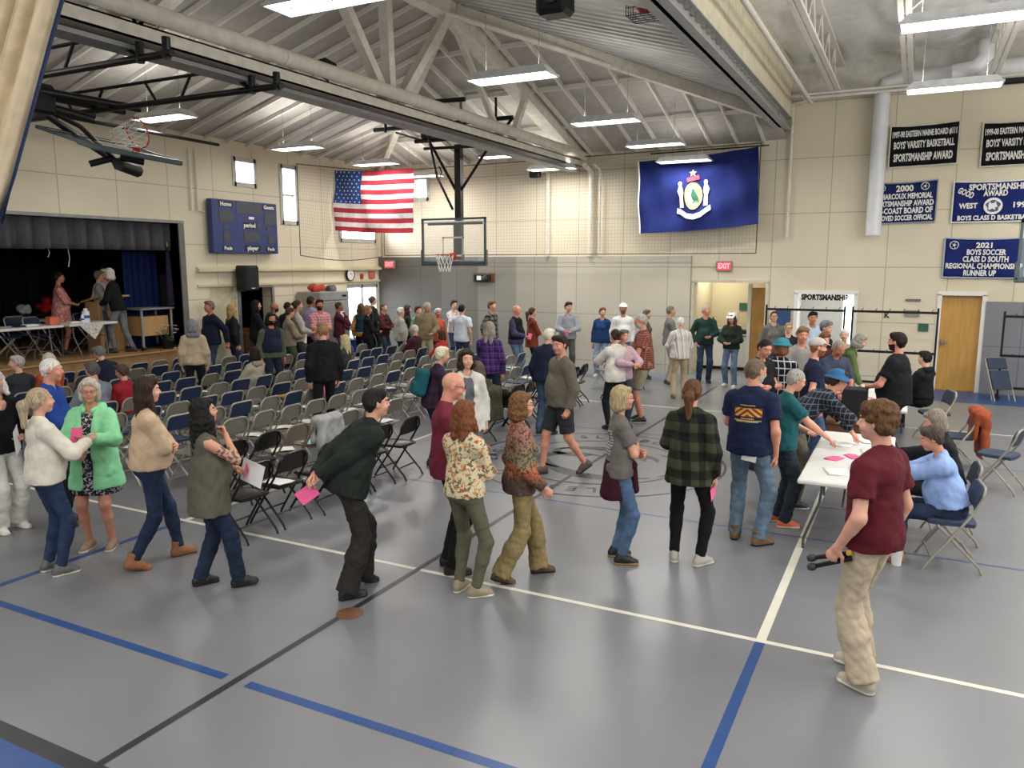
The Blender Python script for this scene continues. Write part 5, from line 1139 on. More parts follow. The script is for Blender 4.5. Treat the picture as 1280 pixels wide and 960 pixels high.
tag(text_mesh('K', .16, M_darkgrey, .006, M=on_back(-.52, 1.60)), 'single dark letter K on the wall between the racks', 'letter')
sg = tag(text_mesh('SPORTSMANSHIP', .17, plain('matte_black', '#08080a', .9), .010, M=on_back(-1.83, 1.97, YB-.04), width=1.02), 'black letters reading SPORTSMANSHIP across the top of the bright doorway', 'lettering'); sg.name = 'wall_lettering'
# coat racks
def rack(lb, x0, x1, y, zt, group='black coat racks'):
    r = tag(empty('coat_rack', ((x0+x1)/2, y, 0)), lb, 'rack', group); w = (x1-x0)/2
    for s_ in (-1, 1): MB().box((s_*w-.02, -.02, .03), (s_*w+.02, .02, zt+.10)).build('upright', M_black, r); MB().box((s_*w-.02, -.28, .02), (s_*w+.02, .28, .05)).build('foot', M_black, r)
    for z in (zt, .88, .22): MB().box((-w, -.022, z-.025), (w, .022, z+.025)).build('rail', M_black, r)
    for k in range(6):
        x = -w+.15+k*(2*w-.3)/5; MB().tube([(x, 0, zt), (x+.03, -.09, zt+.02), (x+.06, -.10, zt+.08)], .007, 5).build('hook', M_black, r)
        MB().tube([(x, 0, .88), (x+.03, -.09, .89), (x+.05, -.10, .94)], .007, 5).build('hook', M_black, r)
rack('black coat rack in front of the sportsmanship doorway', -2.95, -1.32, 18.4, 1.73); rack('black coat rack between the bright doorway and the wooden door', -1.16, .46, 18.4, 1.73); rack('black coat rack at the right edge by the grey wall pad', 1.66, 3.3, 18.75, 1.68)
# basketball hoop hung from the roof
def hoop_ring(par, M, rr=.228):
    m = MB(); m.tube([(rr*math.cos(a), -.40+rr*math.sin(a), 0) for a in np.linspace(0, 2*PI, 29)[:-1]], .011, 8, closed=True); m.bar((0, -.17, -.01), (0, 0, -.03), .14, .02).box((-.09, -.03, -.12), (.09, 0, .04)); o = m.build('rim', plain('rim_red', '#c8402c', .4), par, 50); o.data.transform(M)
    m = MB(); K = 12; L = [(1, 0), (.82, -.13), (.66, -.26), (.56, -.40)]
    for k in range(K):
        for q in range(3):
            for d in (-1, 1):
                a0 = 2*PI*(k+(.5 if q % 2 else 0))/K; a1 = a0+d*PI/K; (s0, z0), (s1, z1) = L[q], L[q+1]
                m.tube([(rr*s0*math.cos(a0), -.40+rr*s0*math.sin(a0), z0), (rr*s1*math.cos(a1), -.40+rr*s1*math.sin(a1), z1)], .005, 4, False)
    o = m.build('hoop_net', T_wht, par); o.data.transform(M)
def board(par, M, w=1.77, h=1.06):
    G = plain('backboard_frame', '#4d585c', .5); m = MB(); m.box((-w/2, -.02, 0), (-w/2+.045, .03, h)).box((w/2-.045, -.02, 0), (w/2, .03, h)).box((-w/2, -.02, h-.045), (w/2, .03, h)).box((-w/2, -.02, 0), (w/2, .03, .05)); o = m.build('board_frame', G, par); o.data.transform(M)
    o = MB().box((-w/2+.04, -.008, .04), (w/2-.04, .002, h-.04)).build('glass_panel', glass('backboard_glass', (.85, .9, .9), .12), par); o.data.transform(M)
    m = MB(); m.bbox((-w/2-.03, -.035, -.06), (w/2+.03, .045, .05), .02).bbox((-w/2-.03, -.035, -.02), (-w/2+.03, .045, .32), .015).bbox((w/2-.03, -.035, -.02), (w/2+.03, .045, .32), .015); o = m.build('edge_pad', G, par); o.data.transform(M)
    m = MB(); z0 = .16
    for a, b_ in (((-.30, z0), (-.26, z0+.46)), ((.26, z0), (.30, z0+.46)), ((-.30, z0+.42), (.30, z0+.46)), ((-.30, z0), (.30, z0+.04))): m.box((a[0], -.012, a[1]), (b_[0], -.008, b_[1]))
    m.box((-w/2+.07, -.012, h-.11), (w/2-.07, -.008, h-.08)); o = m.build('target_lines', T_wht, par); o.data.transform(M)
YH = 16.2; c = onY(567, 329, YH); hp = tag(empty('basketball_hoop', (c[0], YH, c[2])), 'basketball hoop lowered in front of the far wall, hung from black steel', 'basketball hoop'); HO = A3(c[0], YH, c[2])
I = Matrix.Identity(4); board(hp, I); hoop_ring(hp, Matrix.Translation((-.0, 0, .20)))
def hb(pts, r_, nm, par=hp, org=HO, n=8): MB().tube([tuple(A3(*p)-org) for p in pts], r_, n).build(nm, M_black, par, 50)
q = lambda px, py, y: tuple(onY(px, py, y))
xm = HO[0]+.08; MB().box((.0, .08, .08), (.16, .22, 2.75)).build('mast', M_black, hp)
MB().box((-.75, .05, .9), (.75, .10, .97)).box((-.02, .04, .2), (.18, .1, .9)).build('board_mount', M_black, hp)
hb([q(468, 163, 16.2), q(641, 147, 16.2)], .055, 'cross_beam'); hb([q(519, 177, 16.0), q(628, 168, 16.0)], .05, 'cross_beam'); hb([q(530, 186, 16.1), q(613, 182, 16.1)], .035, 'cross_beam'); hb([q(527, 128, 14.9), q(581, 124, 14.9)], .05, 'cross_beam')
hb([q(576, 124, 14.9), q(577, 156, 16.1)], .035, 'strut')
for px_ in (482, 620): hb([q(px_, 155, 16.2), tuple(A3(q(px_, 155, 16.2)[0], 16.2, 6.55))], .03, 'hanger'); hb([q(482, 150, 16.0), q(482, 165, 16.2)], .035, 'strut'); hb([q(641, 147, 16.2), q(615, 182, 16.2)], .035, 'strut')
hb([q(612, 182, 16.3), q(575, 240, 16.35)], .035, 'diagonal_brace'); hb([q(530, 165, 16.2), q(571, 240, 16.35)], .038, 'diagonal_brace'); hb([q(533, 158, 15.9), q(546, 220, 15.9), q(566, 262, 16.3)], .03, 'fold_arm'); hb([q(495, 166, 16.2), q(532, 177, 16.0)], .025, 'strut')
MB().bbox((q(533, 165, 16)[0]-HO[0]-.12, -.3, q(533, 165, 16)[2]-HO[2]-.15), (q(533, 165, 16)[0]-HO[0]+.15, 0, q(533, 165, 16)[2]-HO[2]+.12), .03).build('winch', M_black, hp)
hb([q(546, 215, 15.9), q(549, 226, 15.8), q(552, 215, 15.9), q(549, 208, 15.9)], .018, 'crank_loop')
# folded-up hoop near the camera on the left
fh = tag(empty('basketball_hoop', (-10.5, 8, 4.9)), 'folded-up basketball hoop with black lattice arms near the divider curtain', 'basketball hoop'); FO = A3(-10.5, 8, 4.9)
def fb(pts, r_, nm): hb(pts, r_, nm, fh, FO)
for ya, x1, xe in ((at(215, 66, 4.95)[1], -13.0, at(215, 66, 4.95)[0]), (at(352, 107, 4.95)[1], -13.0, at(352, 107, 4.95)[0])):
    fb([(xe, ya, 4.95), (x1, ya, 4.95)], .042, 'lower_arm'); fb([(xe-.95, ya, 5.24), (x1, ya, 5.24)], .024, 'upper_arm'); fb([(xe-.95, ya, 5.24), (xe-.55, ya, 4.97)], .03, 'strut')
    for k in range(5): x = xe-1.6-k*.9; fb([(x, ya, 5.24), (x-.2*(-1)**k, ya, 4.97)], .02, 'strut')
    for dx in (.08, .5): fb([(xe-dx, ya, 4.90), (xe-dx, ya, 5.12)], .045, 'clamp')
ya, yb_ = at(215, 66, 4.95)[1], at(352, 107, 4.95)[1]
for x in (-10.9, -11.6): fb([(x, ya-.3, 5.02), (x, yb_+.5, 5.02)], .05, 'cross_beam')
fb([at(50, 140, 4.92), at(273, 181, 4.98)], .03, 'cross_beam')
p0, p1 = at(224, 203, 4.36), at(112, 182, 4.36); p0 = A3(*p0); p1 = A3(*p1); ux = unit(p1-p0); up_ = unit(A3(-.92, .15, .28)-ux*(A3(-.92, .15, .28)@ux)); nn = np.cross(ux, up_)
mid = p0+ux*.885; Mx = Matrix(((ux[0], nn[0], up_[0], mid[0]-FO[0]), (ux[1], nn[1], up_[1], mid[1]-FO[1]), (ux[2], nn[2], up_[2], mid[2]-FO[2]), (0, 0, 0, 1)))
if nn[2] > 0: Mx = Matrix(((-ux[0], -nn[0], up_[0], mid[0]-FO[0]), (-ux[1], -nn[1], up_[1], mid[1]-FO[1]), (-ux[2], -nn[2], up_[2], mid[2]-FO[2]), (0, 0, 0, 1)))
board(fh, Mx)
cr = A3(*at(172, 166, 4.72)); Mr = Matrix.Translation(tuple(cr-FO))@Matrix.Rotation(-1.25, 4, 'X')@Matrix.Rotation(.5, 4, 'Z')@Matrix.Translation((0, .40, 0)); hoop_ring(fh, Mr)
fb([at(20, 118, 5.0), at(158, 212, 4.3)], .05, 'fold_arm'); fb([at(8, 112, 5.0), at(100, 158, 4.7), at(150, 205, 4.3)], .035, 'fold_arm'); fb([at(30, 110, 5.05), at(175, 136, 5.0)], .055, 'fold_arm'); fb([at(40, 128, 4.9), at(118, 150, 4.75)], .06, 'fold_arm')
fb([at(112, 205, 4.25), at(140, 198, 4.35)], .05, 'pivot'); fb([at(148, 205, 4.25), at(172, 214, 4.2)], .10, 'counterweight'); fb([at(150, 196, 4.35), at(180, 202, 4.3)], .06, 'pivot')
MB().bbox(tuple(A3(*at(30, 118, 5.0))-FO-.25), tuple(A3(*at(30, 118, 5.0))-FO+A3(.25, .3, .15)), .04).build('winch', M_black, fh)
# third backboard peeping in at the right edge
c = onY(1300, 320, 17.0); t = tag(empty('backboard', (c[0], 17.0, c[2])), 'grey framed basketball backboard entering at the right picture edge', 'backboard'); Ms = Matrix.Translation((0, 0, -.45))@Matrix.Scale(1, 4); board(t, Matrix.Translation((.55, 0, -.42)))
MB().box((.5, .06, .2), (.62, .18, 3.6)).build('mast', M_black, t)
for k, (a, b_) in enumerate((((1240, 103), (1330, 96)),)): tag(MB().tube([onY(*a, 18.0), onY(*b_, 18.0)], .06, 10).build('support_beam', M_black), 'black steel beam under the low ceiling at the right edge', 'beam')
# hanging speakers and small ceiling gear
def ray_at(px, py, y): return A3(*onY(px, py, y))
c = ray_at(694, 2, 8.6); s_ = tag(empty('loudspeaker', tuple(c)), 'black loudspeaker hanging at the top edge of the picture', 'speaker'); MB().bbox((-.19, -.16, -.16), (.19, .16, .34), .05).build('cabinet', M_black, s_); MB().lathe([(0, 0), (.11, 0), (.12, .02)], (0, 0, 0), 20).build('cone', M_darkgrey, s_, 40).data.transform(Matrix.Translation((.02, -.17, .05))@Matrix.Rotation(PI/2, 4, 'X')); MB().tube([(0, 0, .34), (0, 0, 1.2)], .012, 6).build('hanger', M_black, s_)
c = A3(*onX(407, 87, XRG-.1)); s_ = tag(empty('camera_speaker', tuple(c)), 'small black speaker clamped on top of the round duct', 'speaker'); o = MB().bbox((-.14, -.12, -.10), (.14, .12, .12), .03).build('cabinet', M_black, s_); o.data.transform(Matrix.Rotation(.5, 4, 'Y')@Matrix.Rotation(.5, 4, 'X')); MB().tube([(.05, 0, -.3), (.02, 0, -.08)], .02, 6).build('bracket', M_grey, s_); s_.name = 'small_speaker'
c = ray_at(669, 218, 18.8); s_ = tag(empty('small_speaker', tuple(c)), 'small black speaker beside the lamp near the downpipes', 'speaker'); MB().bbox((-.14, -.10, -.09), (.14, .10, .09), .03).build('cabinet', M_black, s_); MB().tube([(.05, .1, 0), (.05, .5, .05)], .02, 6).build('bracket', M_grey, s_)
for i, (px, py, y) in enumerate(((806, 3, 11.0), (868, -3, 12.5))):
    c = ray_at(px, py, y); t = tag(empty('ball_cage', tuple(c)), ('red ball in a wire cage under the metal deck, %s' % ['left one of the pair', 'right one cut by the top edge']), 'cage'); t['label'] = ['wire cage holding a red ball under the metal deck', 'wire cage at the top edge beside the metal beam'][i]
    m = MB(); w = .2
    for a in np.linspace(-w, w, 5):
        m.tube([(a, -w, -w), (a, -w, w)], .006, 4).tube([(-w, -w, a), (w, -w, a)], .006, 4).tube([(a, -w, -w), (a, w, -w)], .006, 4).tube([(-w, a, -w), (w, a, -w)], .006, 4).tube([(-w, a, -w), (-w, a, w)], .006, 4).tube([(w, a, -w), (w, a, w)], .006, 4)
    m.build('wire_cage', M_darkgrey, t); m = MB(); m.lathe([(.001, -.12), (.07, -.10), (.115, -.03), (.115, .03), (.07, .10), (.001, .12)], (0, 0, -.03), 16).build('ball', plain('ball_red', '#a82a35', .5), t, 60)
for k, y in enumerate((11.9, 14.2, 16.2, 18.0)):
    tag(MB().box((XBM+.03, y-.02, 6.0), (XBM+.08, y+.02, 6.22)).tube([(XBM+.05, y, 6.2), (XBM-.05, y+.02, 6.1)], .015, 5).build('beam_clamp', M_black), '%s black clamp on the grey edge beam, counted from the camera' % ORD[k], 'clamp')
c = A3(*onX(768/4+60, 305/4, -9.0)); tag(MB().lathe([(0, -.04), (.16, -.03), (.2, 0), (.16, .03), (0, .04)], tuple(c), 20).build('ceiling_dish', M_grey, smooth=50), 'pale round dish lamp under the roof near the lattice arm', 'lamp')
c = XL; tag(MB().tube([(XL+.05, 12.45, 5.2), (XL+.05, 12.45, 3.9)], .02, 6).tube([(XL+.05, 12.62, 5.2), (XL+.05, 12.62, 3.9), (XL+.05, 12.8, 3.88)], .02, 6).build('wall_conduit', M_cream), 'pair of cream conduits on the side wall above the stage corner', 'conduit')
# ---------------------------------------------------------------- tables, stage furniture and small things
TW = plain('white_table_plastic', '#d8d7d2', .45, var=.03); GM = plain('grey_leg_metal', '#5a5b5e', .4, .4); PAP = plain('paper_white', '#e6e5e0', .7, var=.02); PNK = plain('paper_pink', '#f0639a', .7, var=.03)
def ftable(lb, x0, x1, y0, y1, z=0., top=TW, group='white folding tables', h=.74):
    t = tag(empty('folding_table', ((x0+x1)/2, (y0+y1)/2, z)), lb, 'table', group); w, l = (x1-x0)/2, (y1-y0)/2
    MB().bbox((-w, -l, h-.045), (w, l, h), .012).build('table_top', top, t)
    s_ = 1
    for e in (-1, 1):
        a = (0, e*(l-.18)) if l > w else (e*(w-.18), 0); d = (w-.06, 0) if l > w else (0, l-.06); b_ = (0, -e*.05) if l > w else (-e*.05, 0)
        for k in (-1, 1): MB().tube([(a[0]+k*d[0]*.55, a[1]+k*d[1]*.55, h-.05), (a[0]+k*d[0]*.6, a[1]+k*d[1]*.6, h-.25), (a[0]+k*d[0]+b_[0], a[1]+k*d[1]+b_[1], .1), (a[0]+k*d[0]+b_[0], a[1]+k*d[1]+b_[1], 0)], .014, 7).build('leg', GM, t, 50)
        MB().tube([(a[0]-d[0]*.62, a[1]-d[1]*.62, h-.28), (a[0]+d[0]*.62, a[1]+d[1]*.62, h-.28)], .010, 6).build('leg_brace', GM, t, 50)
        MB().tube([(a[0], a[1], h-.28), (a[0]*.45, a[1]*.45, h-.06)], .009, 6).build('strut', GM, t, 50)
    return t
ftable('white folding table nearest the camera where pink slips are handed in', -.86, -.08, 7.55, 9.98); ftable('second white folding table with papers behind the black ballot box', -.78, .02, 11.85, 14.25)
t = tag(empty('wooden_stand', (-.60, 11.45, 0)), 'low brown wooden stand under the black ballot box', 'stand'); MB().bbox((-.36, -.30, .60), (.36, .30, .66), .01).build('stand_top', M_brown, t); MB().box((-.34, -.28, .18), (.34, -.25, .6)).box((-.34, .25, .18), (.34, .28, .6)).build('apron', M_brown, t)
for x in (-.32, .32):
    for y in (-.26, .26): MB().box((x-.025, y-.025, 0), (x+.025, y+.025, .6)).build('leg', M_brown, t)
bb_ = tag(empty('ballot_box', (-.62, 11.40, .66)), 'black ballot box with a slot standing on the brown stand', 'box'); MB().bbox((-.155, -.15, 0), (.155, .15, .42), .01).build('box_body', plain('black_card', '#101012', .6), bb_); MB().box((-.10, -.012, .418), (.10, .012, .424)).build('slot', M_darkgrey, bb_)
def sheet(x, y, z, w, h, rz, mat, lb, grp=None, name='paper_sheet', curl=.004):
    m = MB(); n = 6; vs = [(-w/2+w*i/n, -h/2+h*j/n, curl*math.sin(i*1.1+j*.8)+curl) for j in range(n+1) for i in range(n+1)]
    m.add(vs, [(j*(n+1)+i, j*(n+1)+i+1, (j+1)*(n+1)+i+1, (j+1)*(n+1)+i) for j in range(n) for i in range(n)]); o = m.build(name, mat, smooth=60); o.location = (x, y, z); o.rotation_euler = (0, 0, rz); so = o.modifiers.new('t', 'SOLIDIFY'); so.thickness = .0015
    return tag(o, lb, 'paper', grp)
for i, (x, y, w, h, a, mt, lb) in enumerate(((-.55, 8.0, .22, .30, .3, PAP, 'white sheet at the near end of the first table'), (-.30, 8.25, .30, .22, .1, PAP, 'white list sheet in the near middle of the first table'), (-.62, 8.55, .14, .20, -.4, PNK, 'pink slip under the reaching hands on the first table'), (-.45, 8.72, .14, .20, .5, PNK, 'second pink slip beside the reaching hands'), (-.28, 9.0, .22, .30, .2, PAP, 'white sheet before the woman in the dark cardigan'), (-.6, 9.3, .22, .30, -.1, PAP, 'white sheet near the bending man in plaid'), (-.35, 9.6, .22, .30, .4, PAP, 'white sheet at the far end of the first table'), (-.5, 12.1, .22, .3, .2, PAP, 'white sheet at the near end of the second table'), (-.25, 12.4, .22, .3, -.3, PAP, 'white sheet beside the bearded man in black'), (-.55, 12.8, .14, .2, .6, PNK, 'pink slip on the second table'), (-.3, 13.2, .22, .3, .1, PAP, 'white sheet in the middle of the second table'), (-.6, 13.6, .22, .3, .9, PAP, 'white sheet at the far end of the second table'))):
    sheet(x, y, .742, w, h, a, mt, lb, 'papers on the voting tables')
pn = MB().tube([(0, 0, 0), (.14, 0, 0)], .005, 6).build('pen', M_black); pn.location = (-.40, 8.45, .748); pn.rotation_euler = (0, 0, 1.1); tag(pn, 'black pen lying among the papers on the first table', 'pen')
# iced drink on the floor
cp = tag(empty('drink_cup', (.02, 7.72, 0)), 'white lidded cup with an orange straw on the floor', 'cup'); MB().lathe([(0, 0), (.040, 0), (.052, .15), (.054, .155)], (0, 0, 0), 24).build('cup_body', PAP, cp, 50); MB().lathe([(.055, .15), (.055, .165), (.048, .17), (0, .17)], (0, 0, 0), 24).build('lid', M_darkgrey, cp, 50); MB().tube([(0, 0, .16), (.008, 0, .27)], .005, 6).build('straw', plain('straw', '#d0662c', .5), cp)
# jackets and bags on chairs (draped cloth)
def heap(name, label, cat, c, rad, mat, seed, hgt=1., h=.014):
    F = Field(); rr = random.Random(seed)
    for k in range(9): F.cone(A3(rr.uniform(-1, 1)*rad*.8, rr.uniform(-1, 1)*rad*.5, rr.uniform(0, 1)*rad*hgt), A3(rr.uniform(-1, 1)*rad*.8, rr.uniform(-1, 1)*rad*.5, rr.uniform(0, 1)*rad*hgt), rad*.32, rad*.25, .05)
    o = mk_mesh(name, [mesh_field(F, h, .018, seed, 20, .6)], [mat]); o.location = c; return tag(o, label, cat)
def draped(name, label, x, y, rz, mat, w=.24, l0=.36, l1=.62, z0=.80, seed=1, cat='jacket'):
    F = Field(); F.box((0, -.26, z0-.02), (w, .055, .05), None, .045); F.box((0, -.32, z0-l1/2), (w*.95, .028, l1/2), rot('X', .05), .025, .04); F.box((0, -.20, z0-l0/2), (w*.9, .025, l0/2), None, .02, .04)
    F.cone((w*.7, -.30, z0-.08), (w*1.0, -.34, z0-l1*.95), .05, .04, .04); F.cone((-w*.7, -.30, z0-.08), (-w*.8, -.34, z0-l1*.8), .05, .04, .04)
    o = mk_mesh(name, [mesh_field(F, .013, .016, seed, 22, .4)], [mat]); o.location = (x, y, 0); o.rotation_euler = (0, 0, rz); return tag(o, label, cat)
draped('jacket', 'rust orange jacket hung over the back of a padded chair', .62, 11.95, PI/2+.1, fabric('plain', '#94492f'), seed=5)
draped('jacket', 'pink fleece jacket thrown over a chair beside the yellow cushion', ROWX[4]-.235, 10.75, PI/2, fabric('plain', '#d9707f'), .26, .3, .42, .84, 7)
draped('jacket', 'black coat hung over a chair near the plaid shirt man', -5.3, 14.9, PI/2+.6, fabric('plain', '#121214'), .26, .4, .74, .88, 9)
chair('black', -5.3, 14.9, PI/2+.6, 'black folding chair carrying the black coat near the striped shirt woman', 'stray chairs')
draped('jacket', 'pale grey jacket on a chair behind the stooping man', ROWX[1]-.235, 7.7, PI/2, fabric('plain', '#9d9e9c'), .24, .3, .40, .80, 11)
draped('jacket', 'olive coat over a black chair beside the purple plaid woman', -5.9, 10.3, PI/2, fabric('plain', '#3b3a2c'), .22, .3, .5, .86, 12)
chair('black', -5.9, 10.3, PI/2, 'black folding chair under the olive coat in the aisle', 'stray chairs'); 
o = MB().bbox((-.2, -.19, .44), (.2, .19, .50), .025).build('seat_cushion', fabric('plain', '#c9a233')); o.location = (ROWX[4]-.235, 10.2, .01); o.rotation_euler = (0, 0, PI/2); tag(o, 'mustard yellow cushion on a chair seat beside the pink jacket', 'cushion')
heap('tote_bag', 'dark olive bag with pale cloth on a chair in the aisle', 'bag', (-6.85, 11.1, .46), .2, fabric('plain', '#2a2b22'), 4); heap('scarf', 'pale grey scarf lying over the dark olive bag', 'scarf', (-6.85, 11.1, .68), .14, fabric('plain', '#c3c3c6'), 5, .6)
heap('handbag', 'dark bag on a chair near the end of the first row', 'bag', (-5.95, 11.35, .46), .17, fabric('plain', '#17171a'), 6)
rs = random.Random(9); k_ = 0
for key in sorted(CHAIRS):
    r_, si, i = key; o = CHAIRS[key]
    if rs.random() < .42 and r_ < 8 and k_ < 60:
        mt = PAP if rs.random() < .8 else plain('paper_mint', '#a9d9cf', .7)
        sheet(o.location.x+rs.uniform(-.05, .05), o.location.y+rs.uniform(-.05, .05), .452, .21, .28, rs.uniform(0, 3), mt, 'agenda on %s' % o['label'].replace('folding ', ''), 'agendas left on chair seats', 'agenda'); k_ += 1
# ---- stage things (stage floor at 0.9 m)
def sp(px, py, X): return onX(px, py, X)
yl = [onX(p, 410, -14.75)[1] for p in (-10, 66, 70, 134)]
t1 = ftable('white table at the left of the stage front', -15.1, -14.4, yl[0]-1.2, yl[1], .9, group='tables on the stage', h=.68); t2 = ftable('white table at the right of the stage front with a patterned cloth', -15.1, -14.4, yl[2]+.05, yl[3], .9, group='tables on the stage', h=.68); ftable('white table further back on the stage', -16.6, -15.9, onX(48, 390, -16.3)[1], onX(126, 390, -16.3)[1], .9, group='tables on the stage', h=.68)
o = MB().poly([(0, -.28, .0), (0, .28, .0), (0, .05, -.32)], (.01, 0, 0)).build('table_cloth', fabric('floral', '#c9c4bc', '#8d8a88', '#e4e0da')); o.location = (-14.39, (yl[2]+yl[3])/2-.05, 1.575); tag(o, 'patterned cloth corner hanging from the stage table', 'cloth')
ZT = 1.58
for i, (px, nm, lb, cat, w, h, col) in enumerate(((64, 'orange_box', 'orange carton on the stage table', 'box', .16, .15, '#c8623f'), (106, 'water_jug', 'tall white cup with blue band on the stage table', 'cup', .07, .28, '#d5dbe6'), (102, 'water_bottle', 'small white bottle on the stage table', 'bottle', .035, .17, '#e6e6e6'), (90, 'paper_stack', 'stack of papers on the stage table', 'papers', .18, .03, '#dcdad4'), (35, 'paper_stack', 'stack of papers at the left stage table', 'papers', .2, .03, '#dcdad4'), (22, 'laptop', 'dark flat laptop on the left stage table', 'laptop', .17, .02, '#1f2023'))):
    y = onX(px, 405, -14.75)[1]; t = tag(empty(nm, (-14.7, y, ZT)), lb, cat); m_ = plain('prop_'+col, col, .5)
    if 'cup' in cat or 'bottle' in cat:
        MB().lathe([(0, 0), (w, 0), (w, h*.75), (w*.6, h*.85), (w*.45, h), (0, h)], (0, 0, 0), 18).build('container', m_, t, 40); MB().lathe([(w*1.02, h*.3), (w*1.02, h*.5)], (0, 0, 0), 18).build('label_band', plain('blue_band', '#2a4d8d', .5), t, 40)
    else: MB().bbox((-w/2, -w/2*1.2, 0), (w/2, w/2*1.2, h), .01).build('body_block', m_, t); MB().bbox((-w/2*.8, -w/2, h), (w/2*.8, w/2, h+.006), .002).build('top_sheet', PAP if cat == 'papers' else m_, t)
y = onX(60, 380, -17.4)[1]; t = tag(empty('side_table', (-17.4, y-.1, .9)), 'dark side table at the back of the stage under the red bag', 'table'); MB().bbox((-.35, -.9, .70), (.35, .9, .74), .01).build('table_top', plain('dark_top', '#1b1d24', .5), t)
for a in (-.3, .3):
    for b_ in (-.8, .8): MB().box((a-.02, b_-.02, 0), (a+.02, b_+.02, .7)).build('leg', M_black, t)
heap('tote_bag', 'red bag on the side table at the back of the stage', 'bag', (-17.4, y, 1.68), .24, fabric('plain', '#b52326'), 12, 1.1); heap('plastic_bag', 'white plastic bag beside the red bag on the stage', 'bag', (-17.4, y-.55, 1.66), .15, fabric('plain', '#c9ccd2'), 13)
for i, (px, X) in enumerate(((28, -15.9), (52, -15.4), (112, -15.7), (10, -15.5))):
    y = onX(px, 420, X)[1]; chair('navy', X, y, -PI/2+.3*i, 'navy folding chair on the stage, %s' % ['behind the left table', 'facing the orange carton', 'behind the right table', 'at the far left behind the papers'][i], 'chairs on the stage', .9)
# media cart and lectern
ya, yb2 = onX(161, 400, -14.9)[1], onX(203, 400, -14.9)[1]; t = tag(empty('media_cart', (-14.8, (ya+yb2)/2, .9)), 'wheeled metal cart with a wooden box on the stage beside the blue curtain', 'cart'); w = (yb2-ya)/2
for a in (-.25, .25):
    for b_ in (-w+.05, w-.05): MB().tube([(a, b_, .06), (a, b_, .86)], .028, 8).build('leg', M_grey, t); MB().lathe([(0, -.03), (.045, -.03), (.045, .03), (0, .03)], (0, 0, 0), 14).build('wheel', M_black, t, 40).data.transform(Matrix.Translation((a, b_, .045))@Matrix.Rotation(PI/2, 4, 'X'))
MB().bbox((-.32, -w, .86), (.32, w, .90), .01).build('cart_top', M_grey, t); MB().bbox((-.28, -w+.1, .30), (.22, w-.1, .72), .01).build('cabinet', M_stage, t)
t = tag(empty('lectern', (-15.35, ya-.15, .9)), 'wooden lectern with a microphone behind the media cart', 'lectern'); MB().bbox((-.25, -.35, 0), (.2, .35, 1.05), .01).build('lectern_body', M_stage, t); MB().poly([(-.3, -.4, 1.02), (.28, -.4, 1.14), (.28, .4, 1.14), (-.3, .4, 1.02)], (0, 0, .04)).build('reading_top', M_stage, t); MB().tube([(.1, -.25, 1.14), (.16, -.25, 1.35), (.05, -.22, 1.45)], .01, 6).build('microphone', M_black, t)
# flower bouquet at the stage corner
fl_ = tag(empty('flower_arrangement', (-14.5, onX(200, 425, -14.75)[1], .9)), 'white flower arrangement on the stage before the blue curtain', 'flowers'); MB().lathe([(0, 0), (.11, 0), (.15, .18), (.12, .22)], (0, 0, 0), 18).build('pot', M_black, fl_, 40)
rr = random.Random(3)
for k in range(16):
    a, q_, z = rr.uniform(0, 6.28), rr.uniform(.04, .24), rr.uniform(.28, .52); MB().tube([(0, 0, .2), (q_*math.cos(a)*.5, q_*math.sin(a)*.5, z*.7), (q_*math.cos(a), q_*math.sin(a), z)], .005, 4).build('stem', plain('stem_green', '#3a4a2c', .7), fl_)
    m = MB()
    for p_ in range(6): b_ = p_*PI/3; m.poly([(0, 0, 0), (.03*math.cos(b_-.4), .03*math.sin(b_-.4), .012), (.045*math.cos(b_), .045*math.sin(b_), .02), (.03*math.cos(b_+.4), .03*math.sin(b_+.4), .012)], (0, 0, .004))
    m.build('blossom', plain('blossom', '#d9d6cb', .7) if k % 3 else plain('blossom_ochre', '#b59a5a', .7), fl_).data.transform(Matrix.Translation((q_*math.cos(a), q_*math.sin(a), z)))
fp = tag(empty('flag_pole_stand', (-14.55, STG[1]-.1, .9)), 'furled dark flag on a pole beside the stage jamb', 'flag'); MB().tube([(0, 0, 0), (0, 0, 2.3)], .014, 8).build('pole', plain('brass', '#9b8243', .35, .8), fp); MB().lathe([(0, 0), (.13, 0), (.13, .02), (.03, .08), (0, .08)], (0, 0, 0), 20).build('base', plain('brass', '#9b8243', .35, .8), fp, 40)
MB().lathe([(.02, .9), (.09, .95), (.07, 1.4), (.05, 1.9), (.02, 2.2)], (0, 0, 0), 10).build('furled_cloth', fabric('plain', '#2c2236'), fp, 60)
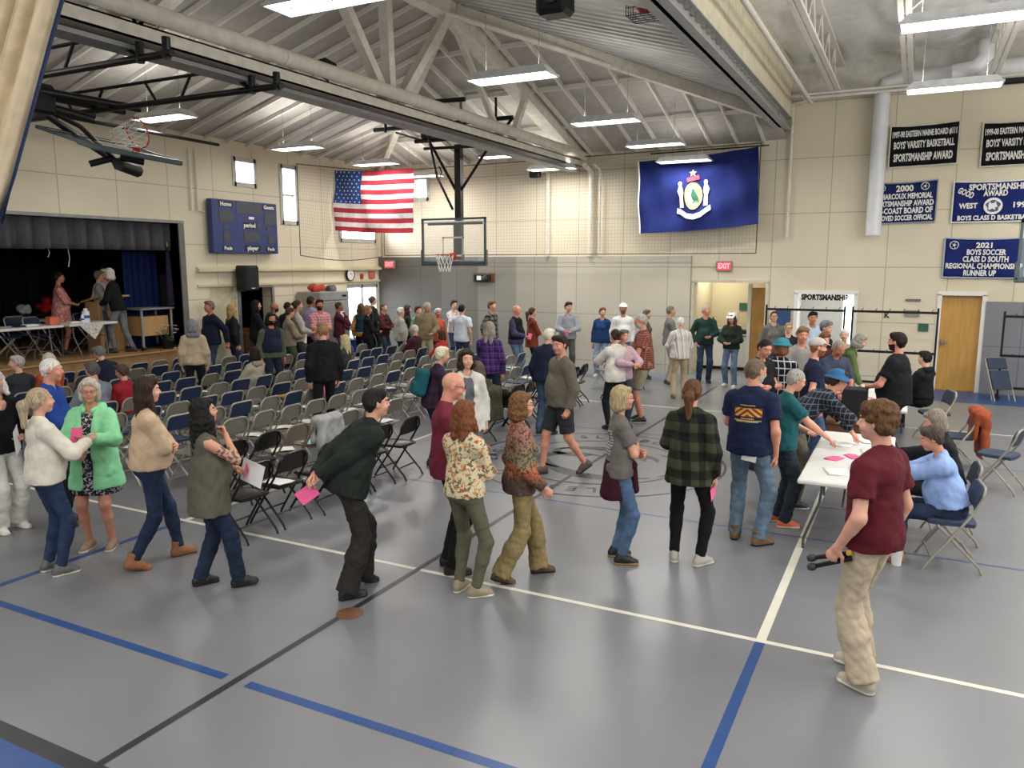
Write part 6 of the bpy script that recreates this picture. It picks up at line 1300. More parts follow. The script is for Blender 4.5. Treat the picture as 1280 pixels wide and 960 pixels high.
# fridge, notice board, bins by the side wall
y0, y1 = 15.62, 16.75; fr_ = tag(empty('refrigerator', (XL+.45, (y0+y1)/2, 0)), 'tall stainless two-door refrigerator against the side wall', 'refrigerator'); w = (y1-y0)/2; SS = plain('stainless', '#a8aaac', .35, .5)
MB().bbox((-.4, -w, .1), (.36, w, 2.02), .01).build('cabinet', plain('fridge_side', '#9a948a', .5, .2), fr_)
for a_ in (-.32, .28):
    for b_ in (-w+.08, w-.08): MB().tube([(a_, b_, 0), (a_, b_, .11)], .025, 8).build('foot', M_black, fr_)
MB().box((.30, -w+.06, .02), (.33, w-.06, .12)).build('kick_plate', M_black, fr_); MB().bbox((.36, -w, 1.80), (.40, w, 2.02), .01).build('top_panel', SS, fr_); MB().box((.40, w*.5, 1.88), (.404, w*.8, 1.93)).build('thermometer', M_black, fr_)
for s_ in (-1, 1):
    d = MB().bbox((.36, -w+.01 if s_ < 0 else .01, .14), (.40, -.01 if s_ < 0 else w-.01, 1.78), .01).build('door', SS, fr_); MB().tube([(.42, s_*.06, .8), (.44, s_*.06, .85), (.44, s_*.06, 1.25), (.42, s_*.06, 1.3)], .012, 6).build('handle', M_grey, d)
MB().box((.402, .12, 1.2), (.405, .32, 1.5)).build('notice', PAP, fr_)
heap('cloth_pile', 'red cloth pile on top of the refrigerator', 'cloth', (XL+.45, y0+.3, 2.06), .2, fabric('plain', '#b84a38'), 21, .4); heap('cable_pile', 'black and white bundle on top of the refrigerator', 'bundle', (XL+.45, y1-.3, 2.05), .17, fabric('plain', '#5a5a5c'), 22, .4)
t = tag(empty('notice_board', (XL+.02, 17.2, 1.35)), 'cork notice board with papers between refrigerator and glass doors', 'board'); MB().box((0, -.36, -.3), (.03, .36, .55)).build('board_frame', M_door, t); MB().box((.03, -.32, -.26), (.035, .32, .51)).build('cork', plain('cork', '#a5835c', .9), t)
for k, (a, b_, c_) in enumerate(((-.2, .2, PAP), (.08, .1, PAP), (.1, -.2, PAP), (-.2, -.15, PNK))): MB().box((.035, a, b_-.1), (.038, a+.16, b_+.12)).build('note', c_, t)
t = tag(empty('recycling_bin', (XL+.5, 17.35, 0)), 'blue recycling bin under the counter by the glass doors', 'bin'); MB().lathe([(0, 0), (.22, 0), (.27, .62), (.28, .64)], (0, 0, 0), 20).build('bin_body', plain('bin_blue', '#1f4fae', .4), t, 40); MB().lathe([(.285, .62), (.285, .68), (.2, .70), (0, .70)], (0, 0, 0), 20).build('lid', plain('bin_blue2', '#173c88', .4), t, 40)
t = tag(empty('brown_cabinet', (XL-.7, 14.2, 0)), 'brown wooden cabinet standing in the dark passage', 'cabinet'); MB().bbox((-.3, -.45, 0), (.3, .45, 1.15), .01).build('cabinet_body', wood('reddish', '#4a2718', '#63361f'), t); MB().bbox((.3, -.42, .05), (.32, -.01, 1.05), .005).build('door', M_brown, t); MB().bbox((.3, .01, .05), (.32, .42, 1.05), .005).build('door', M_brown, t)
# corridor counter
t = tag(empty('counter', (-4.25, YB+1.6, 0)), 'white serving counter in the corridor beyond the hall doorway', 'counter'); MB().bbox((-.62, -.3, .08), (.55, .3, .88), .01).build('counter_body', M_white, t); MB().bbox((-.65, -.33, .88), (.6, .33, .93), .01).build('counter_top', M_grey, t); MB().box((-.60, -.28, 0), (.53, .28, .08)).build('plinth', M_black, t)
for i, (x, w, h, col, nm, lb) in enumerate(((-.45, .10, .42, '#1a1a1c', 'coffee_urn', 'black coffee urn on the corridor counter'), (-.2, .12, .14, '#8a8d90', 'tray_stack', 'grey trays on the corridor counter'), (.15, .12, .10, '#e3e2de', 'cup_stack', 'white cup stack on the corridor counter'), (.38, .09, .12, '#2a2a2c', 'black_tray', 'black tray on the corridor counter'))):
    c = tag(empty(nm, (-4.25+x, YB+1.55, .93)), lb, 'urn' if i == 0 else 'tray'); 
    if i == 0: MB().lathe([(0, 0), (w, 0), (w, h*.7), (w*.8, h*.8), (w*.2, h*.9), (w*.2, h), (0, h)], (0, 0, 0), 20).build('urn_body', plain('p'+col, col, .3), c, 40); MB().tube([(0, -w, .08), (0, -w-.05, .07)], .012, 6).build('tap', M_grey, c)
    else: MB().bbox((-w, -w*.8, 0), (w, w*.8, h), .02).build('stack', plain('p'+col, col, .5), c)
sign('paper_notice', 'white notice propped above the corridor counter', -4.35, 1.33, .26, .24, '#d9d8d4', '', M_black, y=YB+2.28)
# ---------------------------------------------------------------- the people
fb_ = fabric; P_ = lambda c: fabric('plain', c); DN = lambda c='#3b5878': fabric('denim', tuple(.78*q+.22*(.35*hexc(c)[0]+.4*hexc(c)[1]+.25*hexc(c)[2]) for q in hexc(c)))
SH = lambda c: plain('leather_shoe'+c, c, .5); BT = lambda c: plain('boot_leather'+c, c, .6); SO = plain('rubber_sole', '#d8d4c8', .6); SOB = plain('dark_sole', '#18171a', .6)
def yaw_of(p, a): return math.atan2(-p[0], p[1])-math.radians(a)
def who(label, a, foot=None, head_at=None, h=1.7, z=0., **k):
    if foot: p = at(*foot, z)
    else:
        ln = math.radians(k.get('lean', 0)); hh = (h if not k.get('sit') else h*.745+(k.get('seat', .47)-.47))-.65*(1-math.cos(ln)); X_ = k.pop('X', None); d_ = ray(*head_at)
        p = at(*head_at, z+hh); 
        if X_ is not None: p = EYE+d_*X_/d_[0]; h = max(1.55, min(1.94, float(p[2])))
        elif p[0] < XL+.42 or p[1] > YB-.5: p = EYE+d_*min((XL+.42)/d_[0] if p[0] < XL+.42 else 9e9, (YB-.5)/d_[1] if p[1] > YB-.5 else 9e9); h = max(1.55, min(1.92, float(p[2])))
        yw = yaw_of(p, a); p = p-A3(-math.sin(yw), math.cos(yw), 0)*.60*math.sin(ln)
    p = (float(p[0]), float(p[1]), z); k['hd'] = 1
    k.pop('hd'); hd = k.pop('look', (0, 0))
    return person(label, p, yaw_of(p, a), h, head=hd, **k)
def held(pr, i, w, h, mat, label, name='paper_slip', tw=0., drop=0.):
    hn = pr['hands'][i]; c = pr['W'](hn['tip']); d = unit(pr['Wd'](hn['d'])); up = A3(0, 0, 1)
    s = unit(np.cross(d, up)) if abs(d[2]) < .9 else unit(pr['Wd'](hn['s'])); e1 = unit(d*math.cos(tw)+s*math.sin(tw)); e2 = unit(np.cross(np.cross(e1, up+d*.3), e1)); nn = np.cross(e1, e2)
    c = c+e1*w*.35-A3(0, 0, drop); m = MB(); m.poly([(-w/2, -h/2, 0), (w/2, -h/2, .004), (w/2, h/2, 0), (-w/2, h/2, .006)], (0, 0, .002)); o = m.build(name, mat)
    o.matrix_world = Matrix(((e1[0], e2[0], nn[0], c[0]), (e1[1], e2[1], nn[1], c[1]), (e1[2], e2[2], nn[2], c[2]), (0, 0, 0, 1))); return tag(o, label, 'paper')
# --- foreground, left to right
p = who('woman with long silver hair, black top and wide white trousers at the left picture edge', 150, (12, 662), h=1.66, sex='f', build=1.12, hair='wavy', hcol='#cfc9c4', top=P_('#101013'), pants=P_('#d3d1cc'), pcut='wide', shoe=SH('#dcdad2'), sole=SO, arms=('front', 'chin'), look=(-10, -8), loose=1.5, skin='#cf9c82')
held(p, 0, .20, .26, PAP, 'white sheet held by the woman in the black top', 'paper_sheet')
who('white-haired man in a bright blue jacket standing behind the ponytail woman', 105, (78, 655), h=1.76, build=1.1, hair='thin', hcol='#d8d4cc', top=P_('#1f3f8c'), pants=P_('#17161a'), shoe=SH('#4a3020'), arms=('down', 'front'), look=(0, 5), loose=1.8, skin='#cf9379')
who('woman with a long ash-blonde ponytail, cream fleece and jeans, hands raised in talk', 70, (68, 716), h=1.66, sex='f', build=1.08, hair='pony', hcol='#a8967a', top=P_('#d9d2c2'), pants=DN('#22385c'), pcut='slim', shoe=SH('#5b5a58'), sole=SO, arms=('front', 'wave'), look=(-8, 0), loose=1.5, collar=P_('#e6e2d8'), toplen=-.02)
p = who('grey-haired woman in a mint green raincoat over a flowered dress', 205, (128, 684), h=1.65, sex='f', build=1.2, hair='bob', hcol='#b4aa9c', top=P_('#8fd9a4'), topopen=True, toplen=.22, loose=2.0, dress=fb_('floral', '#26262b', '#b0a8ac', '#8b7a84', '#d0cccb', scale=.8), pcut='none', shoe=SH('#8a7260'), sole=SO, arms=('wave', 'front'), look=(20, 4), glasses='#3a2e2a', hood=P_('#8fd9a4'), skin='#c98f76')
held(p, 0, .10, .15, PNK, 'pink slip held by the woman in the mint raincoat')
who('brown-haired woman in a beige sweater, jeans and tan ankle boots mid-stride', 82, (196, 704), h=1.72, sex='f', build=1.2, hair='long', hcol='#2e2019', top=P_('#c4a98c'), pants=DN('#1d3050'), pcut='slim', shoe=BT('#8f5e3d'), sole=SH('#6b442b'), arms=('cross', 'cross'), look=(0, 4), loose=1.3, toplen=-.06, feet=[(-.10, .22, 0, 4), (.10, -.20, .02, -4, -14)], skin='#d3a58c')
p = who('woman with very long black curly hair, olive tunic and tattooed arm, chin on hand', 82, (268, 733), h=1.62, sex='f', build=1.15, hair='curlylong', hcol='#15110f', top=P_('#5a574a'), sleeve='none', toplen=.16, loose=1.7, pants=DN('#1b2c48'), pcut='straight', shoe=SH('#17140f'), sole=SOB, arms=('front', 'up'), feet=[(-.10, -.10, 0, 6), (.11, .20, 0, -10, 8)], tattoo=1, look=(0, -6), skin='#c78f74')
held(p, 0, .24, .20, PAP, 'white sheet held by the woman with black curly hair', 'paper_sheet', .2); held(p, 0, .08, .13, PNK, 'pink slip held over the white sheet', tw=.9)

p = who('stooping man in a black-green jacket with hands clasped behind his back', 72, (438, 740), h=1.76, lean=30, build=1.05, hair='short', hcol='#1d1713', top=P_('#1c241f'), pants=P_('#2a2725'), pcut='wide', shoe=SH('#17181c'), sole=SOB, arms=(((.02, -.34, .98), (.9, -.6, 0), 30, (0, 1, 0)), ((-.02, -.36, .94), (.9, -.6, 0), 40, (0, 1, 0))), loose=2.3, toplen=.02, feet=[(-.12, .16, .02, 0, -16), (.12, -.06, 0, -2)], look=(-8, -12), skin='#d09c82', collar=P_('#1c241f'))
held(p, 1, .17, .12, PNK, 'pink slip in the hands behind the stooping man', drop=.05)
who('bald man with dark glasses in a maroon quarter-zip pullover and black trousers', 85, (562, 712), h=1.80, hair='bald', hcol='#d8d2c8', top=P_('#6d2435'), pants=P_('#111113'), pcut='straight', shoe=SH('#131315'), sole=SOB, arms=('front', 'front'), look=(-6, 14), glasses='#15110f', loose=1.7, collar=P_('#6d2435'), skin='#cf937c', toplen=.02)
p = who('auburn-haired woman in a flowered blouse and olive trousers holding a pink slip', 40, (582, 742), h=1.63, sex='f', hair='wavy', hcol='#6e4126', top=fb_('floral', '#cdbf9f', '#a85440', '#66633f', '#b98348', '#7a5a44', scale=.9), sleeve='elbow', pants=P_('#5c5a48'), pcut='slim', shoe=SH('#8d8168'), sole=SO, arms=('cross', 'cross'), loose=1.5, toplen=-.05, feet=[(-.09, .02, 0, 10), (.12, .0, 0, -38)], skin='#cf9b80')
held(p, 1, .11, .17, PNK, 'pink slip under the arm of the woman in the flowered blouse', drop=.06)
who('woman with short wavy brown hair in a tapestry-patterned jacket striding right', 78, (650, 722), h=1.64, sex='f', hair='curly', hcol='#6a4a2f', top=fb_('tapestry', '#5b4440', '#5b4440', '#b0603f', '#76745c', '#9a6658'), pants=P_('#8a7a54'), pcut='wide', shoe=BT('#5b4023'), sole=SOB, arms=('down', 'swingf'), loose=2.0, toplen=.03, feet=[(-.09, .20, 0, 0), (.10, -.20, .02, 0, -18)], glasses='#3a2a20', skin='#cf9b80')
who('man in a grey-brown knit sweater and dark shorts striding left through the chairs', -118, (700, 592), h=1.82, build=1.12, hair='short', hcol='#2b1e17', top=P_('#625c52'), pants=P_('#2c2d33'), pcut='shorts', shoe=SH('#4a3d30'), sole=SOB, arms=('down', 'down'), loose=1.9, collar=P_('#d8d6d0'), feet=[(-.10, -.30, .05, 0, -28), (.10, .20, 0, 0)], look=(25, 6), skin='#cf9078')
pg_ = who('fair-haired woman in a grey tee with a maroon sweater tied round her waist', 78, (772, 700), h=1.63, sex='f', build=.96, hair='bob', hcol='#a79470', top=P_('#6a6561'), sleeve='short', pants=DN('#46688f'), pcut='slim', shoe=SH('#141416'), sole=plain('gum_sole', '#a07a4c', .6), arms=('cross', 'cross'), apron=P_('#381321'), glasses='#5a3030', skin='#cf9b80')
p = who('woman with brown ponytail in a green and black checked flannel shirt', 12, (858, 703), h=1.70, sex='f', build=1.08, hair='pony', hcol='#5b3b27', top=fb_('plaid', '#3d4030', '#0e0f0e', '#23261c', scale=1.5), pants=P_('#0d0d0f'), pcut='slim', shoe=SH('#a8a39a'), sole=SO, arms=('front', 'down'), loose=1.7, toplen=.09, feet=[(-.12, 0, 0, 14), (.13, -.02, 0, -34)], skin='#cf9b80')
held(p, 1, .12, .16, PNK, 'pink slip hanging from the hand of the flannel shirt woman', drop=.04)
pn_ = who('grey-bearded man in a navy tee with a chevron print and light jeans', 15, (932, 677), h=1.82, build=1.12, hair='crop', hcol='#6b5a4c', beard='#b5afa6', top=P_('#16203f'), sleeve='short', pants=DN('#5d7791'), pcut='straight', shoe=BT('#6d5638'), sole=SOB, arms=('front', 'down'), loose=1.6, look=(-35, 4), feet=[(-.12, .05, 0, 10), (.13, -.03, 0, -40)], skin='#c98d74')
who('grey-haired woman in a teal tee and dark jeans reaching across the table', 72, (974, 655), h=1.66, sex='f', build=1.0, hair='crop', hcol='#9d9890', top=P_('#1d5a60'), sleeve='short', pants=DN('#26323f'), pcut='straight', shoe=SH('#d9674c'), sole=SO, arms=('front', ((.12, .50, .95), (.5, -.2, -1), 15, (0, 0, -1))), glasses='#2b2b2b', look=(0, 18), lean=4, skin='#cf9b80')
who('man in navy plaid shirt and blue bucket hat bending low over the table', 68, (985, 632), h=1.78, lean=58, hair='short', hcol='#3b2a1e', hat=('bucket', P_('#2f5d87')), top=fb_('check', '#181c26', '#59606e'), pants=P_('#6b675c'), pcut='straight', shoe=SH('#1c2a44'), sole=SO, arms=(((-.12, .62, .86), (.5, -.2, .6), 15, (0, 0, -1)), ((.10, .50, 1.02), (.8, .2, -.2), 50, (0, -1, 0))), look=(0, -12), skin='#cb8f74')
pt_ = who('teenage boy with tousled brown hair, maroon tee and beige trousers holding microphones', -62, (1079, 850), h=1.86, hair='mop', hcol='#573c24', top=P_('#571521'), sleeve='short', pants=P_('#b7a892'), pcut='wide', shoe=SH('#b3a898'), sole=SO, arms=(((.25, .08, .90), (.5, -1, 0), 60, (-1, 0, 0)), 'down'), look=(18, 4), feet=[(-.12, -.06, 0, -4), (.13, .10, 0, 12)], loose=1.4, skin='#d3a08a')
for k, dz in ((0, .0), (1, -.05)):
    hn = pt_['hands'][0]; c = pt_['W'](hn['w']+hn['d']*.085+hn['n']*.035+A3(0, 0, dz*.9)); ax = unit(pt_['Wd'](A3(.12, -1, .42+.1*k))); o = MB().tube([c-ax*.13, c+ax*.10], .017, 12).build('tmp', M_black); t = tag(empty('microphone', tuple(c)), ['black microphone with a yellow ring held by the teenage boy, upper one', 'black microphone held by the teenage boy, lower one'][k], 'microphone')
    bpy.data.objects.remove(o); q_ = ax; MB().tube([-q_*.13, q_*.09], [.015, .018], 12).build('handle', M_black, t, 40); MB().tube([-q_*.19, -q_*.185, -q_*.165, -q_*.14, -q_*.13], [.008, .02, .027, .022, .016], 12).build('grille_head', M_darkgrey, t, 50)
    MB().tube([q_*.09, q_*.12], [.019, .017], 12).build('end_ring', plain('yellow_ring', '#c9a92e', .5) if k == 0 else M_black, t, 40)
# --- right group round the tables
who('man in a black polo shirt with crossed arms beside the checked shirt man', 125, head_at=(953, 423), h=1.76, build=1.15, hair='crop', hcol='#17120f', top=P_('#111215'), sleeve='short', pants=DN('#26364f'), shoe=SH('#1b1a1a'), arms=('cross', 'cross'), look=(-20, 22), collar=P_('#111215'), skin='#c98d74')
who('person in a black and white checked shirt with a teal bucket hat', 22, head_at=(977, 424), h=1.72, hair='bob', hcol='#7a5134', hat=('bucket', P_('#2f7a86')), top=fb_('check', '#14171e', '#c9ccd2', scale=1.5), pants=DN(), shoe=SH('#2a2a2c'), arms=('front', 'front'), loose=1.5, look=(-10, 5))
who('woman with glasses in a grey fleece, mouth open, behind the voting queue', 172, head_at=(968, 390), h=1.73, sex='f', hair='pony', hcol='#4b2f20', top=P_('#6b6a66'), pants=DN(), shoe=SH('#2a2a2c'), glasses='#4a1a1a', loose=1.8, hood=P_('#6b6a66'), skin='#d3a58c', look=(0, -8))
who('woman with fair hair and glasses in a dark plum vest', 168, head_at=(986, 404), h=1.58, sex='f', hair='bun', hcol='#a5835c', top=P_('#2b2230'), pants=DN(), shoe=SH('#2a2a2c'), glasses='#8a5a3a', skin='#d3a58c')
who('man in a grey tee with sunglasses hanging from the neck', 165, head_at=(1003, 409), h=1.80, hair='short', hcol='#7a5a3c', top=P_('#8d8a84'), sleeve='long', pants=P_('#3b3a38'), shoe=SH('#2a2a2c'), arms=('down', 'front'), look=(0, 8), skin='#cf9078')
who('dark-haired man in a light blue collared shirt at the back of the queue', 160, head_at=(1016, 390), h=1.80, hair='short', hcol='#15110f', top=P_('#aebdd2'), pants=P_('#2a2c33'), shoe=SH('#2a2a2c'), collar=P_('#c3cede'), look=(-10, 6), skin='#b87f60')
who('person in a grey knitted cap before the bright doorway', 120, head_at=(1031, 402), h=1.74, hair='short', hcol='#6b5f55', hat=('beanie', P_('#70757d')), top=P_('#1d1d22'), pants=DN(), shoe=SH('#2a2a2c'), look=(0, 8))
who('young man in a dark red shirt half hidden behind the navy tee man', 150, head_at=(1029, 416), h=1.63, hair='short', hcol='#6b4026', top=P_('#3a1a22'), pants=DN(), shoe=SH('#2a2a2c'), look=(0, 14), skin='#cf9078')
who('bearded young man in a navy tee and a pale cap with sunglasses on it', 80, head_at=(1020, 424), h=1.76, hair='crop', hcol='#8a5a3a', beard='#8a5a3a', hat=('cap', P_('#b4a9a3')), top=P_('#17203a'), sleeve='short', pants=DN(), shoe=SH('#2a2a2c'), arms=('front', 'down'), look=(0, 6), skin='#d39c84')
who('older man in a slate blue work shirt dropping his slip into the ballot box', 150, head_at=(1047, 424), h=1.66, build=1.12, hair='thin', hcol='#8f8478', top=P_('#3c4558'), sleeve='elbow', pants=P_('#26262a'), shoe=SH('#2a2a2c'), arms=('hold', 'reach'), look=(0, 26), lean=8, collar=P_('#3c4558'), skin='#b87a60')
who('grey-haired man in a dark green vest leaning forward over the second table', 85, head_at=(1076, 421), h=1.66, lean=34, hair='curly', hcol='#7d7972', beard='#8f8b84', top=P_('#55643a'), pants=P_('#2a2a2c'), shoe=SH('#2a2a2c'), arms=('reach', 'reach'), look=(0, 8), vest=P_('#3b4a2c'))
who('white-haired person just showing behind the ballot group', 180, head_at=(1056, 412), h=1.62, sex='f', hair='crop', hcol='#c9c4bc', top=P_('#a88a80'), pants=DN(), shoe=SH('#2a2a2c'))
who('heavy bearded man in a black tee standing behind the second table', -72, head_at=(1124, 417), h=1.84, build=1.3, hair='short', hcol='#1a1310', beard='#2a1a14', top=P_('#0f1013'), sleeve='short', pants=P_('#1c1d22'), shoe=SH('#2a2a2c'), arms=('front', 'down'), look=(0, 0), loose=1.6, skin='#cf8f78')
who('seated man with black hair in a black hooded top by the wooden door', -60, head_at=(1156, 443), h=1.72, sit=True, hair='short', hcol='#12100e', top=P_('#111113'), pants=P_('#111113'), shoe=SH('#2a2a2c'), arms=('lap', 'lap'), hood=P_('#111113'), loose=1.5, skin='#d3a58c')
def sitter(label, x, y, yaw, **k): hd = k.pop('look', (0, 0)); return person(label, (x, y, 0), yaw, sit=True, head=hd, **k)
sitter('seated woman in a light blue shirt reaching over the near table', .40, 7.98, PI/2+.12, h=1.68, sex='f', build=1.15, hair='short', hcol='#4a4038', top=P_('#8fa9dc'), sleeve='elbow', pants=DN('#1d2c4c'), shoe=SH('#b5705c'), lean=16, loose=1.9, arms=(((-.10, .62, .80), (.7, -.3, -.6), 15, (0, 0, -1)), ((.20, .56, .80), (.7, -.3, -.6), 15, (0, 0, -1))), look=(0, 12), skin='#c98d74')
sitter('seated woman with grey-brown hair in a dark cardigan at the near table', .42, 8.76, PI/2+.05, h=1.70, sex='f', build=1.05, hair='bob', hcol='#857a6c', top=P_('#14161d'), pants=P_('#1b1c24'), shoe=SH('#2a2a2c'), lean=14, loose=1.8, arms=(((-.10, .60, .80), (.7, -.3, -.6), 15, (0, 0, -1)), ((.16, .50, .80), (.7, -.3, -.6), 15, (0, 0, -1))), look=(0, 12))
# --- near the hall doorway and along the far wall
who('man in a dark green button shirt with hands in his jeans pockets by the counter', 170, (879, 478), h=1.78, hair='thin', hcol='#a39a90', top=P_('#1e3a33'), pants=DN('#243e5c'), shoe=SH('#2a2622'), arms=('front', 'pocket'), look=(35, -4), build=1.08, collar=P_('#1e3a33'), skin='#cf8f78')
who('young woman in a white cap and dark green sweater reading slips, torn jeans', -160, (912, 484), h=1.66, sex='f', hair='long', hcol='#4b2a1c', hat=('cap', P_('#e3e1dc')), top=P_('#1f2a20'), pants=DN('#5b7796'), pcut='straight', shoe=SH('#d8d5cd'), sole=SO, arms=('front', 'front'), feet=[(-.14, .1, 0, 10), (.14, -.1, 0, -10)], look=(0, 18), loose=1.7, toplen=-.04)
who('woman in a white shirt with coloured stripes seen from behind, khaki trousers', -5, (848, 498), h=1.66, sex='f', build=1.12, hair='crop', hcol='#d8d5ce', top=fb_('stripe', '#d3cfc6', '#98939f', '#c4a8a4', scale=1.0), pants=P_('#a99b7c'), pcut='straight', shoe=SH('#7a5a44'), arms=('front', 'front'), loose=1.9, look=(-20, 0))
who('man in a grey fleece and light trousers standing against the far wall', 80, head_at=(838, 383), h=1.78, hair='crop', hcol='#6f665c', top=P_('#6b6866'), pants=P_('#a39f94'), shoe=SH('#4a3d30'), arms=('down', 'front'), look=(0, 0))
who('woman with short brown hair in an olive grey fleece by the far wall', 95, head_at=(808, 388), h=1.64, sex='f', hair='short', hcol='#5c5044', top=P_('#5b5a4c'), pants=P_('#3a3a38'), shoe=SH('#2a2a2c'), loose=1.7)
who('man in a white cap and white long-sleeved tee by the far wall', 170, head_at=(779, 380), h=1.80, build=1.1, hair='crop', hcol='#5b4a3c', beard='#6b5a4c', hat=('cap', P_('#e6e4e0')), top=P_('#d9d8d6'), pants=DN(), shoe=SH('#2a2a2c'), skin='#b87a60')
p = who('woman in a blue fleece jacket and pale jeans holding a pink slip by the wall', -160, head_at=(753, 385), h=1.68, sex='f', hair='short', hcol='#6b5138', top=P_('#1d3c68'), pants=DN('#7c98b5'), pcut='straight', shoe=SH('#c9c5bb'), arms=('down', 'down'), loose=1.9, look=(35, 0)); held(p, 1, .09, .14, PNK, 'pink slip held low by the woman in the blue fleece')
p = who('youth in a light grey hooded sweatshirt and olive trousers holding a pink slip', 180, head_at=(710, 378), h=1.80, hair='short', hcol='#2b1c14', top=P_('#8c9096'), pants=P_('#4b5148'), shoe=SH('#c9c5bb'), arms=('front', 'front'), hood=P_('#8c9096'), loose=1.8, look=(25, 4)); held(p, 0, .09, .13, PNK, 'pink slip held at the chest by the hooded youth')
who('woman in a rust cardigan over black, arms folded, by the far wall', 70, head_at=(665, 385), h=1.68, sex='f', hair='pony', hcol='#4a2f20', top=P_('#6b3020'), pants=P_('#141214'), pcut='slim', shoe=SH('#2a2a2c'), arms=('cross', 'cross'), loose=1.6, toplen=.12)
p = who('bald man in a black vest over a purple shirt with jeans by the wall', 120, head_at=(645, 382), h=1.78, build=1.12, hair='bald', top=P_('#3b3858'), vest=P_('#0f0f13'), pants=DN('#4e6880'), shoe=SH('#2a2a2c'), skin='#cf8f78', arms=('down', 'front')); held(p, 1, .09, .14, PNK, 'pink slip held by the bald man in the black vest')
who('man in a grey and black checked flannel shirt by the far wall', 120, head_at=(614, 377), h=1.82, hair='short', hcol='#6b4a34', top=fb_('plaid', '#6b6b66', '#22231f', '#474842'), pants=DN(), shoe=SH('#2a2a2c'), arms=('down', 'pocket'), loose=1.5)
who('man in a white short-sleeved shirt and jeans seen from behind', 25, head_at=(577, 381), h=1.76, hair='crop', hcol='#1d1713', top=P_('#cdd3dc'), sleeve='short', pants=DN('#27405e'), shoe=SH('#2a2a2c'), arms=('front', 'down'), loose=1.8)
who('dark-haired woman in a pale patterned blouse with hand at her mouth', 150, head_at=(567, 376), h=1.74, sex='f', hair='short', hcol='#2a1d18', top=fb_('floral', '#c9c3c0', '#8d8490', '#b5aeb0'), pants=DN('#22344f'), pcut='slim', shoe=SH('#2a2a2c'), arms=('cross', 'up'))
who('white-haired woman in a coral red top and cream cardigan', 150, head_at=(547, 386), h=1.62, sex='f', hair='short', hcol='#cfc9c0', top=P_('#b9533f'), pants=P_('#4a2a26'), shoe=SH('#2a2a2c'), skin='#b87a60')
who('tall balding man in a tan jacket and khaki trousers leaning down', 160, head_at=(532, 377), h=1.84, hair='thin', hcol='#b5ada0', top=P_('#85765c'), pants=P_('#9c9077'), shoe=SH('#2a2a2c'), loose=1.9, look=(10, 24), lean=8, arms=('front', 'down'))
who('person in a pale teal jacket behind the tan jacket man', 130, head_at=(522, 383), X=-11.3, h=1.68, hair='short', hcol='#4a3a2e', top=P_('#6f9d94'), pants=P_('#22242a'), shoe=SH('#2a2a2c'), sex='f')
who('woman with long brown hair in a dark flowered jacket', 80, head_at=(509, 382), X=-11.95, h=1.68, sex='f', hair='long', hcol='#3f2a1e', top=fb_('floral', '#2a2224', '#4a3638', '#1c1a1c'), pants=P_('#141416'), shoe=SH('#2a2a2c'), arms=('front', 'front'))
who('white-haired woman in a pale grey jacket with jeans in the queue', 70, head_at=(500, 385), h=1.64, sex='f', build=1.1, hair='short', hcol='#c9c5bd', top=P_('#b0aca2'), pants=DN('#27324c'), shoe=SH('#2a2a2c'), loose=2.0)
who('person with a white face mask in a red plaid jacket', 120, head_at=(479, 380), h=1.68, hair='crop', hcol='#4a4038', top=fb_('plaid', '#5c1f26', '#2a1416', '#451a1f'), pants=DN('#33465c'), shoe=SH('#2a2a2c'), arms=('front', 'front'), loose=1.6)
who('tall slender person with hair in a bun before the glass doors', 60, head_at=(465, 371), X=-13.6, h=1.78, sex='f', hair='bun', hcol='#4a3a30', top=P_('#16181c'), pants=P_('#16181c'), pcut='slim', shoe=SH('#2a2a2c'))
who('woman in a dark top between the teal vest and the tall figure', 80, head_at=(459, 382), X=-12.2, h=1.66, sex='f', hair='bob', hcol='#8a6a4a', top=P_('#17171b'), pants=P_('#16181c'), shoe=SH('#2a2a2c'), arms=('front', 'front'))
who('woman in a dark teal vest with mustard yellow sleeves', 20, head_at=(451, 380), X=-13.0, h=1.68, sex='f', hair='wavy', hcol='#4a372a', top=P_('#b08a3c'), vest=P_('#173540'), pants=P_('#141519'), shoe=SH('#2a2a2c'))
who('man in a maroon shirt and grey trousers drinking near the refrigerator', 85, head_at=(423, 378), X=-13.05, h=1.76, hair='crop', hcol='#3b2c24', top=P_('#4f1f2c'), pants=P_('#5b5d60'), shoe=SH('#2a2a2c'), arms=('front', 'up'), skin='#9c654c')
who('bearded man in a pink checked shirt facing the camera', 165, head_at=(399, 375), X=-12.6, h=1.76, hair='short', hcol='#1c1512', beard='#1c1512', top=fb_('check', '#b86a74', '#d9b9bc'), pants=P_('#5b5d60'), shoe=SH('#2a2a2c'), arms=('cross', 'cross'), skin='#b87a60')
who('tall man in a lavender shirt and black trousers seen from behind', 45, head_at=(388, 370), X=-13.25, h=1.84, build=1.1, hair='crop', hcol='#2a211c', top=P_('#9a90ae'), pants=P_('#14161c'), shoe=SH('#2a2a2c'), loose=1.7, skin='#9c654c')
who('woman in a pale dress with hair pulled back beside the refrigerator', 85, head_at=(371, 376), X=-12.7, h=1.72, sex='f', hair='bun', hcol='#3b2a22', top=P_('#a5a294'), pants=P_('#33353a'), shoe=SH('#2a2a2c'), arms=('front', 'front'))
who('man in a dark patterned jacket near the refrigerator', 40, head_at=(359, 378), X=-13.95, h=1.74, hair='crop', hcol='#221a16', top=fb_('floral', '#26282a', '#3c3e3c', '#1a1b1d'), pants=P_('#26262a'), shoe=SH('#2a2a2c'))
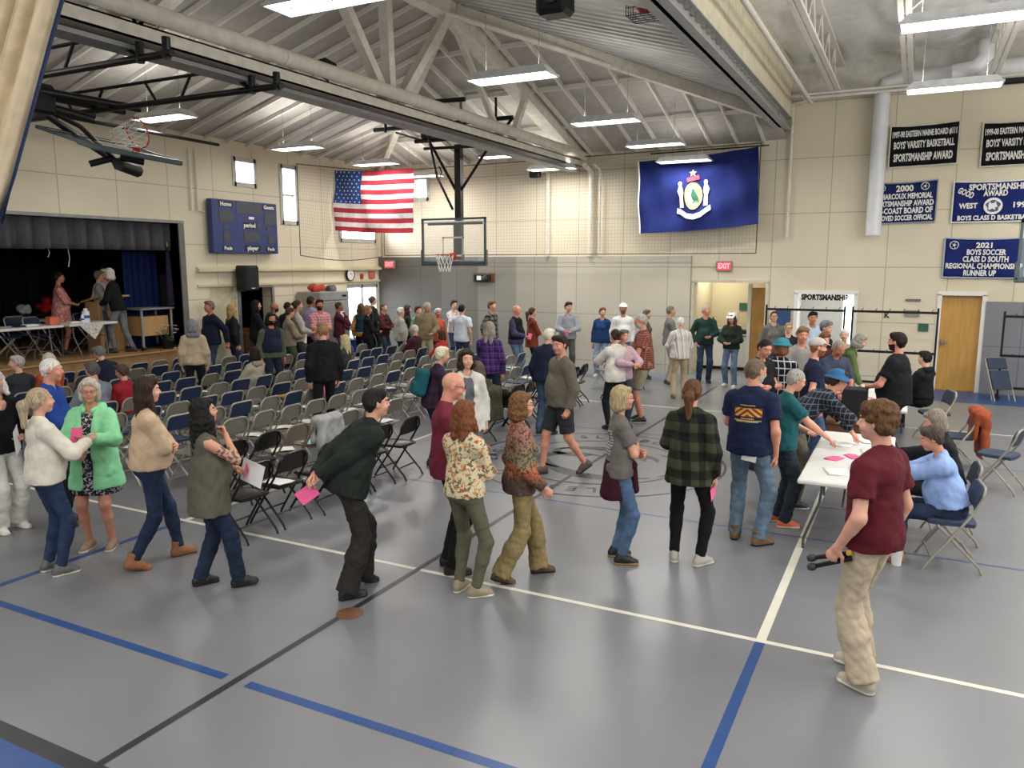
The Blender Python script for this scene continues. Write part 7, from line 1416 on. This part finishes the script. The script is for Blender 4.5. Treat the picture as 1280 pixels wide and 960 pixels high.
p = who('man in a beige jacket holding white papers among the chairs', 75, head_at=(360, 385), h=1.74, hair='short', hcol='#4a2f22', top=P_('#857a68'), pants=P_('#454c40'), shoe=SH('#2a2a2c'), arms=('front', 'front'), loose=1.8, look=(0, 10)); held(p, 1, .2, .26, PAP, 'white papers held by the man in the beige jacket', 'paper_sheet')
p = who('smiling bearded man in navy overalls with green sleeves among the chairs', 160, head_at=(338, 392), h=1.76, build=1.1, hair='curly', hcol='#17120f', beard='#17120f', top=P_('#4f5a48'), vest=P_('#1a2136'), pants=P_('#1a2136'), shoe=SH('#2a2a2c'), arms=('down', 'down'), skin='#b87a60', look=(10, 0)); held(p, 0, .12, .17, PNK, 'pink slip held by the man in overalls')
who('bald man in dark clothes at the dark passage', 85, head_at=(342, 379), X=-14.05, h=1.70, hair='bald', top=P_('#1b1a1c'), pants=P_('#1b1c20'), shoe=SH('#2a2a2c'), skin='#a06a52', beard='#221c18')
who('woman with dark hair in a black top standing in the dark passage', 80, head_at=(319, 376), X=-14.0, h=1.74, sex='f', build=1.1, hair='long', hcol='#17110f', top=P_('#121317'), sleeve='elbow', pants=P_('#121317'), shoe=SH('#2a2a2c'), arms=('front', 'front'))
who('blonde woman in a black jacket and jeans by the side wall', 70, head_at=(289, 381), X=-13.9, h=1.68, sex='f', hair='long', hcol='#a5875a', top=P_('#181a20'), pants=DN('#2a3c5a'), shoe=SH('#2a2a2c'), loose=1.8)
who('man in a navy pullover and jeans walking left by the side wall', -120, head_at=(262, 377), X=-13.9, h=1.78, build=1.08, hair='short', hcol='#6e6258', top=P_('#151b30'), pants=DN('#2a3c5a'), shoe=SH('#2a2a2c'), arms=('swingb', 'swingf'), skin='#b87a60', loose=1.7)
who('person in a cream teddy jacket with a grey fur hood, back to the camera', 5, head_at=(240, 400), h=1.70, sex='f', hair='bob', hcol='#7c8087', hood=P_('#6c727c'), top=P_('#b3a388'), pants=P_('#191a1e'), shoe=SH('#2a2a2c'), loose=2.2, toplen=-.02)
who('man in a black sweater and black jeans walking away between the chair rows', -15, head_at=(403, 405), h=1.80, build=1.15, hair='short', hcol='#8a6a4c', top=P_('#0f1013'), pants=P_('#11131a'), pcut='slim', shoe=SH('#2a2a2c'), arms=('down', 'down'), loose=1.8, feet=[(-.14, -.12, 0, 0), (.14, .18, 0, 0)])
who('woman with long grey hair in a purple plaid shirt and jeans, back turned', 10, (612, 528), h=1.74, sex='f', build=1.05, hair='long', hcol='#8b8376', top=fb_('plaid', '#4b2a6b', '#1a1a33', '#33204f', '#5c3a78'), pants=DN('#22384f'), pcut='straight', shoe=SH('#1f2a44'), sole=SO, arms=('up', 'down'), loose=1.7, feet=[(-.12, -.02, 0, 8), (.14, .12, 0, -24)])
who('person in a slate knitted cap beside the purple plaid woman', -60, head_at=(608, 413), X=-6.75, h=1.60, hair='short', hcol='#3b3430', hat=('beanie', P_('#343a46')), top=P_('#2b2f3c'), pants=P_('#26262a'), shoe=SH('#2a2a2c'))
who('smiling woman with dark curly hair in an open white linen shirt', 165, head_at=(583, 438), h=1.72, sex='f', hair='curly', hcol='#2f1f17', top=P_('#cbc9c0'), topopen=True, under=P_('#5b5c64'), pants=fb_('stripe', '#6a6b70', '#4c4d52', scale=.5), pcut='wide', shoe=SH('#2a2a2c'), arms=('down', 'down'), loose=2.0, toplen=.10, skin='#d3a58c')
p = who('white-haired woman in a plum plaid coat carrying a teal backpack', 75, head_at=(553, 435), h=1.64, sex='f', lean=14, hair='short', hcol='#d0c7ae', top=fb_('plaid', '#3c1f36', '#1a1a2a', '#2c1c30'), pants=DN('#1b2a48'), pcut='slim', shoe=SH('#2a2a2c'), arms=('front', 'front'), loose=1.9, bag=P_('#17505c')); tag(p['hands'][-1], 'teal backpack on the back of the woman in the plum plaid coat', 'backpack')
who('man in a red checked shirt and khaki shorts with black trainers', -95, (801, 527), h=1.88, build=1.25, hair='thin', hcol='#a8a29a', beard='#b8b2aa', top=fb_('check', '#6b2f26', '#93705f', scale=.6), sleeve='short', pants=P_('#8d8470'), pcut='shorts', shoe=SH('#1b1c22'), sole=SO, arms=('front', 'front'), loose=1.6, look=(0, 10), skin='#c8856c')
who('woman in a white loose-knit sweater hugging the grey-haired woman', -35, (767, 536), h=1.66, sex='f', hair='bun', hcol='#3a241a', top=P_('#cfcac0'), pants=P_('#16181c'), pcut='slim', shoe=SH('#26262a'), arms=('hug', 'hug'), loose=2.0, toplen=.03)
who('grey-haired woman in a pink cardigan embraced by the white sweater woman', 145, head_at=(779, 413), h=1.64, sex='f', hair='short', hcol='#5f5b58', top=P_('#b79aa4'), pants=P_('#3b4050'), shoe=SH('#2a2a2c'), arms=('hug', 'hug'), loose=1.8)
who('white-haired person in a navy jacket behind the striding sweater man', 30, head_at=(686, 412), h=1.70, lean=10, hair='short', hcol='#cfc6b2', top=P_('#141d33'), pants=DN('#3a5470'), shoe=SH('#2a2a2c'), loose=2.0)
# --- seated in the rows (on the chair seats, facing the stage)
def in_row(label, key, **k):
    c = CHAIRS[key]; hd = k.pop('look', (0, 0)); a = k.pop('turn', 0); return person(label, (c.location.x, c.location.y, 0), c.rotation_euler.z+a, sit=True, head=hd, seat=.46, **k)
TAKEN = set()
def nearest(px, py, z=1.25):
    p = at(px, py, z); q_ = min([c for c in CHAIRS if c not in TAKEN], key=lambda q: (CHAIRS[q].location.x-p[0])**2+(CHAIRS[q].location.y-p[1])**2); TAKEN.add(q_); return q_
in_row('seated grey-haired person in a grey-blue shirt two seats from the red sweater', nearest(115, 462), h=1.76, hair='short', hcol='#54514e', top=P_('#77808c'), pants=DN(), shoe=SH('#2a2a2c'), loose=1.6)
in_row('seated woman with short brown hair in a red sweater', nearest(150, 460), h=1.64, sex='f', build=1.1, hair='short', hcol='#4b3a30', top=P_('#8f1f2b'), pants=DN(), shoe=SH('#2a2a2c'), loose=1.6, look=(15, 5))
p = in_row('seated man in a navy sweater with white collar bending to read a paper', nearest(165, 440), h=1.80, build=1.15, lean=26, hair='short', hcol='#6b6a68', top=P_('#12182e'), collar=P_('#cfd0d0'), pants=P_('#26262a'), shoe=SH('#2a2a2c'), loose=1.8, arms=(((-.10, .48, .86), (.7, -.5, -.5), 25, (0, -.3, 1)), ((.10, .46, .86), (.7, -.5, -.5), 25, (0, -.3, 1))), look=(0, 6)); held(p, 0, .2, .26, PAP, 'white paper read by the seated man in the navy sweater', 'paper_sheet')
in_row('seated person with long silver-blonde hair in an orange top', nearest(32, 448), h=1.72, sex='f', hair='long', hcol='#b9b3a5', top=P_('#b5543a'), pants=DN(), shoe=SH('#2a2a2c'))
in_row('seated person with grey hair and pale skin beside the orange top', nearest(12, 452), h=1.74, sex='f', hair='short', hcol='#a39c98', top=P_('#2a2d33'), pants=DN(), shoe=SH('#2a2a2c'), look=(60, 0))
in_row('seated blonde woman in a dark grey jacket near the black sweater man', nearest(433, 422), h=1.68, sex='f', hair='long', hcol='#c9b88e', top=P_('#393c3f'), pants=DN(), shoe=SH('#2a2a2c'))
in_row('seated white-haired person in a maroon jacket near the far wall', nearest(540, 410), h=1.72, hair='thin', hcol='#c9c2ba', top=P_('#3c1826'), pants=DN(), shoe=SH('#2a2a2c'), build=1.15, loose=1.6)
in_row('seated woman with brown hair in a bright red top near the far wall', nearest(556, 414), h=1.64, sex='f', hair='bob', hcol='#4b2a1c', top=P_('#a82a2c'), pants=DN(), shoe=SH('#2a2a2c'))
in_row('seated person with long hair in a pale hooded top near the dark passage', nearest(313, 436), h=1.66, sex='f', hair='long', hcol='#221813', hood=P_('#8f8a7c'), top=P_('#a39d8a'), pants=P_('#b5ab8c'), shoe=SH('#2a2a2c'), loose=1.8)
person('woman with long brown-grey hair in an olive coat sitting in the aisle', (-5.72, 10.3, 0), PI/2-.2, sit=True, seat=.46, h=1.66, sex='f', lean=18, hair='long', hcol='#5a4c42', top=P_('#35332a'), pants=DN('#3a5578'), shoe=SH('#2a2a2c'), loose=2.0)
# --- on the stage
def on_stage(label, px, X, a, **k): p = onX(px, 420, X); hd = k.pop('look', (0, 0)); p = (X, float(p[1]), .9); return person(label, p, yaw_of(p, a), head=hd, **k)
on_stage('woman in a pink patterned dress standing behind the stage tables', 79, -15.55, 92, h=1.66, sex='f', build=1.15, hair='short', hcol='#1d1613', dress=fb_('floral', '#b0706a', '#d0a59c', '#8d4f4c', '#c98d84'), sleeve='elbow', pcut='none', shoe=SH('#2a2a2c'), arms=('front', 'front'), skin='#b87a60')
on_stage('white-haired woman in a black cardigan and grey jeans at the end of the stage table', 150, -14.75, -75, h=1.74, sex='f', lean=12, hair='bob', hcol='#c4bcb0', top=P_('#101114'), pants=DN('#6a6f75'), pcut='slim', shoe=SH('#2a2a2c'), arms=('front', 'down'), loose=1.8, feet=[(-.1, .1, 0, 0), (.1, -.22, 0, 0)])
on_stage('person in a pale grey top behind the white-haired woman on the stage', 129, -15.3, 90, h=1.68, sex='f', hair='short', hcol='#7a6a58', top=P_('#8f9092'), sleeve='elbow', pants=DN('#4b5563'), shoe=SH('#2a2a2c'), arms=('front', 'front'))
on_stage('person in a white blouse standing between the two women on the stage', 136, -15.6, 170, h=1.72, sex='f', hair='short', hcol='#b8a98c', top=P_('#cfccc6'), pants=P_('#26262a'), shoe=SH('#2a2a2c'))
# --- details worn by people: print on the navy tee, tattoo, shirt print, slip in a pocket
def on_back_of(pr, pts, z, mat, name, d=.0, parent=True, amp=None):
    """flat print laid on the back of a garment, sampled against the torso"""
    T_ = pr['T']; bodies = [c for c in pr['root'].children if c.name.split('.')[0] in ('shirt', 'sweater', 'jacket')]
    o = bodies[0]; s_ = pr['s']; m = MB(); out = []
    for poly in pts:
        P = []
        for x, zz in poly:
            a = Vector(tuple(T_(x, -.5, zz)*s_)); b_ = Vector(tuple(T_(x, .1, zz)*s_)); ok, loc, nor, _ = o.ray_cast(a, (b_-a).normalized())
            P.append(tuple((loc if ok else b_)+Vector((0, -.004-d, 0))))
        out.append(P)
    for P in out: m.add(P, [tuple(range(len(P)))])
    return m.build(name, mat, pr['root'])
pr = pn_; c = pr['W'](pr['T'](.035, -.150, .870)); o = MB().box((-.07, -.002, -.045), (.07, .002, .045)).build('paper_slip', PAP); o.location = c; o.rotation_euler = (0, .12, pr['root'].rotation_euler.z); tag(o, 'white paper sticking out of the back pocket of the chevron tee man', 'paper')
RD, YL = plain('print_red', '#7d2320', .7), plain('print_yellow', '#d9a648', .7)
def grid(x0, x1, z0, z1, nx=8, nz=3): return [[(x0+(x1-x0)*i/nx, z0+(z1-z0)*j/nz), (x0+(x1-x0)*(i+1)/nx, z0+(z1-z0)*j/nz), (x0+(x1-x0)*(i+1)/nx, z0+(z1-z0)*(j+1)/nz), (x0+(x1-x0)*i/nx, z0+(z1-z0)*(j+1)/nz)] for i in range(nx) for j in range(nz)]
on_back_of(pn_, grid(-.125, .125, 1.24, 1.32), 0, YL, 'chevron_print')
chev = []
for k in range(-3, 4):
    for sg in (-1, 1):
        for i in range(4):
            xa, xb = sg*.03125*i, sg*.03125*(i+1); f = lambda x: 1.315-.8*abs(x)+k*.052; w = .024
            for x0_, x1_ in ((xa, xb),):
                q_ = [(x0_, f(x0_)), (x1_, f(x1_)), (x1_, f(x1_)-w), (x0_, f(x0_)-w)]; q_ = [(x, min(1.32, max(1.24, z))) for x, z in q_]
                if max(z for x, z in q_)-min(z for x, z in q_) > .006: chev.append(q_)
on_back_of(pn_, chev, 0, RD, 'chevron_print', .0025)
YT = plain('print_pale_yellow', '#c9b06a', .7)
for z_, n_, w_ in ((1.345, 9, .14), (1.222, 8, .12), (1.205, 20, .25), (1.195, 16, .2)):
    on_back_of(pn_, [[(-w_/2+w_*(i+.15)/n_, z_-.005), (-w_/2+w_*(i+.85)/n_, z_-.005), (-w_/2+w_*(i+.85)/n_, z_+.005), (-w_/2+w_*(i+.15)/n_, z_+.005)] for i in range(n_)], 0, YT, 'print_lettering', .001)

WP = plain('print_white', '#b9b6b3', .7); rr = random.Random(2)
on_back_of(pg_, [[(-.10+.022*i, 1.10+.028*j), (-.10+.022*i+rr.uniform(.012, .02), 1.10+.028*j), (-.10+.022*i+rr.uniform(.012, .02), 1.10+.028*j+.018), (-.10+.022*i, 1.10+.028*j+.018)] for i in range(9) for j in range(9) if rr.random() < .8], 0, WP, 'print_lettering', .001)
# chairs that a standing person has pushed aside are left out
std = [o for o in bpy.data.objects if o.name.startswith('person') and not o.parent and o.location.z < .5 and not str(o.get('label', '')).startswith(('seated', 'woman with long brown-grey'))]
def drop(o):
    for c in list(o.children): drop(c)
    bpy.data.objects.remove(o)
for key in list(CHAIRS):
    c = CHAIRS[key]
    if any((c.location.x-p.location.x)**2+(c.location.y-p.location.y)**2 < .36**2 for p in std):
        x, y = c.location.x, c.location.y; drop(c); del CHAIRS[key]
        for a in [o for o in bpy.data.objects if o.get('category') == 'agenda' or (o.get('group') == 'agendas left on chair seats')]:
            if (a.location.x-x)**2+(a.location.y-y)**2 < .1: bpy.data.objects.remove(a)
